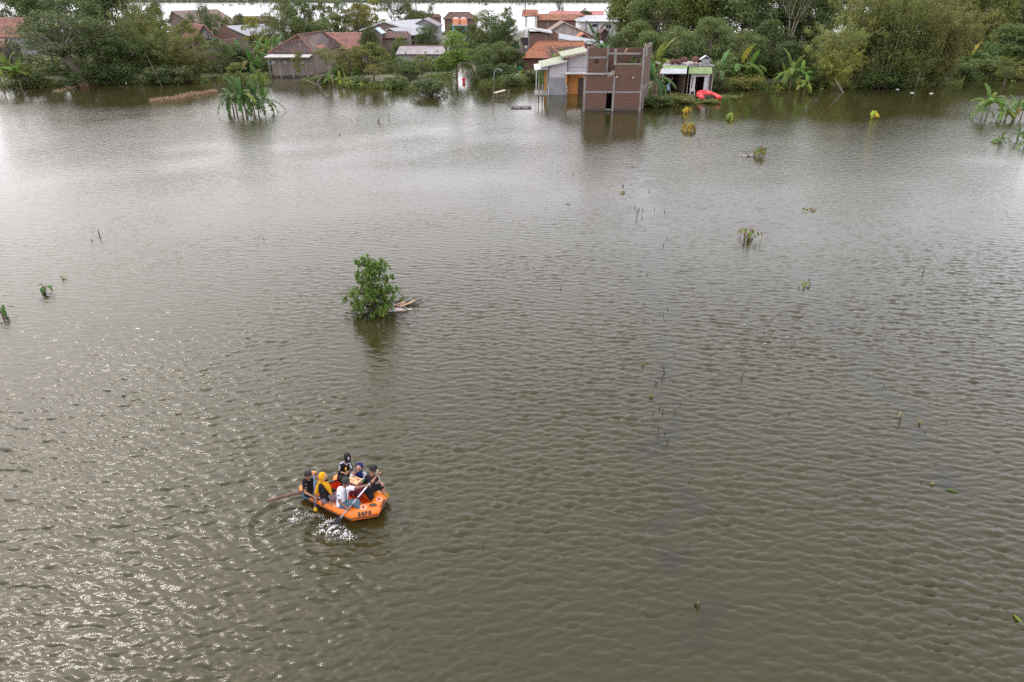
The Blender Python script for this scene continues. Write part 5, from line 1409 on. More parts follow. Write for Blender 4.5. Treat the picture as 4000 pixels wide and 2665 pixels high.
for a in (
 (14, 352, 215, 'big light green banana plant at the left edge of the view', 9, LGB, .12), (52, 345, 208, 'tall light green banana plant second from the left edge', 9, LGB, .12), (85, 348, 235, 'light green banana plant with orange dead leaf at the left bank', 8, LGB, .3), (112, 342, 262, 'rightmost banana plant of the left edge group', 7, GGB, .35),
 (958, 275, 165, 'grey green banana plant under the white sheet barn', 8, GGB, 0), (1010, 280, 155, 'banana plant with orange dead leaves left of the hip roofed house', 8, GGB, .25), (1050, 268, 150, 'glossy banana plant touching the hip roof left corner', 8, GGB, 0), (1085, 255, 140, 'banana plant behind the left slope of the hip roof', 8, GGB, 0), (985, 300, 195, 'dark banana plant left of the hip roofed house wall', 7, DKB, .15),
 (1016, 338, 262, 'yellowish banana plant in the water left of the hip roofed house', 7, LGB, .3), (1040, 336, 290, 'low banana plant in the water beside the hip roofed house', 6, YGB, .3),
 (1288, 344, 285, 'leftmost banana plant of the yellow row before the olive trees', 6, LGB, .35), (1335, 346, 286, 'upright bright banana plant in the yellow row', 6, YGB, .2), (1362, 348, 300, 'bright spreading banana plant right of the upright one', 6, YGB, .15), (1415, 347, 312, 'withered brown banana plant at the right of the yellow row', 5, YGB, .8), (1390, 322, 268, 'dark banana plant behind the yellow row', 7, GGB, 0),
 (1580, 318, 270, 'yellow leaved banana plant below the grey shed', 6, YGB, .6), (1525, 350, 318, 'little yellow banana sucker at the water edge', 4, YGB, .2),
 (2012, 318, 264, 'yellow green banana plant left of the green tarpaulin', 7, YGB, .25), (2030, 325, 275, 'small yellow banana plant below the green tarpaulin', 6, YGB, .3), (2082, 318, 256, 'banana plant with golden leaves left of the orange house porch', 7, YGB, .3),
 (2165, 300, 195, 'young banana plant poking up behind the pale green roof', 6, LGB, 0), (2320, 222, 85, 'banana plant before the white walled house', 7, GGB, 0), (2345, 268, 118, 'dark banana plant behind the brick building', 8, DKB, 0),
 (2555, 352, 175, 'tall yellow green banana plant right of the brick building', 8, YGB, .15), (2545, 390, 240, 'dark glossy banana plant by the flank of the brick building', 8, DKB, .0), (2570, 385, 280, 'banana plant between brick building and shop', 7, GGB, .1),
 (2800, 352, 215, 'leafy banana plant at the right wall of the shop', 8, GGB, 0), (2880, 336, 195, 'pale drooping banana plant right of the shop', 8, LGB, .1), (2925, 330, 205, 'drooping banana plant left of the tall right bank bananas', 7, LGB, .05),
 (3085, 350, 215, 'tallest light green banana plant on the right bank', 9, LGB, .05), (3120, 352, 245, 'light green banana plant beside the tallest on the right bank', 7, LGB, .15), (3060, 346, 255, 'low banana plant left of the tallest on the right bank', 7, LGB, .1), (3140, 372, 300, 'young banana plant standing out in the water by the right bank', 6, YGB, .05), (3040, 364, 328, 'fallen yellow banana shoot in the water by the right bank', 4, YGB, .5), (2895, 385, 362, 'banana sucker afloat right of the shop weeds', 4, LGB, .1),
 (3770, 296, 182, 'grey green banana plant left of the right bank group', 8, GGB, .15), (3815, 292, 175, 'banana plant in the middle of the right bank group', 8, GGB, .1), (3862, 290, 172, 'banana plant with orange dead leaf in the right bank group', 8, GGB, .25), (3915, 288, 178, 'banana plant at the right of the right bank group', 8, GGB, .2), (3955, 325, 305, 'tiny bright banana sucker in the water at the right bank', 3, YGB, 0),
): banana(*a, group=G2, seed=5)
G3 = 'banana plants standing in the right water'
for a in ((3850, 468, 345, 'tallest banana plant of the group in the right water', 9, (1.1, 1.15, .75), .08), (3832, 466, 405, 'small leaning banana plant at the foot of the tallest in the right water', 5, LGB, .2), (3908, 475, 398, 'banana plant in the middle of the group in the right water', 7, LGB, .2), (3925, 472, 405, 'slim banana plant right of the middle one in the right water', 5, LGB, .15), (3958, 470, 372, 'second tallest banana plant of the right water group', 8, (.95, 1.1, .75), .1), (3985, 468, 395, 'banana plant at the right edge of the right water group', 7, GGB, .1)): banana(*a, group=G3, seed=9, size=1.35 if a[2] > 350 else 1.9)
for a in ((3905, 556, 518, 'drowned banana clump flat on the right water', 7, GGB, .15), (3975, 548, 478, 'dark half drowned banana plant at the right edge', 8, DKB, .1), (3998, 580, 560, 'leaf tuft of a drowned banana at the right edge', 4, LGB, .1)): banana(*a, group='half drowned banana plants', seed=2, stem_frac=.35, size=1.0)

# ------------------------------------------------------------------ small plants and flotsam standing in the water
def simple_leaf(W_=.3, droop=.5, lobes=0):
    m_ = MB(); n = 5
    for sd in (-1, 1):
        pts = []
        for i in range(n + 1):
            s_ = i / n
            pts.append((V((s_ * (1 - .2 * droop * s_), 0, -droop * s_ ** 1.7)), W_ * math.sin(PI * min(.999, s_ * .97 + .02)) ** .7))
        for i in range(n):
            (a, wa), (b_, wb) = pts[i], pts[i + 1]
            vs = [a, b_, b_ + V((0, sd * wb, -.12 * wb)), a + V((0, sd * wa, -.12 * wa))]
            m_.add(vs, [(0, 1, 2, 3) if sd > 0 else (3, 2, 1, 0)])
    return m_
SL = {k: simple_leaf(w_, d_).mesh('leaf', M['leaf_banana']) for k, w_, d_ in (('flat', .3, .2), ('hang', .26, 1.3), ('mid', .3, .7))}
TWIG = MB(); TWIG.tube([(0, 0, -.25), (.01, .01, .5), (0, 0, 1)], [.05, .04, .03], 6); TWIG = TWIG.mesh('stem', M['wood'], True)
def water_plant(px, py, top, label, name='papaya_plant', cat='plant', leaves=10, size=.35, tints=((1, 1, 1),), kinds=('hang',), spread=.3, seed=0, stems=1, group=None):
    rr = random.Random(seed); p = P(px, py); H_ = max(.15, PY(px, top, p.y).z)
    t = thing(name, label, cat, (p.x, p.y, 0), rr.uniform(0, 6), group)
    tops = []
    for s_ in range(stems):
        o = link(bpy.data.objects.new('stem', TWIG), t)
        lean = rr.uniform(-.5, .5) * (stems > 1); az = rr.uniform(0, 6.28)
        hh = H_ * rr.uniform(.65, .95); o.scale = (.55, .55, hh); o.rotation_euler = (lean, 0, az)
        o.location = (rr.uniform(-1, 1) * spread * .4 * (stems > 1), rr.uniform(-1, 1) * spread * .4 * (stems > 1), 0)
        tops.append((V(o.location), o.rotation_euler.to_matrix() @ V((0, 0, hh))))
    for k in range(leaves):
        b0, tp = tops[k % stems]
        o = link(bpy.data.objects.new('leaf', SL[rr.choice(kinds)]), t)
        a = k * 2.4 + rr.uniform(-.3, .3)
        o.location = b0 + tp * rr.uniform(.6, 1.0) + V((math.cos(a), math.sin(a), 0)) * spread * rr.uniform(.05, .55) 
        o.rotation_euler = (rr.uniform(-.3, .3), rr.uniform(-.3, .4), a)
        s2 = size * rr.uniform(.75, 1.2); o.scale = (s2, s2, s2)
        c = rr.choice(tints); o.color = (*[x * rr.uniform(.85, 1.15) for x in c], 1)
    return t
YO = (4.4, 1.75, .6); YG = (2.3, 1.7, .7); BN = (1.5, .75, .6); GN = (1, 1.1, .8); OLV = (1.3, 1.15, .7)
GP = 'papaya plants drowning in the flood'
water_plant(2680, 440, 408, 'papaya plant with yellow leaves before the shop', leaves=15, size=.45, tints=(YO, YO, YG), kinds=('hang', 'mid'), spread=.6, seed=1, group=GP)
water_plant(2690, 512, 458, 'papaya plant with hanging yellow and brown leaves in front of the shop', leaves=20, size=.52, tints=(YO, YG, BN, BN), kinds=('hang',), spread=.8, seed=2, group=GP)
water_plant(2850, 468, 430, 'papaya plant with olive hanging leaves right of the yellow ones', leaves=18, size=.48, tints=(OLV, OLV, YG, BN), kinds=('hang',), spread=.55, seed=3, group=GP)
water_plant(3412, 462, 418, 'papaya plant with yellow crown standing out in the right water', leaves=18, size=.45, tints=(YO, YG, YG), kinds=('hang', 'mid'), spread=.6, seed=4, group=GP)
water_plant(2965, 612, 566, 'small dark green shrub by floating pale debris in the right water', 'water_shrub', leaves=34, size=.3, tints=((.8, .85, .6), (.7, .8, .55), BN), kinds=('hang', 'mid'), spread=.95, seed=5, stems=4)
water_plant(2918, 938, 882, 'wilting shrub with brown and olive hanging leaves in the middle right water', 'water_shrub', leaves=34, size=.2, tints=(BN, BN, OLV, (.8, .9, .5)), kinds=('hang', 'mid'), spread=1.15, seed=6, stems=7)
water_plant(162, 1148, 1095, 'little leafy plant standing in the water at the left', 'water_plant', leaves=12, size=.27, tints=((.6, .75, .7), (.5, .65, .6)), kinds=('hang', 'flat', 'mid'), spread=.3, seed=7, stems=2)
water_plant(245, 1090, 1074, 'tiny leaf tuft in the left water above the leafy plant', 'water_plant', leaves=6, size=.12, tints=(YG, OLV), kinds=('flat', 'mid'), spread=.2, seed=8)
water_plant(4, 1240, 1190, 'dark plant cut by the left edge of the view', 'water_plant', leaves=10, size=.22, tints=((.5, .6, .5),), kinds=('hang', 'mid'), spread=.3, seed=9, stems=2)
water_plant(3172, 820, 812, 'floating olive weed tuft in the right water', 'water_plant', leaves=9, size=.28, tints=(OLV, BN), kinds=('flat',), spread=.9, seed=10, stems=2)
water_plant(2430, 755, 742, 'small brown tuft in the middle of the open water', 'water_plant', leaves=8, size=.2, tints=(BN, OLV), kinds=('flat', 'hang'), spread=.2, seed=12)
water_plant(3140, 1112, 1092, 'little green shoot pair standing in the right water', 'water_plant', leaves=6, size=.2, tints=(GN,), kinds=('flat', 'mid'), spread=.25, seed=13, stems=2)
water_plant(3515, 1635, 1610, 'green reed shoot in the lower right water', 'water_plant', leaves=4, size=.09, tints=(YG,), kinds=('flat',), spread=.12, seed=14)
water_plant(3590, 1655, 1634, 'second green reed shoot right of the first in the lower right water', 'water_plant', leaves=4, size=.08, tints=(YG, BN), kinds=('flat',), spread=.12, seed=15)
water_plant(2725, 2370, 2345, 'dark leaf tuft near the bottom of the view', 'water_plant', leaves=5, size=.1, tints=((.5, .35, .3),), kinds=('hang',), spread=.05, seed=16)
water_plant(2513, 1428, 1412, 'small brown dead tuft left of the forked twig', 'water_plant', leaves=5, size=.1, tints=(BN,), kinds=('hang',), spread=.05, seed=17)
water_plant(2543, 1552, 1537, 'small brown dead tuft below the forked twig', 'water_plant', leaves=5, size=.1, tints=(BN,), kinds=('hang',), spread=.05, seed=18)
water_plant(1475, 478, 452, 'thin green weed stalks in the water right of the banana clump', 'water_plant', leaves=6, size=.25, tints=(OLV, GN), kinds=('flat',), spread=.5, seed=19, stems=3)
def stick(px, py, tx, ty, r, label, name='stick', mt='wood_dark', fork=False, group='sticks standing in the water'):
    p = P(px, py); q = PY(tx, ty, p.y); d_ = q - p; m_ = MB()
    m_.tube([-.25 * d_, d_ * .5 + V((.01, 0, 0)), d_], [r, r * .9, r * .7], 6)
    if fork:
        m_.tube([d_ * .35, d_ * .9 + V((.14, .02, .05))], [r * .7, r * .4], 5); m_.tube([d_ * .5, d_ * .95 + V((-.12, .02, .0))], [r * .6, r * .4], 5)
    o = m_.build(name, M[mt]); o.location = p
    return tag(o, label, 'stick', group)
stick(390, 926, 382, 899, .03, 'dark stick slanting out of the left water')
stick(358, 940, 358, 935, .03, 'short dark stub beside the slanting stick')
stick(2902, 1460, 2907, 1398, .02, 'straight reddish stick upright in the right water', mt='wood')
stick(3604, 1072, 3611, 1050, .025, 'dark stick leaning right in the far right water')
stick(2595, 1460, 2588, 1425, .02, 'forked twig in the middle right water', fork=True)
stick(2488, 845, 2490, 818, .018, 'thin twig in the middle of the open water', fork=True)
stick(2434, 728, 2434, 722, .06, 'dark round stub in the middle water', 'stub')
stick(2735, 565, 2732, 540, .02, 'thin upright twig right of the brick building reflection')
stick(2240, 682, 2239, 674, .03, 'lone dark peg in the water below the brick building')
stick(1885, 2135, 1884, 2118, .012, 'small peg right of the raft')
stick(1030, 935, 1029, 928, .02, 'tiny peg in the left middle water')
stick(2190, 1128, 2191, 1118, .02, 'tiny peg right of the young tree')
stick(2570, 1690, 2573, 1663, .012, 'thin bent twig above the lower dark twigs', fork=True)
stick(2588, 1612, 2590, 1595, .012, 'dark bent twig in the twig drift', fork=True)
stick(2635, 1610, 2638, 1594, .012, 'right twig of the twig drift', fork=True)
stick(2605, 1735, 2604, 1718, .012, 'lowest twig of the twig drift', fork=True)
stick(2562, 1500, 2558, 1484, .012, 'bent twig under the forked twig', fork=True)
stick(2728, 545, 2727, 535, .02, 'left twig of the pair right of the brick building')
stick(3115, 470, 3116, 455, .05, 'dark post stub off the right bank')
stick(1518, 470, 1520, 445, .03, 'thin stalk in the open water left of the leaning bush')
stick(1325, 528, 1326, 522, .05, 'dark stub in the water below the banana clump')
# leaning dead pole on the left bank
p = P(634, 336); q = PY(566, 205, p.y + 1); m_ = MB(); m_.tube([V((0, 0, -.3)), (q - p) * .5, q - p], [.055, .045, .03], 7); o_ = m_.build('dead_trunk', M['bark']); o_.location = p; tag(o_, 'thin dead trunk leaning to the left on the left bank', 'dead trunk')
p = P(637, 312); q = PY(620, 285, p.y); m_ = MB(); m_.tube([V((0, 0, -.3)), q - p], [.08, .06], 6); o_ = m_.build('dead_trunk', M['bark_pale']); o_.location = p; tag(o_, 'short dead stake behind the thin leaning trunk', 'dead trunk')
p = P(3300, 362); q = PY(3262, 308, p.y); m_ = MB(); m_.tube([V((0, 0, -.3)), q - p], [.09, .06], 6); o_ = m_.build('dead_trunk', M['bark_pale']); o_.location = p; tag(o_, 'thin pale pole leaning out of the yellow bamboo', 'dead trunk')
p = P(1258, 348); m_ = MB(); q = PY(1275, 290, p.y)
m_.tube([V((0, 0, -.3)), V((-.5, .1, .7)), V((.1, .1, 1.6)), q - p], [.22, .2, .16, .1], 7); m_.tube([V((-.2, 0, .3)), V((-2.2, .2, 1.1)), V((-3.6, .3, 1.0))], [.15, .1, .04], 6); o_ = m_.build('dead_trunk', M['bark']); o_.location = p; tag(o_, 'bent grey trunk lying in the water before the hip roofed house', 'dead trunk')
# floating pallet, bench, lamp pole
p = P(2036, 422); t = thing('floating_pallet', 'dark wooden pallet floating left of the orange house', 'pallet', (p.x, p.y, 0), .05)
for k in range(4): m_ = MB(); m_.box(-1.15 , 1.15, -.4 + k * .22, -.22 + k * .22, .1, .16); m_.build('slat', M['wood_dark'], t)
for k in range(3): m_ = MB(); m_.box(-1.05 + k * .95, -.9 + k * .95, -.4, .44, -.05, .099); m_.build('bearer', M['wood_dark'], t)
p = P(1952, 382); t = thing('bamboo_bench', 'tilted grey bamboo bench frame standing in the water', 'bench', (p.x, p.y, 0), .5)
m_ = MB()
for k in range(7): m_.tube([(-.75, -.3 + k * .1, .6), (.75, -.3 + k * .1, .85)], .045, 5)
m_.build('seat', M['wood_white'], t)
for x, y in ((-.6, -.25), (-.6, .25), (.55, -.25), (.55, .25)): m_ = MB(); m_.tube([(x, y, -.3), (x * .9, y, 0.58 + (x > 0) * .22)], .045, 5); m_.build('leg', M['wood'], t)
m_ = MB(); m_.tube([(1.0, -.1, -.2), (1.35, 0, .9)], .05, 5); m_.tube([(1.5, -.1, -.2), (1.3, 0, .6)], .05, 5); m_.tube([(-.6, -.3, .2), (.6, -.3, .3)], .04, 5); m_.build('brace', M['wood'], t)
p = P(1926, 402); t = thing('street_lamp', 'bamboo pole carrying a curved blue white lamp arm over the water', 'street lamp', (p.x, p.y, 0))
q = PY(1930, 300, p.y).z; m_ = MB(); m_.tube([(0, 0, -.5), (.05, 0, q * .5), (.14, 0, q)], [.06, .05, .04], 6); m_.build('pole', M['wood'], t)
m_ = MB(); m_.tube([(.14, -.02, q - .3), (.17, 0, q + .55), (.4, 0, q + .85), (.8, -.1, q + .8), (.95, -.1, q + .7)], .022, 6); m_.build('arm', M['metal_blue'], t)
m_ = MB(); m_.ball((.98, -.12, q + .64), (.1, .07, .05), 8); m_.build('lamp_head', M['metal_blue'], t)
# litter on the right water
for i, (x, y) in enumerate(((3505, 350), (3563, 364), (3638, 366), (3780, 308))):
    p = P(x, y); m_ = MB(); m_.box(-.2, .2, -.12, .12, -.03, .05); m_.box(-.1, .15, -.1, .1, .05, .09); o_ = m_.build('floating_litter', M['white_paint']); o_.location = p
    tag(o_, ('leftmost white scrap floating off the big bamboo', 'middle white scrap floating off the big bamboo', 'biggest white scrap floating off the big bamboo', 'white scrap on the weeds at the right bank')[i], 'litter', 'white scraps floating on the right')
p = P(2912, 610); m_ = MB(); rr = random.Random(3)
for k in range(22): a = V((rr.gauss(0, .35), rr.gauss(0, .18), .03)); b_ = V((rr.uniform(-.5, .5), rr.uniform(-.12, .12), rr.uniform(0, .06))); m_.tube([a, a + b_], .025, 4)
o_ = m_.build('floating_debris', M['plaster_pink']); o_.location = p; tag(o_, 'pinkish drift of floating debris left of the dark green shrub', kind='stuff')
p = P(2935, 612); m_ = MB()
for k in range(5): a = V((rr.uniform(-1.1, .2), rr.uniform(-.1, .2), .05)); m_.tube([a, a + V((rr.uniform(-.6, .6), rr.uniform(-.1, .3), rr.uniform(.1, .4)))], .02, 4)
o_ = m_.build('drift_branch', M['wood_dark']); o_.location = p; tag(o_, 'dark drift branch beside the pinkish debris', 'branch')
for i, (x, y, l_) in enumerate(((3690, 1912, .34), (3636, 1896, .15), (3990, 2440, .25), (2230, 800, .5), (670, 884, .2))):
    p = P(x, y); m_ = MB(simple_leaf().off); s_ = simple_leaf(.16, .1); s_.v = [(a * l_, b_ * l_, c_ * l_ + .04) for a, b_, c_ in s_.v]
    o_ = s_.build('floating_leaf', M['leaf_banana']); o_.location = (p.x, p.y, max(0, water_z(p.x, p.y))); o_.rotation_euler.z = -.4 + i
    tag(o_, ('long green leaf floating in the lower right water', 'small yellow leaf just left of the long green floating leaf', 'yellowish leaf floating at the right edge', 'green leaf floating in the middle of the open water', 'brown leaf floating in the left middle water')[i], 'leaf', 'leaves floating on the flood'); o_.color = ((.6, .65, .5, 1), (2.2, 1.5, .5, 1), (1.2, 1.0, .5, 1), (.7, .7, .5, 1), (1.2, .7, .5, 1))[i]

# the red rescue raft moored at the shop
p = P(2764, 392); t = thing('red_raft', 'empty bright red inflatable boat moored at the shop', 'inflatable boat', (p.x, p.y, 0), 0)
M['red_rubber'] = pm('red_rubber', (0.5, 0.016, 0.016), (0.4, 0.013, 0.014), 1.5, 0.5)
u = []
for k in range(15):
    a = PI * k / 14; u.append((math.cos(a) * .82, 1.1 + math.sin(a) * 1.3, .45 + .12 * math.sin(a)))
pts = [(1.0, -1.15, .42), (.98, -.7, .43), (.9, .3, .44)] + u[1:-1] + [(-.9, .3, .44), (-.98, -.7, .43), (-1.0, -1.15, .42)]
m_ = MB(); m_.tube([(1.0, -1.55, .42)] + pts + [(-1.0, -1.55, .42)], [.16] + [.31] * len(pts) + [.16], 14); m_.build('tube', M['red_rubber'], t, True)
m_ = MB(); m_.box(-.75, .75, -.55, -.45, .1, .62); m_.build('transom', M['wood_dark'], t)
m_ = MB(); m_.box(-.72, .72, -.44, 1.6, .12, .18); m_.build('floor', M['wood_dark'], t)
m_ = MB(); m_.tube([(-.9, .5, .62), (.9, .5, .62)], .15, 10); m_.build('thwart', M['red_rubber'], t, True)

# twig tips of drowned hedges along the slicks, too many and too small to count
rr = random.Random(17); m_ = MB()
for (ax, ay, bx, by), n in zip(STREAKS, (12, 14, 10, 3, 3, 5, 7)):
    for _ in range(n):
        u = rr.random(); x, y = ax + (bx - ax) * u + rr.gauss(0, .2 + .008 * ay), ay + (by - ay) * u + rr.gauss(0, .3)
        hh = rr.uniform(.03, .14) * (.6 + .015 * y); q = V((rr.gauss(0, .35), rr.gauss(0, .35), 1)) * hh; r_ = .006 + .0004 * y
        m_.tube([V((x, y, -.1)), V((x, y, 0)) + q * .6, V((x, y, 0)) + q + V((rr.gauss(0, .3), 0, 0)) * hh], [r_, r_, r_ * .6], 4)
tag(m_.build('drowned_twigs', M['wood_dark']), 'thin dark twig tips of drowned hedges poking out of the water', kind='stuff')
# ------------------------------------------------------------------ the orange rescue raft
def Zb(x, y): return (1150 + x / 5.0575, 1750 + y / 5.0575)
def W2(u, v, z=0.0): return V((.85 * u + .527 * (v + 9.33), -.527 * u + .85 * (v + 9.33), z))
RT = 0.19; RZ = 0.165
M['raft_orange'] = pm('orange_raft_rubber', (0.86, 0.2, 0.012), (0.8, 0.175, 0.012), 1.5, 0.38, c3=(0.68, 0.15, 0.02), scale3=3)
M['raft_inner'] = pm('orange_red_raft_floor', (0.75, 0.09, 0.015), (0.66, 0.08, 0.015), 2, 0.5)
M['black_rubber'] = pm('black_rubber', (0.018, 0.018, 0.02), (0.03, 0.03, 0.032), 4, 0.6)
M['rope'] = pm('white_rope', (0.68, 0.66, 0.62), (0.5, 0.48, 0.45), 9, 0.8)
SP = [(-11.8, -.37), (-11.5, -.385), (-10.9, -.39), (-10.45, -.39), (-10.13, -.375), (-9.74, 0.0), (-9.88, .29), (-10.15, .385), (-10.7, .39), (-11.2, .39), (-11.36, .38)]
def rz(u): return RZ + .06 * max(0, (u + 10.2)) ** 1.3 + .03 * max(0, -(u + 11.1))      # bow and stern rise a little
spine = [W2(u, v, rz(u)) for u, v in SP]
ORG = W2(-10.6, 0, 0)
raft = thing('rescue_raft', 'orange inflatable rescue raft lettered BNPB, carrying six people', 'inflatable raft', ORG)
m_ = MB(ORG)
tp = [spine[0] + (spine[0] - spine[1]).normalized() * .12] + spine + [spine[-1] + (spine[-1] - spine[-2]).normalized() * .12]
# mitred sweep: near-round tubes meeting at facets, as the seams of the real raft do
m_.tube(tp, [.07] + [RT * .82] + [RT] * (len(spine) - 2) + [RT * .82] + [.07], 20)
tube_o = m_.build('tube', M['raft_orange'], raft, True)
cen = W2(-10.5, 0.0, 0)
def tube_pt(i, f, ang, r=RT + .006):
    """point on the tube between spine point i and i+1; ang 0 = outward, 90 = top"""
    a, b_ = spine[i], spine[i + 1]
    c = a.lerp(b_, f); t = (b_ - a).normalized()
    out = t.cross(V((0, 0, 1))).normalized()
    if out.dot(c - V((cen.x, cen.y, c.z))) < 0: out = -out
    up = V((0, 0, 1))
    an = math.radians(ang)
    return c + (out * math.cos(an) + up * math.sin(an)) * r
def outer_line(ang, r, i0=0, i1=None, n=5):
    pts = []
    i1 = len(spine) - 1 if i1 is None else i1
    for k in range(len(spine)):
        if k < i0 or k > i1: continue
        t = (spine[min(k + 1, len(spine) - 1)] - spine[max(k - 1, 0)]).normalized()
        out = t.cross(V((0, 0, 1))).normalized()
        if out.dot(spine[k] - V((cen.x, cen.y, spine[k].z))) < 0: out = -out
        an = math.radians(ang); pts.append(spine[k] + (out * math.cos(an) + V((0, 0, 1)) * math.sin(an)) * r)
    return pts
m_ = MB(ORG); ln = outer_line(-8, RT * 1.02); ln[0] = spine[0] + (ln[0] - spine[0]) * .8; m_.tube(ln, .018, 6); m_.build('rubbing_strake', M['black_rubber'], raft)
m_ = MB(ORG); fl = [W2(u, v, .1) for u, v in SP]
m_.add(fl + [p - V((0, 0, .05)) for p in fl], [tuple(range(len(fl))), tuple(range(2 * len(fl) - 1, len(fl) - 1, -1))]); m_.build('floor', M['raft_inner'], raft)
a, b_ = W2(-11.38, -.3, 0), W2(-11.12, .32, 0)
m_ = MB(ORG); m_.slab(a + V((0, 0, .08)), b_ + V((0, 0, .08)), b_ + V((0, 0, .34)), a + V((0, 0, .34)), .03); tr_ = m_.build('transom', M['raft_inner'], raft)
m_ = MB(ORG); m_.tube([a + V((0, 0, .36)), b_ + V((0, 0, .36))], .028, 8); m_.build('transom_rim', M['black_rubber'], tr_)
m_ = MB(ORG); m_.tube([W2(-10.62, -.3, .24), W2(-10.42, .3, .24)], .085, 10); m_.build('thwart', M['raft_inner'], raft, True)
m_ = MB(ORG)                                   # grab line looped along the near tube
for (i0, f0), (i1, f1) in (((1, .25), (2, .45)), ((2, .45), (3, .35)), ((3, .35), (3, .98))):
    pts = []
    for k in range(9):
        s_ = (i0 + f0) + ((i1 + f1) - (i0 + f0)) * k / 8; i = int(min(s_, 3.999))
        pts.append(tube_pt(i, s_ - i, 62 - 14 * math.sin(PI * k / 8), RT + .016))
    m_.tube(pts, .0095, 5)
rp = m_.build('grab_line', M['rope'], raft)
for i, f_ in ((2, .45), (3, .35), (3, .98), (1, .25)):
    m_ = MB(ORG); p = tube_pt(i, f_, 62, RT + .004); m_.ball(p, (.03, .03, .018), 8); m_.build('patch', M['raft_orange'], rp)
p = tube_pt(4, .93, 75, RT + .012); q = tube_pt(5, .1, 20, RT + .02)
m_ = MB(ORG); m_.ball(p, (.095, .05, .022), 12, 0, Matrix.Rotation(.15, 3, 'Z')); hd_ = m_.build('bow_handle', M['black_rubber'], raft, True)
m_ = MB(ORG); m_.tube([p + V((.06, -.03, 0)), q, outer_line(-8, RT * 1.05)[5]], .006, 5); m_.build('bow_cord', M['black_rubber'], hd_)
m_ = MB(ORG); p = W2(-11.52, -.36, rz(-11.5) + .165); m_.tube([p, p + V((-.07, .05, .01))], .016, 6); m_.build('valve', M['wood'], raft)
# lettering: block letters cut as bars that follow the tube
GL = {'B': [((0, 0), (0, 1)), ((0, 1), (.42, 1)), ((0, .5), (.42, .5)), ((0, 0), (.42, 0)), ((.5, .92), (.5, .58)), ((.5, .42), (.5, .08))],
      'N': [((0, 0), (0, 1)), ((.55, 0), (.55, 1)), ((0, 1), (.55, 0))],
      'P': [((0, 0), (0, 1)), ((0, 1), (.42, 1)), ((0, .47), (.42, .47)), ((.5, .9), (.5, .57))],
      'Y': [((.27, 0), (.27, .5)), ((.27, .5), (0, 1)), ((.27, .5), (.54, 1))]}
def letters(txt, fn, hgt, thick, gap=.82, width=.62):
    """fn(x, y) -> point; x along the line of text in metres, y up the letter in metres"""
    m_ = MB(ORG); x0 = 0
    for ch in txt:
        for (ax, ay), (bx, by) in GL[ch]:
            A = V((x0 + ax * hgt * width / .5 * .62, ay * hgt)); B_ = V((x0 + bx * hgt * width / .5 * .62, by * hgt))
            d_ = (B_ - A); L_ = d_.length; d_ = d_ / L_; nrm = V((-d_.y, d_.x)) * thick / 2
            n = max(1, int(L_ / .02)); A = A - d_ * thick * .45; B_ = B_ + d_ * thick * .45
            for k in range(n):
                p0, p1 = A.lerp(B_, k / n), A.lerp(B_, (k + 1) / n)
                m_.add([fn(*(p0 - nrm)), fn(*(p1 - nrm)), fn(*(p1 + nrm)), fn(*(p0 + nrm))], [(0, 1, 2, 3)])
        x0 += hgt * gap
    return m_
def on_tube(i, f0, a0, flip=1):
    L_ = (spine[i + 1] - spine[i]).length
    return lambda x, y: tube_pt(i, f0 + flip * x / L_, a0 + math.degrees(y / RT))
def on_near(s0, a0):
    def fn(x, y):
        s_ = s0 + x; i = 0
        ls = [(spine[k + 1] - spine[k]).length for k in range(len(spine) - 1)]
        while s_ > ls[i]: s_ -= ls[i]; i += 1
        return tube_pt(i, s_ / ls[i], a0 + math.degrees(y / RT))
    return fn
letters('BNPB', on_tube(4, .27, 9), .085, .024, .98).build('lettering', M['black_rubber'], raft)
letters('BNPB', on_tube(5, .12, 9), .085, .022, .8).build('lettering', M['black_rubber'], raft)
letters('BNPB', on_near(.32, 14), .135, .036, 1.28, .7).build('lettering', M['black_rubber'], raft)
for i, f_ in ((4, .5), (5, .55)):                # round crest: white ring with a blue triangle
    m_ = MB(ORG); L_ = (spine[i + 1] - spine[i]).length; R_ = .075
    fnc = lambda x, y, r=RT + .007: tube_pt(i, f_ + x / L_, 72 + math.degrees(y / RT), r)
    for k in range(24):
        a0, a1 = 2 * PI * k / 24, 2 * PI * (k + 1) / 24
        m_.add([fnc(R_ * math.cos(a0), R_ * math.sin(a0)), fnc(R_ * math.cos(a1), R_ * math.sin(a1)), fnc(R_ * .78 * math.cos(a1), R_ * .78 * math.sin(a1)), fnc(R_ * .78 * math.cos(a0), R_ * .78 * math.sin(a0))], [(0, 1, 2, 3)])
    cr = m_.build('crest', M['white_paint'], raft)
    m_ = MB(ORG); m_.add([fnc(-.035, -.02, RT + .009), fnc(.035, -.02, RT + .009), fnc(0, .032, RT + .009)], [(0, 1, 2)]); m_.build('crest_triangle', M['navy'] if 'navy' in M else M['black_rubber'], cr)

# ------------------------------------------------------------------ people
def remeshed(mb, name, mat, parent, voxel=.014, smooth=5, org=None):
    me = mb.mesh(name + '_src', mat)
    tmp = bpy.data.objects.new(name + '_src', me); COL.objects.link(tmp)
    r = tmp.modifiers.new('r', 'REMESH'); r.mode = 'VOXEL'; r.voxel_size = voxel; r.use_smooth_shade = True
    s_ = tmp.modifiers.new('s', 'SMOOTH'); s_.iterations = smooth; s_.factor = .5
    dg = bpy.context.evaluated_depsgraph_get()
    out = bpy.data.meshes.new_from_object(tmp.evaluated_get(dg))
    bpy.data.objects.remove(tmp); bpy.data.meshes.remove(me)
    out.materials.clear(); out.materials.append(mat); out.name = name
    for p in out.polygons: p.use_smooth = True
    return link(bpy.data.objects.new(name, out), parent)

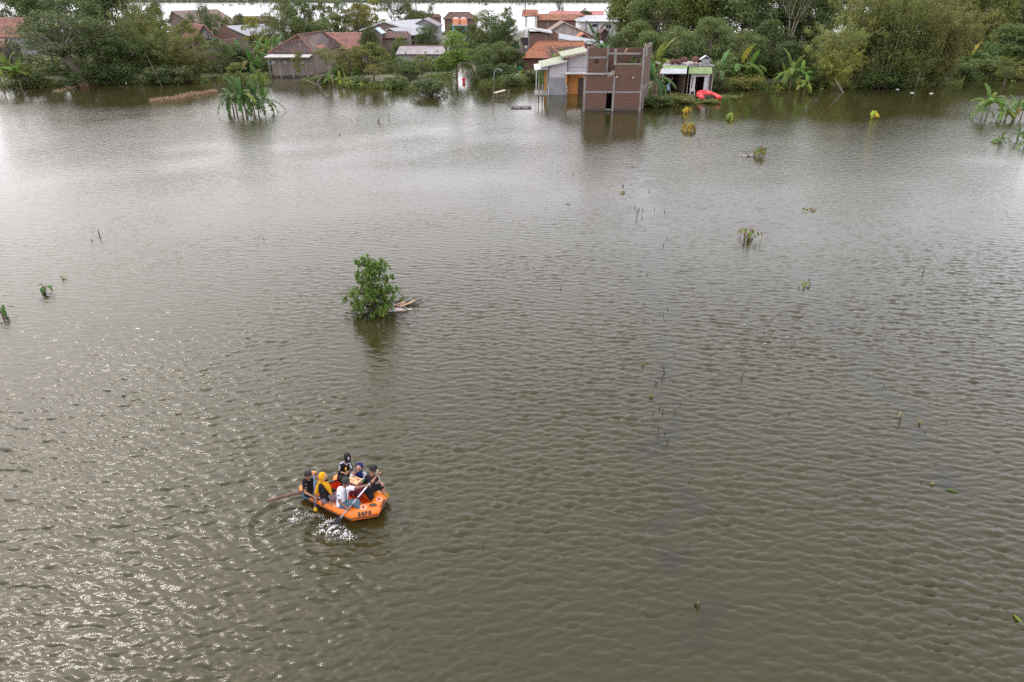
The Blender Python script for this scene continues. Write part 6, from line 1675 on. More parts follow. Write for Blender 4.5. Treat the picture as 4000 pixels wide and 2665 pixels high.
def cloth(name, c, dots=False, rough=.85):
    m = pm(name, c, tuple(x * .8 for x in c), 14, rough, bump=.004, spec=.12)
    if dots:
        t = m.node_tree; b = t.nodes['Principled BSDF']
        vo = t.nodes.new('ShaderNodeTexVoronoi'); vo.inputs['Scale'].default_value = 13; t.links.new(objco(t), vo.inputs['Vector'])
        ls = t.nodes.new('ShaderNodeMath'); ls.operation = 'LESS_THAN'; ls.inputs[1].default_value = .17; t.links.new(vo.outputs['Distance'], ls.inputs[0])
        src = b.inputs['Base Color'].links[0].from_socket
        t.links.new(mixc(t, ls.outputs[0], src, (.6, .6, .58)), b.inputs['Base Color'])
    return m
M['skin'] = pm('tan_skin', (0.34, 0.17, 0.1), (0.28, 0.135, 0.08), 6, 0.55)
M['skin_dark'] = pm('dark_tan_skin', (0.2, 0.095, 0.06), (0.16, 0.075, 0.05), 6, 0.55)
M['hair'] = pm('black_hair', (0.012, 0.011, 0.011), (0.022, 0.02, 0.019), 30, 0.5)
M['eye'] = pm('dark_eye', (0.015, 0.012, 0.01), None, 3, 0.3)
M['lip'] = pm('lip', (0.3, 0.1, 0.08), None, 3, 0.5)
M['teeth'] = pm('teeth', (0.75, 0.73, 0.68), None, 3, 0.4)
M['black_cloth'] = cloth('black_cloth', (0.014, 0.014, 0.016))
M['black_dots'] = cloth('black_dotted_cloth', (0.014, 0.014, 0.016), True)
M['white_cloth'] = cloth('white_shirt_cloth', (0.74, 0.72, 0.78))
M['grey_blue'] = cloth('grey_blue_cloth', (0.1, 0.155, 0.195))
M['jeans'] = cloth('blue_jeans', (0.055, 0.13, 0.19))
M['mustard'] = cloth('mustard_cloth', (0.55, 0.27, 0.012))
M['navy'] = cloth('navy_cloth', (0.012, 0.022, 0.085))
M['grey_cloth'] = cloth('pale_grey_cloth', (0.46, 0.44, 0.49))
M['mauve'] = cloth('mauve_grey_cloth', (0.2, 0.145, 0.17))
M['maroon'] = cloth('maroon_cloth', (0.13, 0.03, 0.05))
M['green_print'] = pm('green_print', (0.03, 0.4, 0.18), None, 8, .7)
M['yellow_print'] = pm('yellow_print', (0.8, 0.45, 0.02), None, 8, .7)
M['red_cloth'] = cloth('red_cloth', (0.45, 0.02, 0.035))

def hand(mb, ha, el, n, flat=False, sz=1.0, mi=0):
    """palm, four unequal fingers and a thumb growing out of the wrist at ha, forearm from el; n = way the palm faces"""
    d = (ha - el).normalized(); n = (V(n) - d * V(n).dot(d)).normalized(); s = d.cross(n)
    pc = ha + d * .05 * sz
    mb.ball(pc, (.05 * sz, .04 * sz, .017 * sz), 10, mi, Matrix((d, s, n)).transposed())
    mb.cone(ha - d * .02, .021 * sz, pc, .024 * sz, 8, mi)
    for i, (off, ln) in enumerate(((-.03, .036), (-.01, .042), (.01, .04), (.03, .031))):
        k0 = pc + d * .03 * sz + s * off * sz
        if flat:
            k1 = k0 + (d + s * off * 5 + n * .08).normalized() * ln * sz; k2 = k1 + (d + s * off * 5 + n * .3).normalized() * ln * .9 * sz
            mb.tube([k0 - d * .015 * sz, k0, k1, k2], [.0095 * sz, .0095 * sz, .0085 * sz, .005 * sz], 6, mi)
        else:
            k1 = k0 + (d * .8 + n * .6).normalized() * ln * sz; k2 = k1 + (n - d * .15).normalized() * ln * .8 * sz; k3 = k2 + (n * .3 - d).normalized() * ln * .6 * sz
            mb.tube([k0 - d * .015 * sz, k0, k1, k2, k3], [.0095 * sz, .0095 * sz, .009 * sz, .008 * sz, .006 * sz], 6, mi)
    t0 = pc - d * .025 * sz - s * .03 * sz; t1 = t0 + (d * .4 - s * .7 + n * .5).normalized() * .035 * sz; t2 = t1 + (d * .7 + n * .6 - s * .05).normalized() * .028 * sz
    mb.tube([t0 + s * .012 * sz, t0, t1, t2], [.012 * sz, .012 * sz, .0105 * sz, .007 * sz], 6, mi)

def person(label, J, f, shirt, pants, skin='skin', sleeve=.55, legs=1.0, hair='short', palmL=(0, 0, -1), palmR=(0, 0, -1), flatL=False, flatR=False, smile=False, sc=1.0, shoes=None, loc=None):
    f = V(f).normalized()
    base = V(loc) if loc else V((J['pel'].x, J['pel'].y, 0))
    t = thing('person', label, 'person', base)
    up = (J['head'] - J['neck']).normalized(); up = (up + V((0, 0, .6))).normalized()
    rt = f.cross(up).normalized(); hu = rt.cross(f).normalized()
    Rm = Matrix((rt, f, hu)).transposed()
    h = J['head']; K = J
    body = MB(base); C = body.cone
    def torso(mb, e):
        pel, ch, nk = K['pel'], K['chest'], K['neck']
        sx = (K['shL'] - K['shR']) * .5; sxn = sx.normalized()
        wst = pel.lerp(ch, .45)
        for o_ in (-.055, 0, .055): mb.cone(pel + sxn * o_, .095 * sc + e, wst + sxn * o_, .082 * sc + e, 12)
        for o_ in (-.06, 0, .06): mb.cone(wst + sxn * o_ * .9, .08 * sc + e, ch + sxn * o_, .088 * sc + e, 12)
        mb.cone(K['shL'], .052 * sc + e, ch.lerp(nk, .55), .06 * sc + e, 10); mb.cone(K['shR'], .052 * sc + e, ch.lerp(nk, .55), .06 * sc + e, 10)
        mb.cone(K['shL'], .05 * sc + e, ch + sxn * .05, .075 * sc + e, 10); mb.cone(K['shR'], .05 * sc + e, ch - sxn * .05, .075 * sc + e, 10)
    torso(body, 0)
    C(K['chest'].lerp(K['neck'], .6), .05 * sc, h - hu * .05 - f * .01, .047 * sc, 10)
    body.ball(h + hu * .015 - f * .012, (.074, .09, .102), 14, 0, Rm)           # skull
    body.ball(h - hu * .045 + f * .018, (.056, .062, .066), 12, 0, Rm)           # jaw
    body.cone(h + f * .078 + hu * .004, .009, h + f * .095 - hu * .026, .0145, 8)      # nose
    for s_ in (-1, 1): body.ball(h + rt * s_ * .078 - hu * .01 - f * .01, (.012, .024, .032), 8, 0, Rm)   # ears
    for s_ in 'LR':
        C(K['sh' + s_], .047 * sc, K['el' + s_], .036 * sc, 10); C(K['el' + s_], .036 * sc, K['ha' + s_], .024 * sc, 10)
        C(K['hip' + s_], .078 * sc, K['kn' + s_], .054 * sc, 10); C(K['kn' + s_], .053 * sc, K['kn' + s_].lerp(K['an' + s_], .35), .05 * sc, 10); C(K['kn' + s_].lerp(K['an' + s_], .3), .05 * sc, K['an' + s_], .032 * sc, 10)
        C(K['an' + s_] - V((0, 0, .02)), .034 * sc, K['toe' + s_], .026 * sc, 8)
    bo = remeshed(body, 'body', M[skin], t, .0125, 4)
    hb = MB(base)
    hand(hb, K['haL'], K['elL'], palmL, flatL); hand(hb, K['haR'], K['elR'], palmR, flatR)
    hm = hb.mesh('hands', M[skin], True)
    bm = bmesh.new(); bm.from_mesh(bo.data); bm.from_mesh(hm); bm.to_mesh(bo.data); bm.free(); bpy.data.meshes.remove(hm)
    for p in bo.data.polygons: p.use_smooth = True
    for s_ in (-1, 1):
        m_ = MB(base); m_.ball(h + f * .077 + rt * s_ * .031 + hu * .012, (.015, .008, .0075), 8, 0, Rm); m_.build('eye', M['eye'], t, True)
        m_ = MB(base); m_.tube([h + f * .077 + rt * s_ * .05 + hu * .03, h + f * .084 + rt * s_ * .03 + hu * .036, h + f * .083 + rt * s_ * .014 + hu * .032], .0045, 5); m_.build('eyebrow', M['hair'], t)
    m_ = MB(base); m_.tube([h + f * .066 - rt * .026 - hu * .052, h + f * .08 - hu * .06, h + f * .066 + rt * .026 - hu * .052], [.005, .0085, .005], 6); m_.build('mouth', M['teeth' if smile else 'lip'], t)
    # clothes, children of the body
    if shirt:
        s_mb = MB(base); torso(s_mb, .017)
        for s_ in 'LR':
            a, e_, h_ = K['sh' + s_], K['el' + s_], K['ha' + s_]
            if sleeve <= 1: s_mb.cone(a, .062 * sc, a.lerp(e_, sleeve), .058 * sc, 10)
            else:
                s_mb.cone(a, .06 * sc, e_, .05 * sc, 10); s_mb.cone(e_, .049 * sc, e_.lerp(h_, sleeve - 1), .037 * sc, 10)
        remeshed(s_mb, 'shirt', M[shirt], t, .0135, 4)
    if pants:
        p_mb = MB(base); pel = K['pel']; sxn = (K['hipL'] - K['hipR']).normalized()
        for o_ in (-.06, 0, .06): p_mb.cone(pel + sxn * o_ - V((0, 0, .02)), .107 * sc, pel.lerp(K['chest'], .22) + sxn * o_, .1 * sc, 12)
        for s_ in 'LR':
            if pants == 'mauve' or pants == 'maroon':       # long skirt
                p_mb.cone(K['hip' + s_], .11, K['kn' + s_], .1, 12); p_mb.cone(K['kn' + s_], .1, K['an' + s_], .095, 12)
                p_mb.cone(K['hipL'].lerp(K['hipR'], .5), .1, K['knL'].lerp(K['knR'], .5), .09, 10)
            elif legs < 1:
                p_mb.cone(K['hip' + s_], .094, K['hip' + s_].lerp(K['kn' + s_], legs + .04), .082, 12)
            else:
                p_mb.cone(K['hip' + s_], .092 * sc, K['kn' + s_], .07 * sc, 12); p_mb.cone(K['kn' + s_], .069 * sc, K['an' + s_], .052 * sc, 10)
        remeshed(p_mb, 'skirt' if pants in ('mauve', 'maroon') else ('shorts' if legs < 1 else 'trousers'), M[pants], t, .0145, 4)
    if hair == 'short' or hair == 'tuft':
        hm_ = MB(base); rr = random.Random(hash(label) % 1000 if False else len(label))
        hm_.ball(h + hu * .04 - f * .028, (.084, .092, .088), 16, 0, Rm)
        for k in range(260):
            d = V((rr.gauss(0, 1), rr.gauss(-.25, 1), rr.gauss(.75, .7))).normalized()
            if d.z < -.15 or (d.y > .55 and d.z < .35): continue
            c = h + hu * .04 - f * .028 + Rm @ V((d.x * .08, d.y * .088, d.z * .084))
            tip = Rm @ (d * (.007 if hair == 'short' else .022) + V((rr.gauss(0, .012), .012, .004)))
            hm_.tube([c, c + tip], [.015, .007], 4)
        hm_.build('hair', M['hair'], t, True)
    return t, dict(base=base, h=h, f=f, rt=rt, hu=hu, Rm=Rm, K=K)

def pose(pel, zp, pts):
    p = P(*Zb(*pel), zp); J = {'pel': p}
    for k, q in pts.items(): J[k] = PY(*Zb(q[0], q[1]), p.y + q[2])
    return J
def drape(name, mats, t, info, extra, voxel=.0125):
    """hijab: a close shell round the head, open at the face, falling over the shoulders"""
    b = info['base']; h, f, rt, hu, Rm = info['h'], info['f'], info['rt'], info['hu'], info['Rm']
    m_ = MB(b)
    m_.ball(h + hu * .024 - f * .05, (.1, .098, .12), 16, 0, Rm)
    m_.ball(h - hu * .06 - f * .05, (.088, .08, .085), 14, 0, Rm)
    m_.cone(h - hu * .14 - f * .0, .06, info['K']['chest'].lerp(info['K']['neck'], .7), .09, 12)
    for (a, ra, c, rc) in extra: m_.cone(a, ra, c, rc, 12)
    return remeshed(m_, name, M[mats], t, voxel, 3)

G6 = 'people riding in the orange raft'
# boy at the stern
J = pose((275, 905), .46, dict(chest=(265, 735, .02), neck=(255, 628, 0), head=(262, 545, -.03), shR=(205, 655, -.08), shL=(325, 640, .1), elR=(213, 880, -.13), haR=(370, 955, -.18), elL=(432, 592, .0), haL=(388, 545, -.06),
    hipR=(250, 905, 0), hipL=(310, 885, .08), knR=(400, 800, .2), knL=(425, 850, .3), anR=(410, 960, .2), anL=(440, 1000, .32), toeR=(450, 970, .2), toeL=(480, 1005, .32)))
t, I = person('boy in a black dotted T-shirt paddling at the raft stern with a blue paddle', J, (.4, -.62, -.5), 'black_dots', 'jeans', palmL=(1, -.3, 0), palmR=(.8, -.2, .5)); tag(t, group=G6); JB = J
# woman in the mustard hijab
J = pose((625, 1000), .46, dict(chest=(575, 815, .0), neck=(580, 690, 0), head=(592, 585, .0), shR=(525, 755, -.1), shL=(645, 745, .12), elR=(600, 945, -.2), haR=(690, 1050, -.18), elL=(735, 850, .15), haL=(835, 830, .12),
    hipR=(600, 1010, -.05), hipL=(650, 985, .08), knR=(800, 975, .05), knL=(815, 925, .2), anR=(860, 1050, .12), anL=(880, 1000, .24), toeR=(900, 1060, .12), toeL=(920, 1010, .24)))
t, I = person('woman in a mustard hijab and black top sitting sideways on the near tube', J, (.97, -.05, -.12), 'black_cloth', 'mauve', sleeve=1.85, hair=None, palmR=(0, 0, -1), flatR=True, palmL=(0, 0, -1), flatL=True); tag(t, group=G6)
q_ = lambda x, y, d: PY(*Zb(x, y), J['pel'].y + d)
drape('hijab', 'mustard', t, I, [(q_(545, 680, 0), .085, q_(450, 850, -.02), .07), (q_(470, 780, 0), .07, q_(425, 900, 0), .045), (q_(600, 700, -.03), .075, q_(690, 830, -.06), .055), (q_(650, 760, -.05), .06, q_(725, 900, -.1), .035), (q_(620, 700, .1), .07, q_(690, 800, .12), .05), (q_(520, 690, .08), .08, q_(470, 800, .1), .06)])
m_ = MB(I['base']); m_.ball(I['h'] + I['f'] * .052 - I['hu'] * .048, (.062, .05, .047), 12, 0, I['Rm']); m_.build('face_mask', M['black_cloth'], t, True)
# man with the cap
J = pose((965, 585), .47, dict(chest=(985, 420, .02), neck=(1030, 285, -.03), head=(1042, 195, -.07), shR=(925, 320, -.05), shL=(1085, 330, .06), elR=(905, 470, -.1), haR=(1000, 505, -.2), elL=(1120, 430, -.02), haL=(1080, 480, -.16),
    hipR=(935, 590, 0), hipL=(1000, 590, .03), knR=(960, 600, -.36), knL=(1050, 590, -.34), anR=(950, 740, -.33), anL=(1040, 740, -.32), toeR=(950, 775, -.42), toeL=(1045, 775, -.4)))
t, I = person('man in a black cap and black shirt looking at a phone on the far tube', J, (.3, -.78, -.45), 'black_cloth', 'black_cloth', sleeve=.9, hair=None, palmR=(.3, -.2, .8), palmL=(-.3, -.2, .8)); tag(t, group=G6); IC = I
h, f, rt, hu, Rm = I['h'], I['f'], I['rt'], I['hu'], I['Rm']
m_ = MB(I['base']); m_.ball(h + hu * .045 - f * .012, (.09, .103, .088), 18, 0, Rm); cap = m_.build('cap', M['black_cloth'], t, True)
m_ = MB(I['base']); vs = []
for k in range(9):
    a = -1.2 + 2.4 * k / 8; vs.append(h + hu * .048 + f * (.06 + .02 * math.cos(a)) + rt * .085 * math.sin(a)); vs.append(h + hu * (.03 - .012 * abs(math.sin(a))) + f * (.075 + .09 * math.cos(a)) + rt * .088 * math.sin(a))
fs = [(2 * k, 2 * k + 2, 2 * k + 3, 2 * k + 1) for k in range(8)]
m_.add(vs + [p - hu * .006 for p in vs], fs + [tuple(x + 18 for x in reversed(q)) for q in fs]); m_.build('cap_brim', M['black_cloth'], cap)
def on_cap(x, y):
    d = V((x * 1.0, math.sqrt(max(.0001, .103 ** 2 - x * x - y * y * .9)), y)); return h + hu * .045 - f * .012 + Rm @ (d * 1.04)
m2 = letters('N', lambda x, y: on_cap(x - .022, y + .018), .05, .011, 0); m3 = letters('Y', lambda x, y: on_cap(x - .02, y + .03), .05, .011, 0)
m2.off = V((0, 0, 0)); mm = MB(); mm.v = [tuple(V(p) + ORG - I['base']) for p in m2.v]; mm.f = m2.f; mm.m = m2.m; mm.build('cap_emblem', M['white_paint'], cap)
mm = MB(); mm.v = [tuple(V(p) + ORG - I['base']) for p in m3.v]; mm.f = m3.f; mm.m = m3.m; mm.build('cap_emblem', M['white_paint'], cap)
for s_ in 'RL':
    a, e_ = J['sh' + s_], J['el' + s_]; o_ = (V((-.25, -.6, .55)) if s_ == 'R' else V((.3, -.4, .6))).normalized() * .048
    m_ = MB(I['base']); m_.tube([J['neck'].lerp(a, .35) + V((0, -.02, .05)), a + o_ * .8 + V((0, 0, .01)), a.lerp(e_, .5) + o_ * 1.02, a.lerp(e_, .92) + o_ * 1.0], [.02, .027, .026, .024], 8); m_.build('sleeve_stripe', M['grey_cloth'], t, True)
m_ = MB(I['base']); p = J['chest'].lerp(J['neck'], .25) + V((.05, -.112, .03)); m_.box(p.x - .02, p.x + .02, p.y - .006, p.y + .03, p.z - .035, p.z + .035); m_.build('shirt_emblem', M['yellow_print'], t)
m_ = MB(I['base']); m_.tube([J['neck'] + rt * -.055 + hu * -.0, J['neck'] + f * .06 - hu * .035, J['neck'] + rt * .055], .013, 6); m_.build('collar', M['grey_cloth'], t, True)
p = PY(*Zb(1068, 470), J['pel'].y - .2); ph = MB(p); ph.box(p.x - .08, p.x + .08, p.y - .04, p.y + .04, p.z, p.z + .012); o_ = ph.build('phone', M['black_rubber']); o_.location = p; o_.rotation_euler = (.3, -.25, .35); tag(o_, 'black phone held by the man in the cap', 'phone')
# woman in the navy hijab with the carton
J = pose((1270, 705), .48, dict(chest=(1262, 575, .0), neck=(1268, 492, -.03), head=(1272, 408, -.05), shR=(1165, 530, -.02), shL=(1375, 525, .0), elR=(1115, 610, -.14), haR=(1165, 525, -.16), elL=(1400, 630, -.1), haL=(1305, 625, -.22),
    hipR=(1220, 710, 0), hipL=(1320, 710, 0), knR=(1150, 745, -.36), knL=(1290, 765, -.36), anR=(1150, 900, -.32), anL=(1275, 920, -.32), toeR=(1150, 940, -.4), toeL=(1280, 960, -.4)))
t, I = person('smiling woman in a navy hijab and pale grey shirt showing two fingers', J, (-.02, -.95, .05), 'grey_cloth', 'maroon', sleeve=1.8, hair=None, palmR=(.1, -1, .2), flatR=True, palmL=(0, 0, -1), smile=True); tag(t, group=G6)
q_ = lambda x, y, d: PY(*Zb(x, y), J['pel'].y + d)
drape('hijab', 'navy', t, I, [(q_(1270, 480, -.07), .09, q_(1240, 590, -.1), .06), (q_(1290, 490, -.07), .08, q_(1315, 580, -.1), .055), (q_(1215, 500, -.05), .05, q_(1200, 590, -.08), .04)])
Bx = PY(*Zb(1190, 668), J['pel'].y - .28); bo = thing('carton', 'brown printed carton on the lap of the woman in navy', 'carton', Bx, -.55)
m_ = MB(); m_.box(-.16, .16, -.115, .115, -.1, .06); m_.build('box', pm('brown_cardboard', (.5, .29, .15), (.42, .24, .12), 5, .85), bo)
for sd in (-1, 1): m_ = MB(); m_.box(-.16, .16, .004 * sd, .118 * sd, .0605, .064); m_.build('flap', pm('cardboard_flap', (.62, .36, .19), (.54, .31, .16), 5, .85), bo)
m_ = MB()
for r_ in range(3):
    for k in range(5): m_.box(-.12 + k * .036, -.12 + k * .036 + .026, -.09 + r_ * .024, -.077 + r_ * .024, .0645, .0655)
m_.build('print', M['wood_dark'], bo); m_ = MB(); m_.box(-.1605, -.16005 + .0, -.1, .1, -.09, .02); m_.box(-.12, .12, -.1165, -.1155, -.09, .02); m_.build('print', M['maroon'], bo)
# student in the white shirt
J = pose((945, 1100), .47, dict(chest=(950, 890, .02), neck=(985, 765, .02), head=(1020, 690, .0), shR=(905, 815, -.12), shL=(1075, 795, .14), elR=(885, 1060, -.19), haR=(1020, 1175, -.24), elL=(1215, 800, .1), haL=(1420, 740, .06),
    hipR=(930, 1115, -.05), hipL=(985, 1095, .08), knR=(1180, 1075, -.02), knL=(1235, 1060, .13), anR=(1290, 1215, .02), anL=(1320, 1190, .14), toeR=(1380, 1230, .02), toeL=(1400, 1205, .14)))
t, I = person('student in a white shirt and grey blue trousers using the white paddle at the bow', J, (.78, -.38, -.45), 'white_cloth', 'grey_blue', skin='skin_dark', sleeve=.62, palmR=(.5, -.3, .6), palmL=(.2, -.3, -.8)); tag(t, group=G6); JW = J
m_ = MB(I['base']); c = J['chest']; m_.tube([J['neck'] + V((.03, -.06, -.02)), c + V((.12, -.09, .05)), c.lerp(J['pel'], .55) + V((.12, -.09, 0))], [.02, .03, .036], 8, flat=.5); m_.build('tie', M['grey_blue'], t, True)
m_ = MB(I['base']); p = J['shR'].lerp(J['elR'], .42) + V((-.02, -.06, .01)); m_.ball(p, (.026, .012, .03), 8); m_.build('sleeve_badge', M['jeans'], t, True)
# man at the bow
J = pose((1485, 815), .48, dict(chest=(1490, 660, .02), neck=(1535, 530, -.01), head=(1553, 438, -.04), shR=(1440, 585, -.07), shL=(1575, 570, .12), elR=(1540, 670, -.17), haR=(1625, 545, -.1), elL=(1645, 650, .16), haL=(1700, 690, .1),
    hipR=(1450, 850, -.03), hipL=(1525, 815, .06), knR=(1530, 985, -.14), knL=(1740, 755, .07), anR=(1490, 1150, -.1), anL=(1785, 960, .02), toeR=(1510, 1195, -.17), toeL=(1815, 1005, -.02)))
t, I = person('man in a black T-shirt and shorts paddling at the bow, one leg over the side', J, (.22, -.78, -.5), 'black_cloth', 'black_cloth', sleeve=.6, legs=.86, hair='tuft', palmR=(.7, .2, .3), palmL=(.6, 0, -.6)); tag(t, group=G6); JR = J
m_ = MB(I['base']); m_.tube([J['shR'] + V((-.055, -.02, .0)), J['chest'] + V((-.155, -.02, .0)), J['chest'].lerp(J['pel'], .4) + V((-.155, -.03, 0))], [.012, .018, .014], 6); m_.build('shirt_print', M['green_print'], t)
# paddles
def paddle(name, label, top, bot, shaft_m, grip_m, blade_m, grip_w=.05, blade_l=.3, blade_w=.085, r=.0145):
    d = (bot - top).normalized(); t = thing(name, label, 'paddle', top)
    L_ = (bot - top).length
    m_ = MB(top); m_.tube([top, bot - d * blade_l * .8], r, 8); m_.build('shaft', shaft_m, t, True)
    s_ = d.cross(V((0, 1, 0))).normalized(); n = d.cross(s_)
    m_ = MB(top); m_.cone(top - s_ * grip_w, .02, top + s_ * grip_w, .02, 8); m_.build('grip', grip_m, t, True)
    m_ = MB(top); vs = []
    for u_, w_ in ((0, .18), (.25, .8), (.55, 1), (.85, .95), (1, .7)):
        p = bot - d * blade_l * (1 - u_); vs += [p - s_ * blade_w * w_ + n * .004, p + n * .011, p + s_ * blade_w * w_ + n * .004, p - n * .011]
    m_.add(vs, [(4 * k + a, 4 * k + (a + 1) % 4, 4 * k + 4 + (a + 1) % 4, 4 * k + 4 + a) for k in range(4) for a in range(4)] + [(3, 2, 1, 0), (16, 17, 18, 19)]); m_.build('blade', blade_m, t)
    return t
ALU = pm('pale_aluminium_shaft', (.66, .65, .68), (.58, .57, .6), 3, .35, .3)
YB = pm('yellow_blade', (.75, .42, .02), (.66, .36, .02), 3, .5)
y0 = JW['pel'].y
t = paddle('paddle', 'paddle with a white shaft and black blade splashing beside the raft bow', PY(*Zb(1500, 690), y0 + .06), P(*Zb(778, 1530), -.02), ALU, M['black_rubber'], M['black_rubber'], .03, .34, .07, .017)
m_ = MB(t.location); a = V(t.location); b_ = P(*Zb(778, 1530), -.02)
for u_ in (.33, .36): c = a.lerp(b_, u_); m_.tube([c, c + (b_ - a).normalized() * .03], .0185, 8)
m_.build('shaft_band', M['black_rubber'], t)
paddle('paddle', 'paddle with a blue shaft and orange grip held by the boy at the stern', PY(*Zb(387, 478), JB['pel'].y - .07), P(*Zb(417, 1310), -.12), pm('blue_shaft', (.12, .26, .55), (.1, .21, .45), 3, .45), pm('orange_grip', (.85, .3, .02), None, 3, .5), YB, .04, .26, .05, .0165)
paddle('paddle', 'paddle with a dark grey shaft and yellow blade on the far side of the bow', PY(*Zb(1622, 448), JR['pel'].y - .08), PY(*Zb(1815, 985), JR['pel'].y + .12), M['grey_steel'], pm('cream_grip', (.6, .45, .25), None, 3, .5), YB, .035, .26, .08, .015)
M['log_brown'] = pm('brown_log', (0.15, 0.085, 0.055), (0.07, 0.04, 0.03), 6, .85)
a, b_ = P(1046, 1957, .22), P(1186, 1921, .42)
m_ = MB(a); m_.tube([a, a.lerp(b_, .5) + V((0, 0, .01)), b_ + (b_ - a) * .35], [.042, .044, .044], 8); m_.tube([a, a - (b_ - a).normalized() * .07 + V((0, 0, .03))], [.02, .006], 5)
o_ = m_.build('wooden_pole', M['log_brown']); o_.location = a; tag(o_, 'brown wooden pole sticking out over the raft stern', 'pole')

# the person wading in the gap between the trees
p0 = P(1812, 322)
def jw(x, z, y=0): return p0 + V((x, y, z))
J = dict(pel=jw(0, -.05), chest=jw(0, .35), neck=jw(.01, .58), head=jw(.02, .72, -.02), shL=jw(.17, .5), shR=jw(-.17, .5), elL=jw(.24, .25, .03), elR=jw(-.25, .26), haL=jw(.22, .05, -.1), haR=jw(-.22, .05, -.12), hipL=jw(.09, -.08), hipR=jw(-.09, -.08), knL=jw(.1, -.48, -.04), knR=jw(-.1, -.48), anL=jw(.1, -.88), anR=jw(-.1, -.88), toeL=jw(.1, -.92, -.12), toeR=jw(-.1, -.92, -.12))
person('person in a red shirt wading waist deep between the trees', J, (0, -1, -.05), 'red_cloth', 'black_cloth', sleeve=.7, loc=p0)

# splash and churned foam round the paddles
rng = random.Random(21); m_ = MB()
def foam_blob(x, y, s):
    z = water_z(x, y); n = rng.choice((5, 6, 7)); a0 = rng.random() * 6
    ring = [V((x + math.cos(a0 + 6.283 * k / n) * s * rng.uniform(.5, 1.3), y + math.sin(a0 + 6.283 * k / n) * s * rng.uniform(.5, 1.3), z + .004)) for k in range(n)]
    m_.add(ring + [V((x, y, z + .004 + s * rng.uniform(.25, .8)))], [(k, (k + 1) % n, n) for k in range(n)])
def foam_path(pts, n, wd, smin, smax):
    for _ in range(n):
        u = rng.random() * (len(pts) - 1); i = int(u); a, b_ = pts[i], pts[i + 1]
        q = P(1000 + (a[0] + (b_[0] - a[0]) * (u - i)) / 3.678, 1700 + (a[1] + (b_[1] - a[1]) * (u - i)) / 3.678)
        foam_blob(q.x + rng.gauss(0, wd), q.y + rng.gauss(0, wd), rng.uniform(smin, smax) ** 1.0)
foam_path([(930, 1390), (960, 1300), (1040, 1240), (1120, 1230)], 150, .05, .005, .019)
foam_path([(1060, 1390), (1090, 1330), (1130, 1340), (1180, 1380), (1260, 1430), (1390, 1460)], 380, .085, .005, .02)
foam_path([(1070, 1370), (1120, 1400), (1200, 1440)], 90, .06, .007, .02)
foam_path([(500, 1235), (560, 1190), (640, 1120)], 110, .04, .005, .016)
foam_path([(540, 1090), (600, 1060)], 60, .03, .005, .015)
foam_path([(700, 1120), (760, 1150), (860, 1160), (960, 1170)], 130, .05, .004, .012)
foam_path([(250, 1400), (420, 1300), (600, 1280), (760, 1240)], 90, .16, .003, .009)
foam_path([(1000, 1480), (1130, 1490), (1300, 1500)], 60, .1, .004, .01)
foam = m_.build('foam', pm('white_foam', (.6, .6, .58), (.5, .5, .48), 20, .6)); tag(foam, 'white foam churned up by the paddles around the raft', kind='stuff')

# ------------------------------------------------------------------ the young tree standing in the water, with its drift of poles
p0 = P(1464, 1208); Yt = p0.y
yt = thing('young_tree', 'bushy young tree with glossy drooping leaves standing alone in the flood', 'tree', p0)
Ht = PY(1462, 1004, Yt).z
rr = random.Random(31); m_ = MB(); clusters = []
lead = [V((0, 0, -.4)), V((.02, 0, Ht * .25)), V((.0, .02, Ht * .55)), V((-.02, 0, Ht * .8)), V((.0, 0, Ht * .96))]
m_.tube(lead, [.045, .038, .028, .018, .008], 8)
for k in range(112):
    zf = .9 * rr.uniform(.0, 1) ** 1.45; a = k * 2.4 + rr.uniform(-.5, .5)
    prof = 1.0 * (1 - .62 * zf) * (.82 if zf < .06 else 1) 
    ln_ = 1.14 * prof * rr.uniform(.72, 1.12)
    b0 = V((0, 0, max(.05, Ht * zf))); tip = b0 + V((math.cos(a) * ln_, math.sin(a) * ln_, rr.uniform(-.05, .3) * (1 - .3 * zf)))
    tip.z = max(tip.z, .1)
    mid = b0.lerp(tip, .5) + V((0, 0, -.05)); m_.tube([b0, mid, tip], [.014, .01, .005], 5)
    clusters.append((tip, (tip - mid).normalized()))
    for u_ in (.35, .6, .82):
        if rr.random() < .85: clusters.append((b0.lerp(tip, u_) + V((rr.gauss(0, .12), rr.gauss(0, .12), rr.uniform(0, .14))), (tip - b0).normalized()))
for k in range(7): clusters.append((V((rr.gauss(0, .14), rr.gauss(0, .14), Ht * rr.uniform(.84, .99))), V((rr.gauss(0, .5), rr.gauss(0, .5), 1)).normalized()))
m_.build('trunk', M['bark'], yt, True)
YL_ = MB()
def ov_leaf(mb, mat4):
    pr = [(0, .0), (.12, .16), (.4, .26), (.7, .22), (.92, .09), (1, 0)]
    vs = []
    for s_, w_ in pr:
        z_ = -.28 * s_ ** 2
        vs += [mat4 @ V((s_, -w_, z_ - .16 * w_)), mat4 @ V((s_, 0, z_)), mat4 @ V((s_, w_, z_ - .16 * w_))]
    fs = []
    for k in range(5): fs += [(3 * k, 3 * k + 1, 3 * k + 4, 3 * k + 3), (3 * k + 1, 3 * k + 2, 3 * k + 5, 3 * k + 4)]
    mb.add(vs, fs)
ov_leaf(YL_, Matrix.Identity(4)); YM = YL_.mesh('leaf', M['leaf_young'], True)
leaves = []
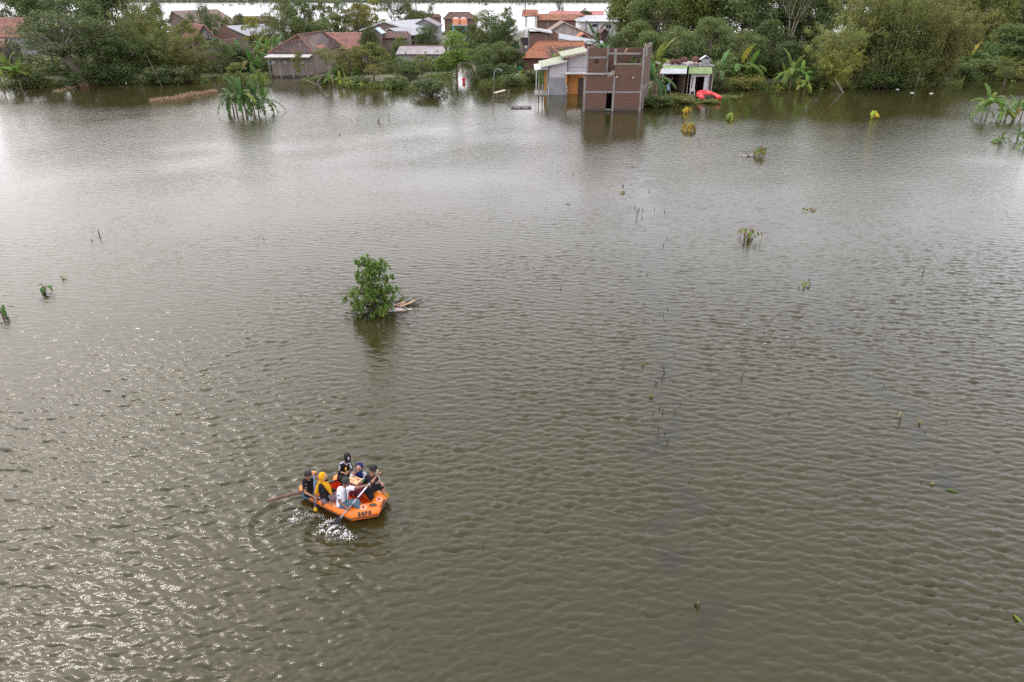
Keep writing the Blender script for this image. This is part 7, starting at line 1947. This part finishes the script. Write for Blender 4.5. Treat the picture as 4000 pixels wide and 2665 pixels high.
for c, d in clusters:
    n = rr.choice((6, 7, 8, 9)); a0 = rr.random() * 6
    side = d.orthogonal().normalized(); s2 = d.cross(side)
    for k in range(n):
        a = a0 + 6.283 * k / n; dr = (side * math.cos(a) + s2 * math.sin(a)) * .8 + d * rr.uniform(.1, .8) + V((0, 0, rr.uniform(-.75, .05)))
        dr.normalize(); L_ = rr.uniform(.1, .17)
        yv = V((0, 0, 1)).cross(dr); yv = yv.normalized() if yv.length > .05 else V((0, 1, 0)); zv = dr.cross(yv)
        mt = Matrix((dr, yv, zv)).transposed().to_4x4(); mt = Matrix.Translation(c + V((rr.gauss(0, .03), rr.gauss(0, .03), rr.gauss(0, .03)))) @ mt @ Matrix.Scale(L_, 4)
        leaves.append((c.y + rr.uniform(-.05, .05), mt, rr.uniform(.55, 1.25), rr.random()))
leaves.sort(key=lambda q: q[0])
rr.shuffle(leaves); leaves.sort(key=lambda q: q[0] > -99 and round(q[0] * 1.2)); near = leaves[:300]; far_ = leaves[300:]
for _, mt, sh, rnd in near:
    o = link(bpy.data.objects.new('leaf', YM), yt); o.matrix_local = mt
    o.color = (sh * (1.4 if rnd > .75 else 1), sh, sh * .9, 1)
m_ = MB()
for _, mt, sh, rnd in far_: ov_leaf(m_, mt)
o = m_.build('crown', M['leaf_young'], yt, True); o['kind'] = 'stuff'; o.color = (.95, .95, .9, 1)
def zc(x, y): return (1350 + x / 5.2257, 960 + y / 5.2257)
def float_pole(x0, y0, x1, y1, r, label, mt, z0=.03, z1=.05, name='floating_pole', cat='pole'):
    a, b_ = P(*zc(x0, y0), z0), P(*zc(x1, y1), z1); m_ = MB(a); m_.tube([a, a.lerp(b_, .5), b_], [r, r * .95, r * .8], 7)
    o = m_.build(name, M[mt]); o.location = a; return tag(o, label, cat, 'loose poles drifted against the young tree' if cat == 'pole' else None)
float_pole(870, 1270, 1195, 1140, .035, 'pale bamboo pole touching the young tree, upper left of the drift', 'wood_pale', .05, .1)
float_pole(940, 1310, 1225, 1150, .03, 'second pale bamboo pole of the drift beside the young tree', 'wood_pale', .03, .08)
float_pole(1110, 1250, 1415, 1120, .038, 'longest pale bamboo pole on top of the drift, pointing right', 'wood_pale', .08, .14)
float_pole(930, 1190, 1075, 1125, .035, 'short grey pole at the back of the drift', 'wood', .05, .1)
float_pole(1140, 1265, 1500, 1125, .03, 'dark wet pole under the longest pale pole', 'wood_dark', .0, .04)
float_pole(1400, 1210, 1585, 1155, .03, 'short dark stick floating right of the drift', 'wood_dark', .0, .02)
float_pole(1000, 1240, 1270, 1305, .024, 'thin dark branch crossing over the bleached log', 'wood_dark', .1, .08)
float_pole(1060, 1405, 1240, 1335, .02, 'dark stick half sunk in front of the bleached log', 'wood_dark', -.01, .02)
float_pole(60, 1350, 250, 1305, .018, 'thin dark stick drifting at the left foot of the young tree', 'wood_dark', .0, .05)
float_pole(195, 1450, 300, 1405, .016, 'thin twig drifting below the left foot of the young tree', 'wood_dark', .0, .05)
float_pole(1170, 1075, 1270, 1040, .018, 'thin dark twig behind the drift', 'wood_dark', .0, .05)
float_pole(1370, 1075, 1450, 1045, .016, 'thin twig behind the drift, further right', 'wood_dark', .0, .04)
float_pole(1480, 1110, 1550, 1080, .014, 'last thin twig at the upper right of the drift', 'wood_dark', .0, .03)
a, b_ = P(*zc(880, 1325), .03), P(*zc(1360, 1300), .02); m_ = MB(a); m_.tube([a, a.lerp(b_, .35) + V((0, 0, .02)), a.lerp(b_, .7), b_], [.07, .085, .06, .025], 9); o = m_.build('drift_log', M['wood_white']); o.location = a; tag(o, 'bleached white log lying in the water right of the young tree', 'log')
a = P(*zc(983, 1345)); b_ = PY(*zc(968, 1160), a.y); m_ = MB(a); m_.tube([a - V((0, 0, .3)), a.lerp(b_, .5), b_], [.042, .04, .026], 8); o = m_.build('stake', M['stake_grey']); o.location = a; tag(o, 'blue grey stake standing upright between young tree and bleached log', 'stake')
m_ = MB(); rr = random.Random(9)
for k in range(70):
    c = P(*zc(rr.uniform(1000, 1400), rr.uniform(1130, 1240)), .02); d_ = V((rr.uniform(.05, .3), rr.uniform(-.02, .1), rr.uniform(-.01, .04))); m_.tube([c, c + d_], rr.uniform(.008, .02), 4)
tag(m_.build('drift_brushwood', M['wood_dark']), 'brown brushwood matted under the drifted poles', kind='stuff')
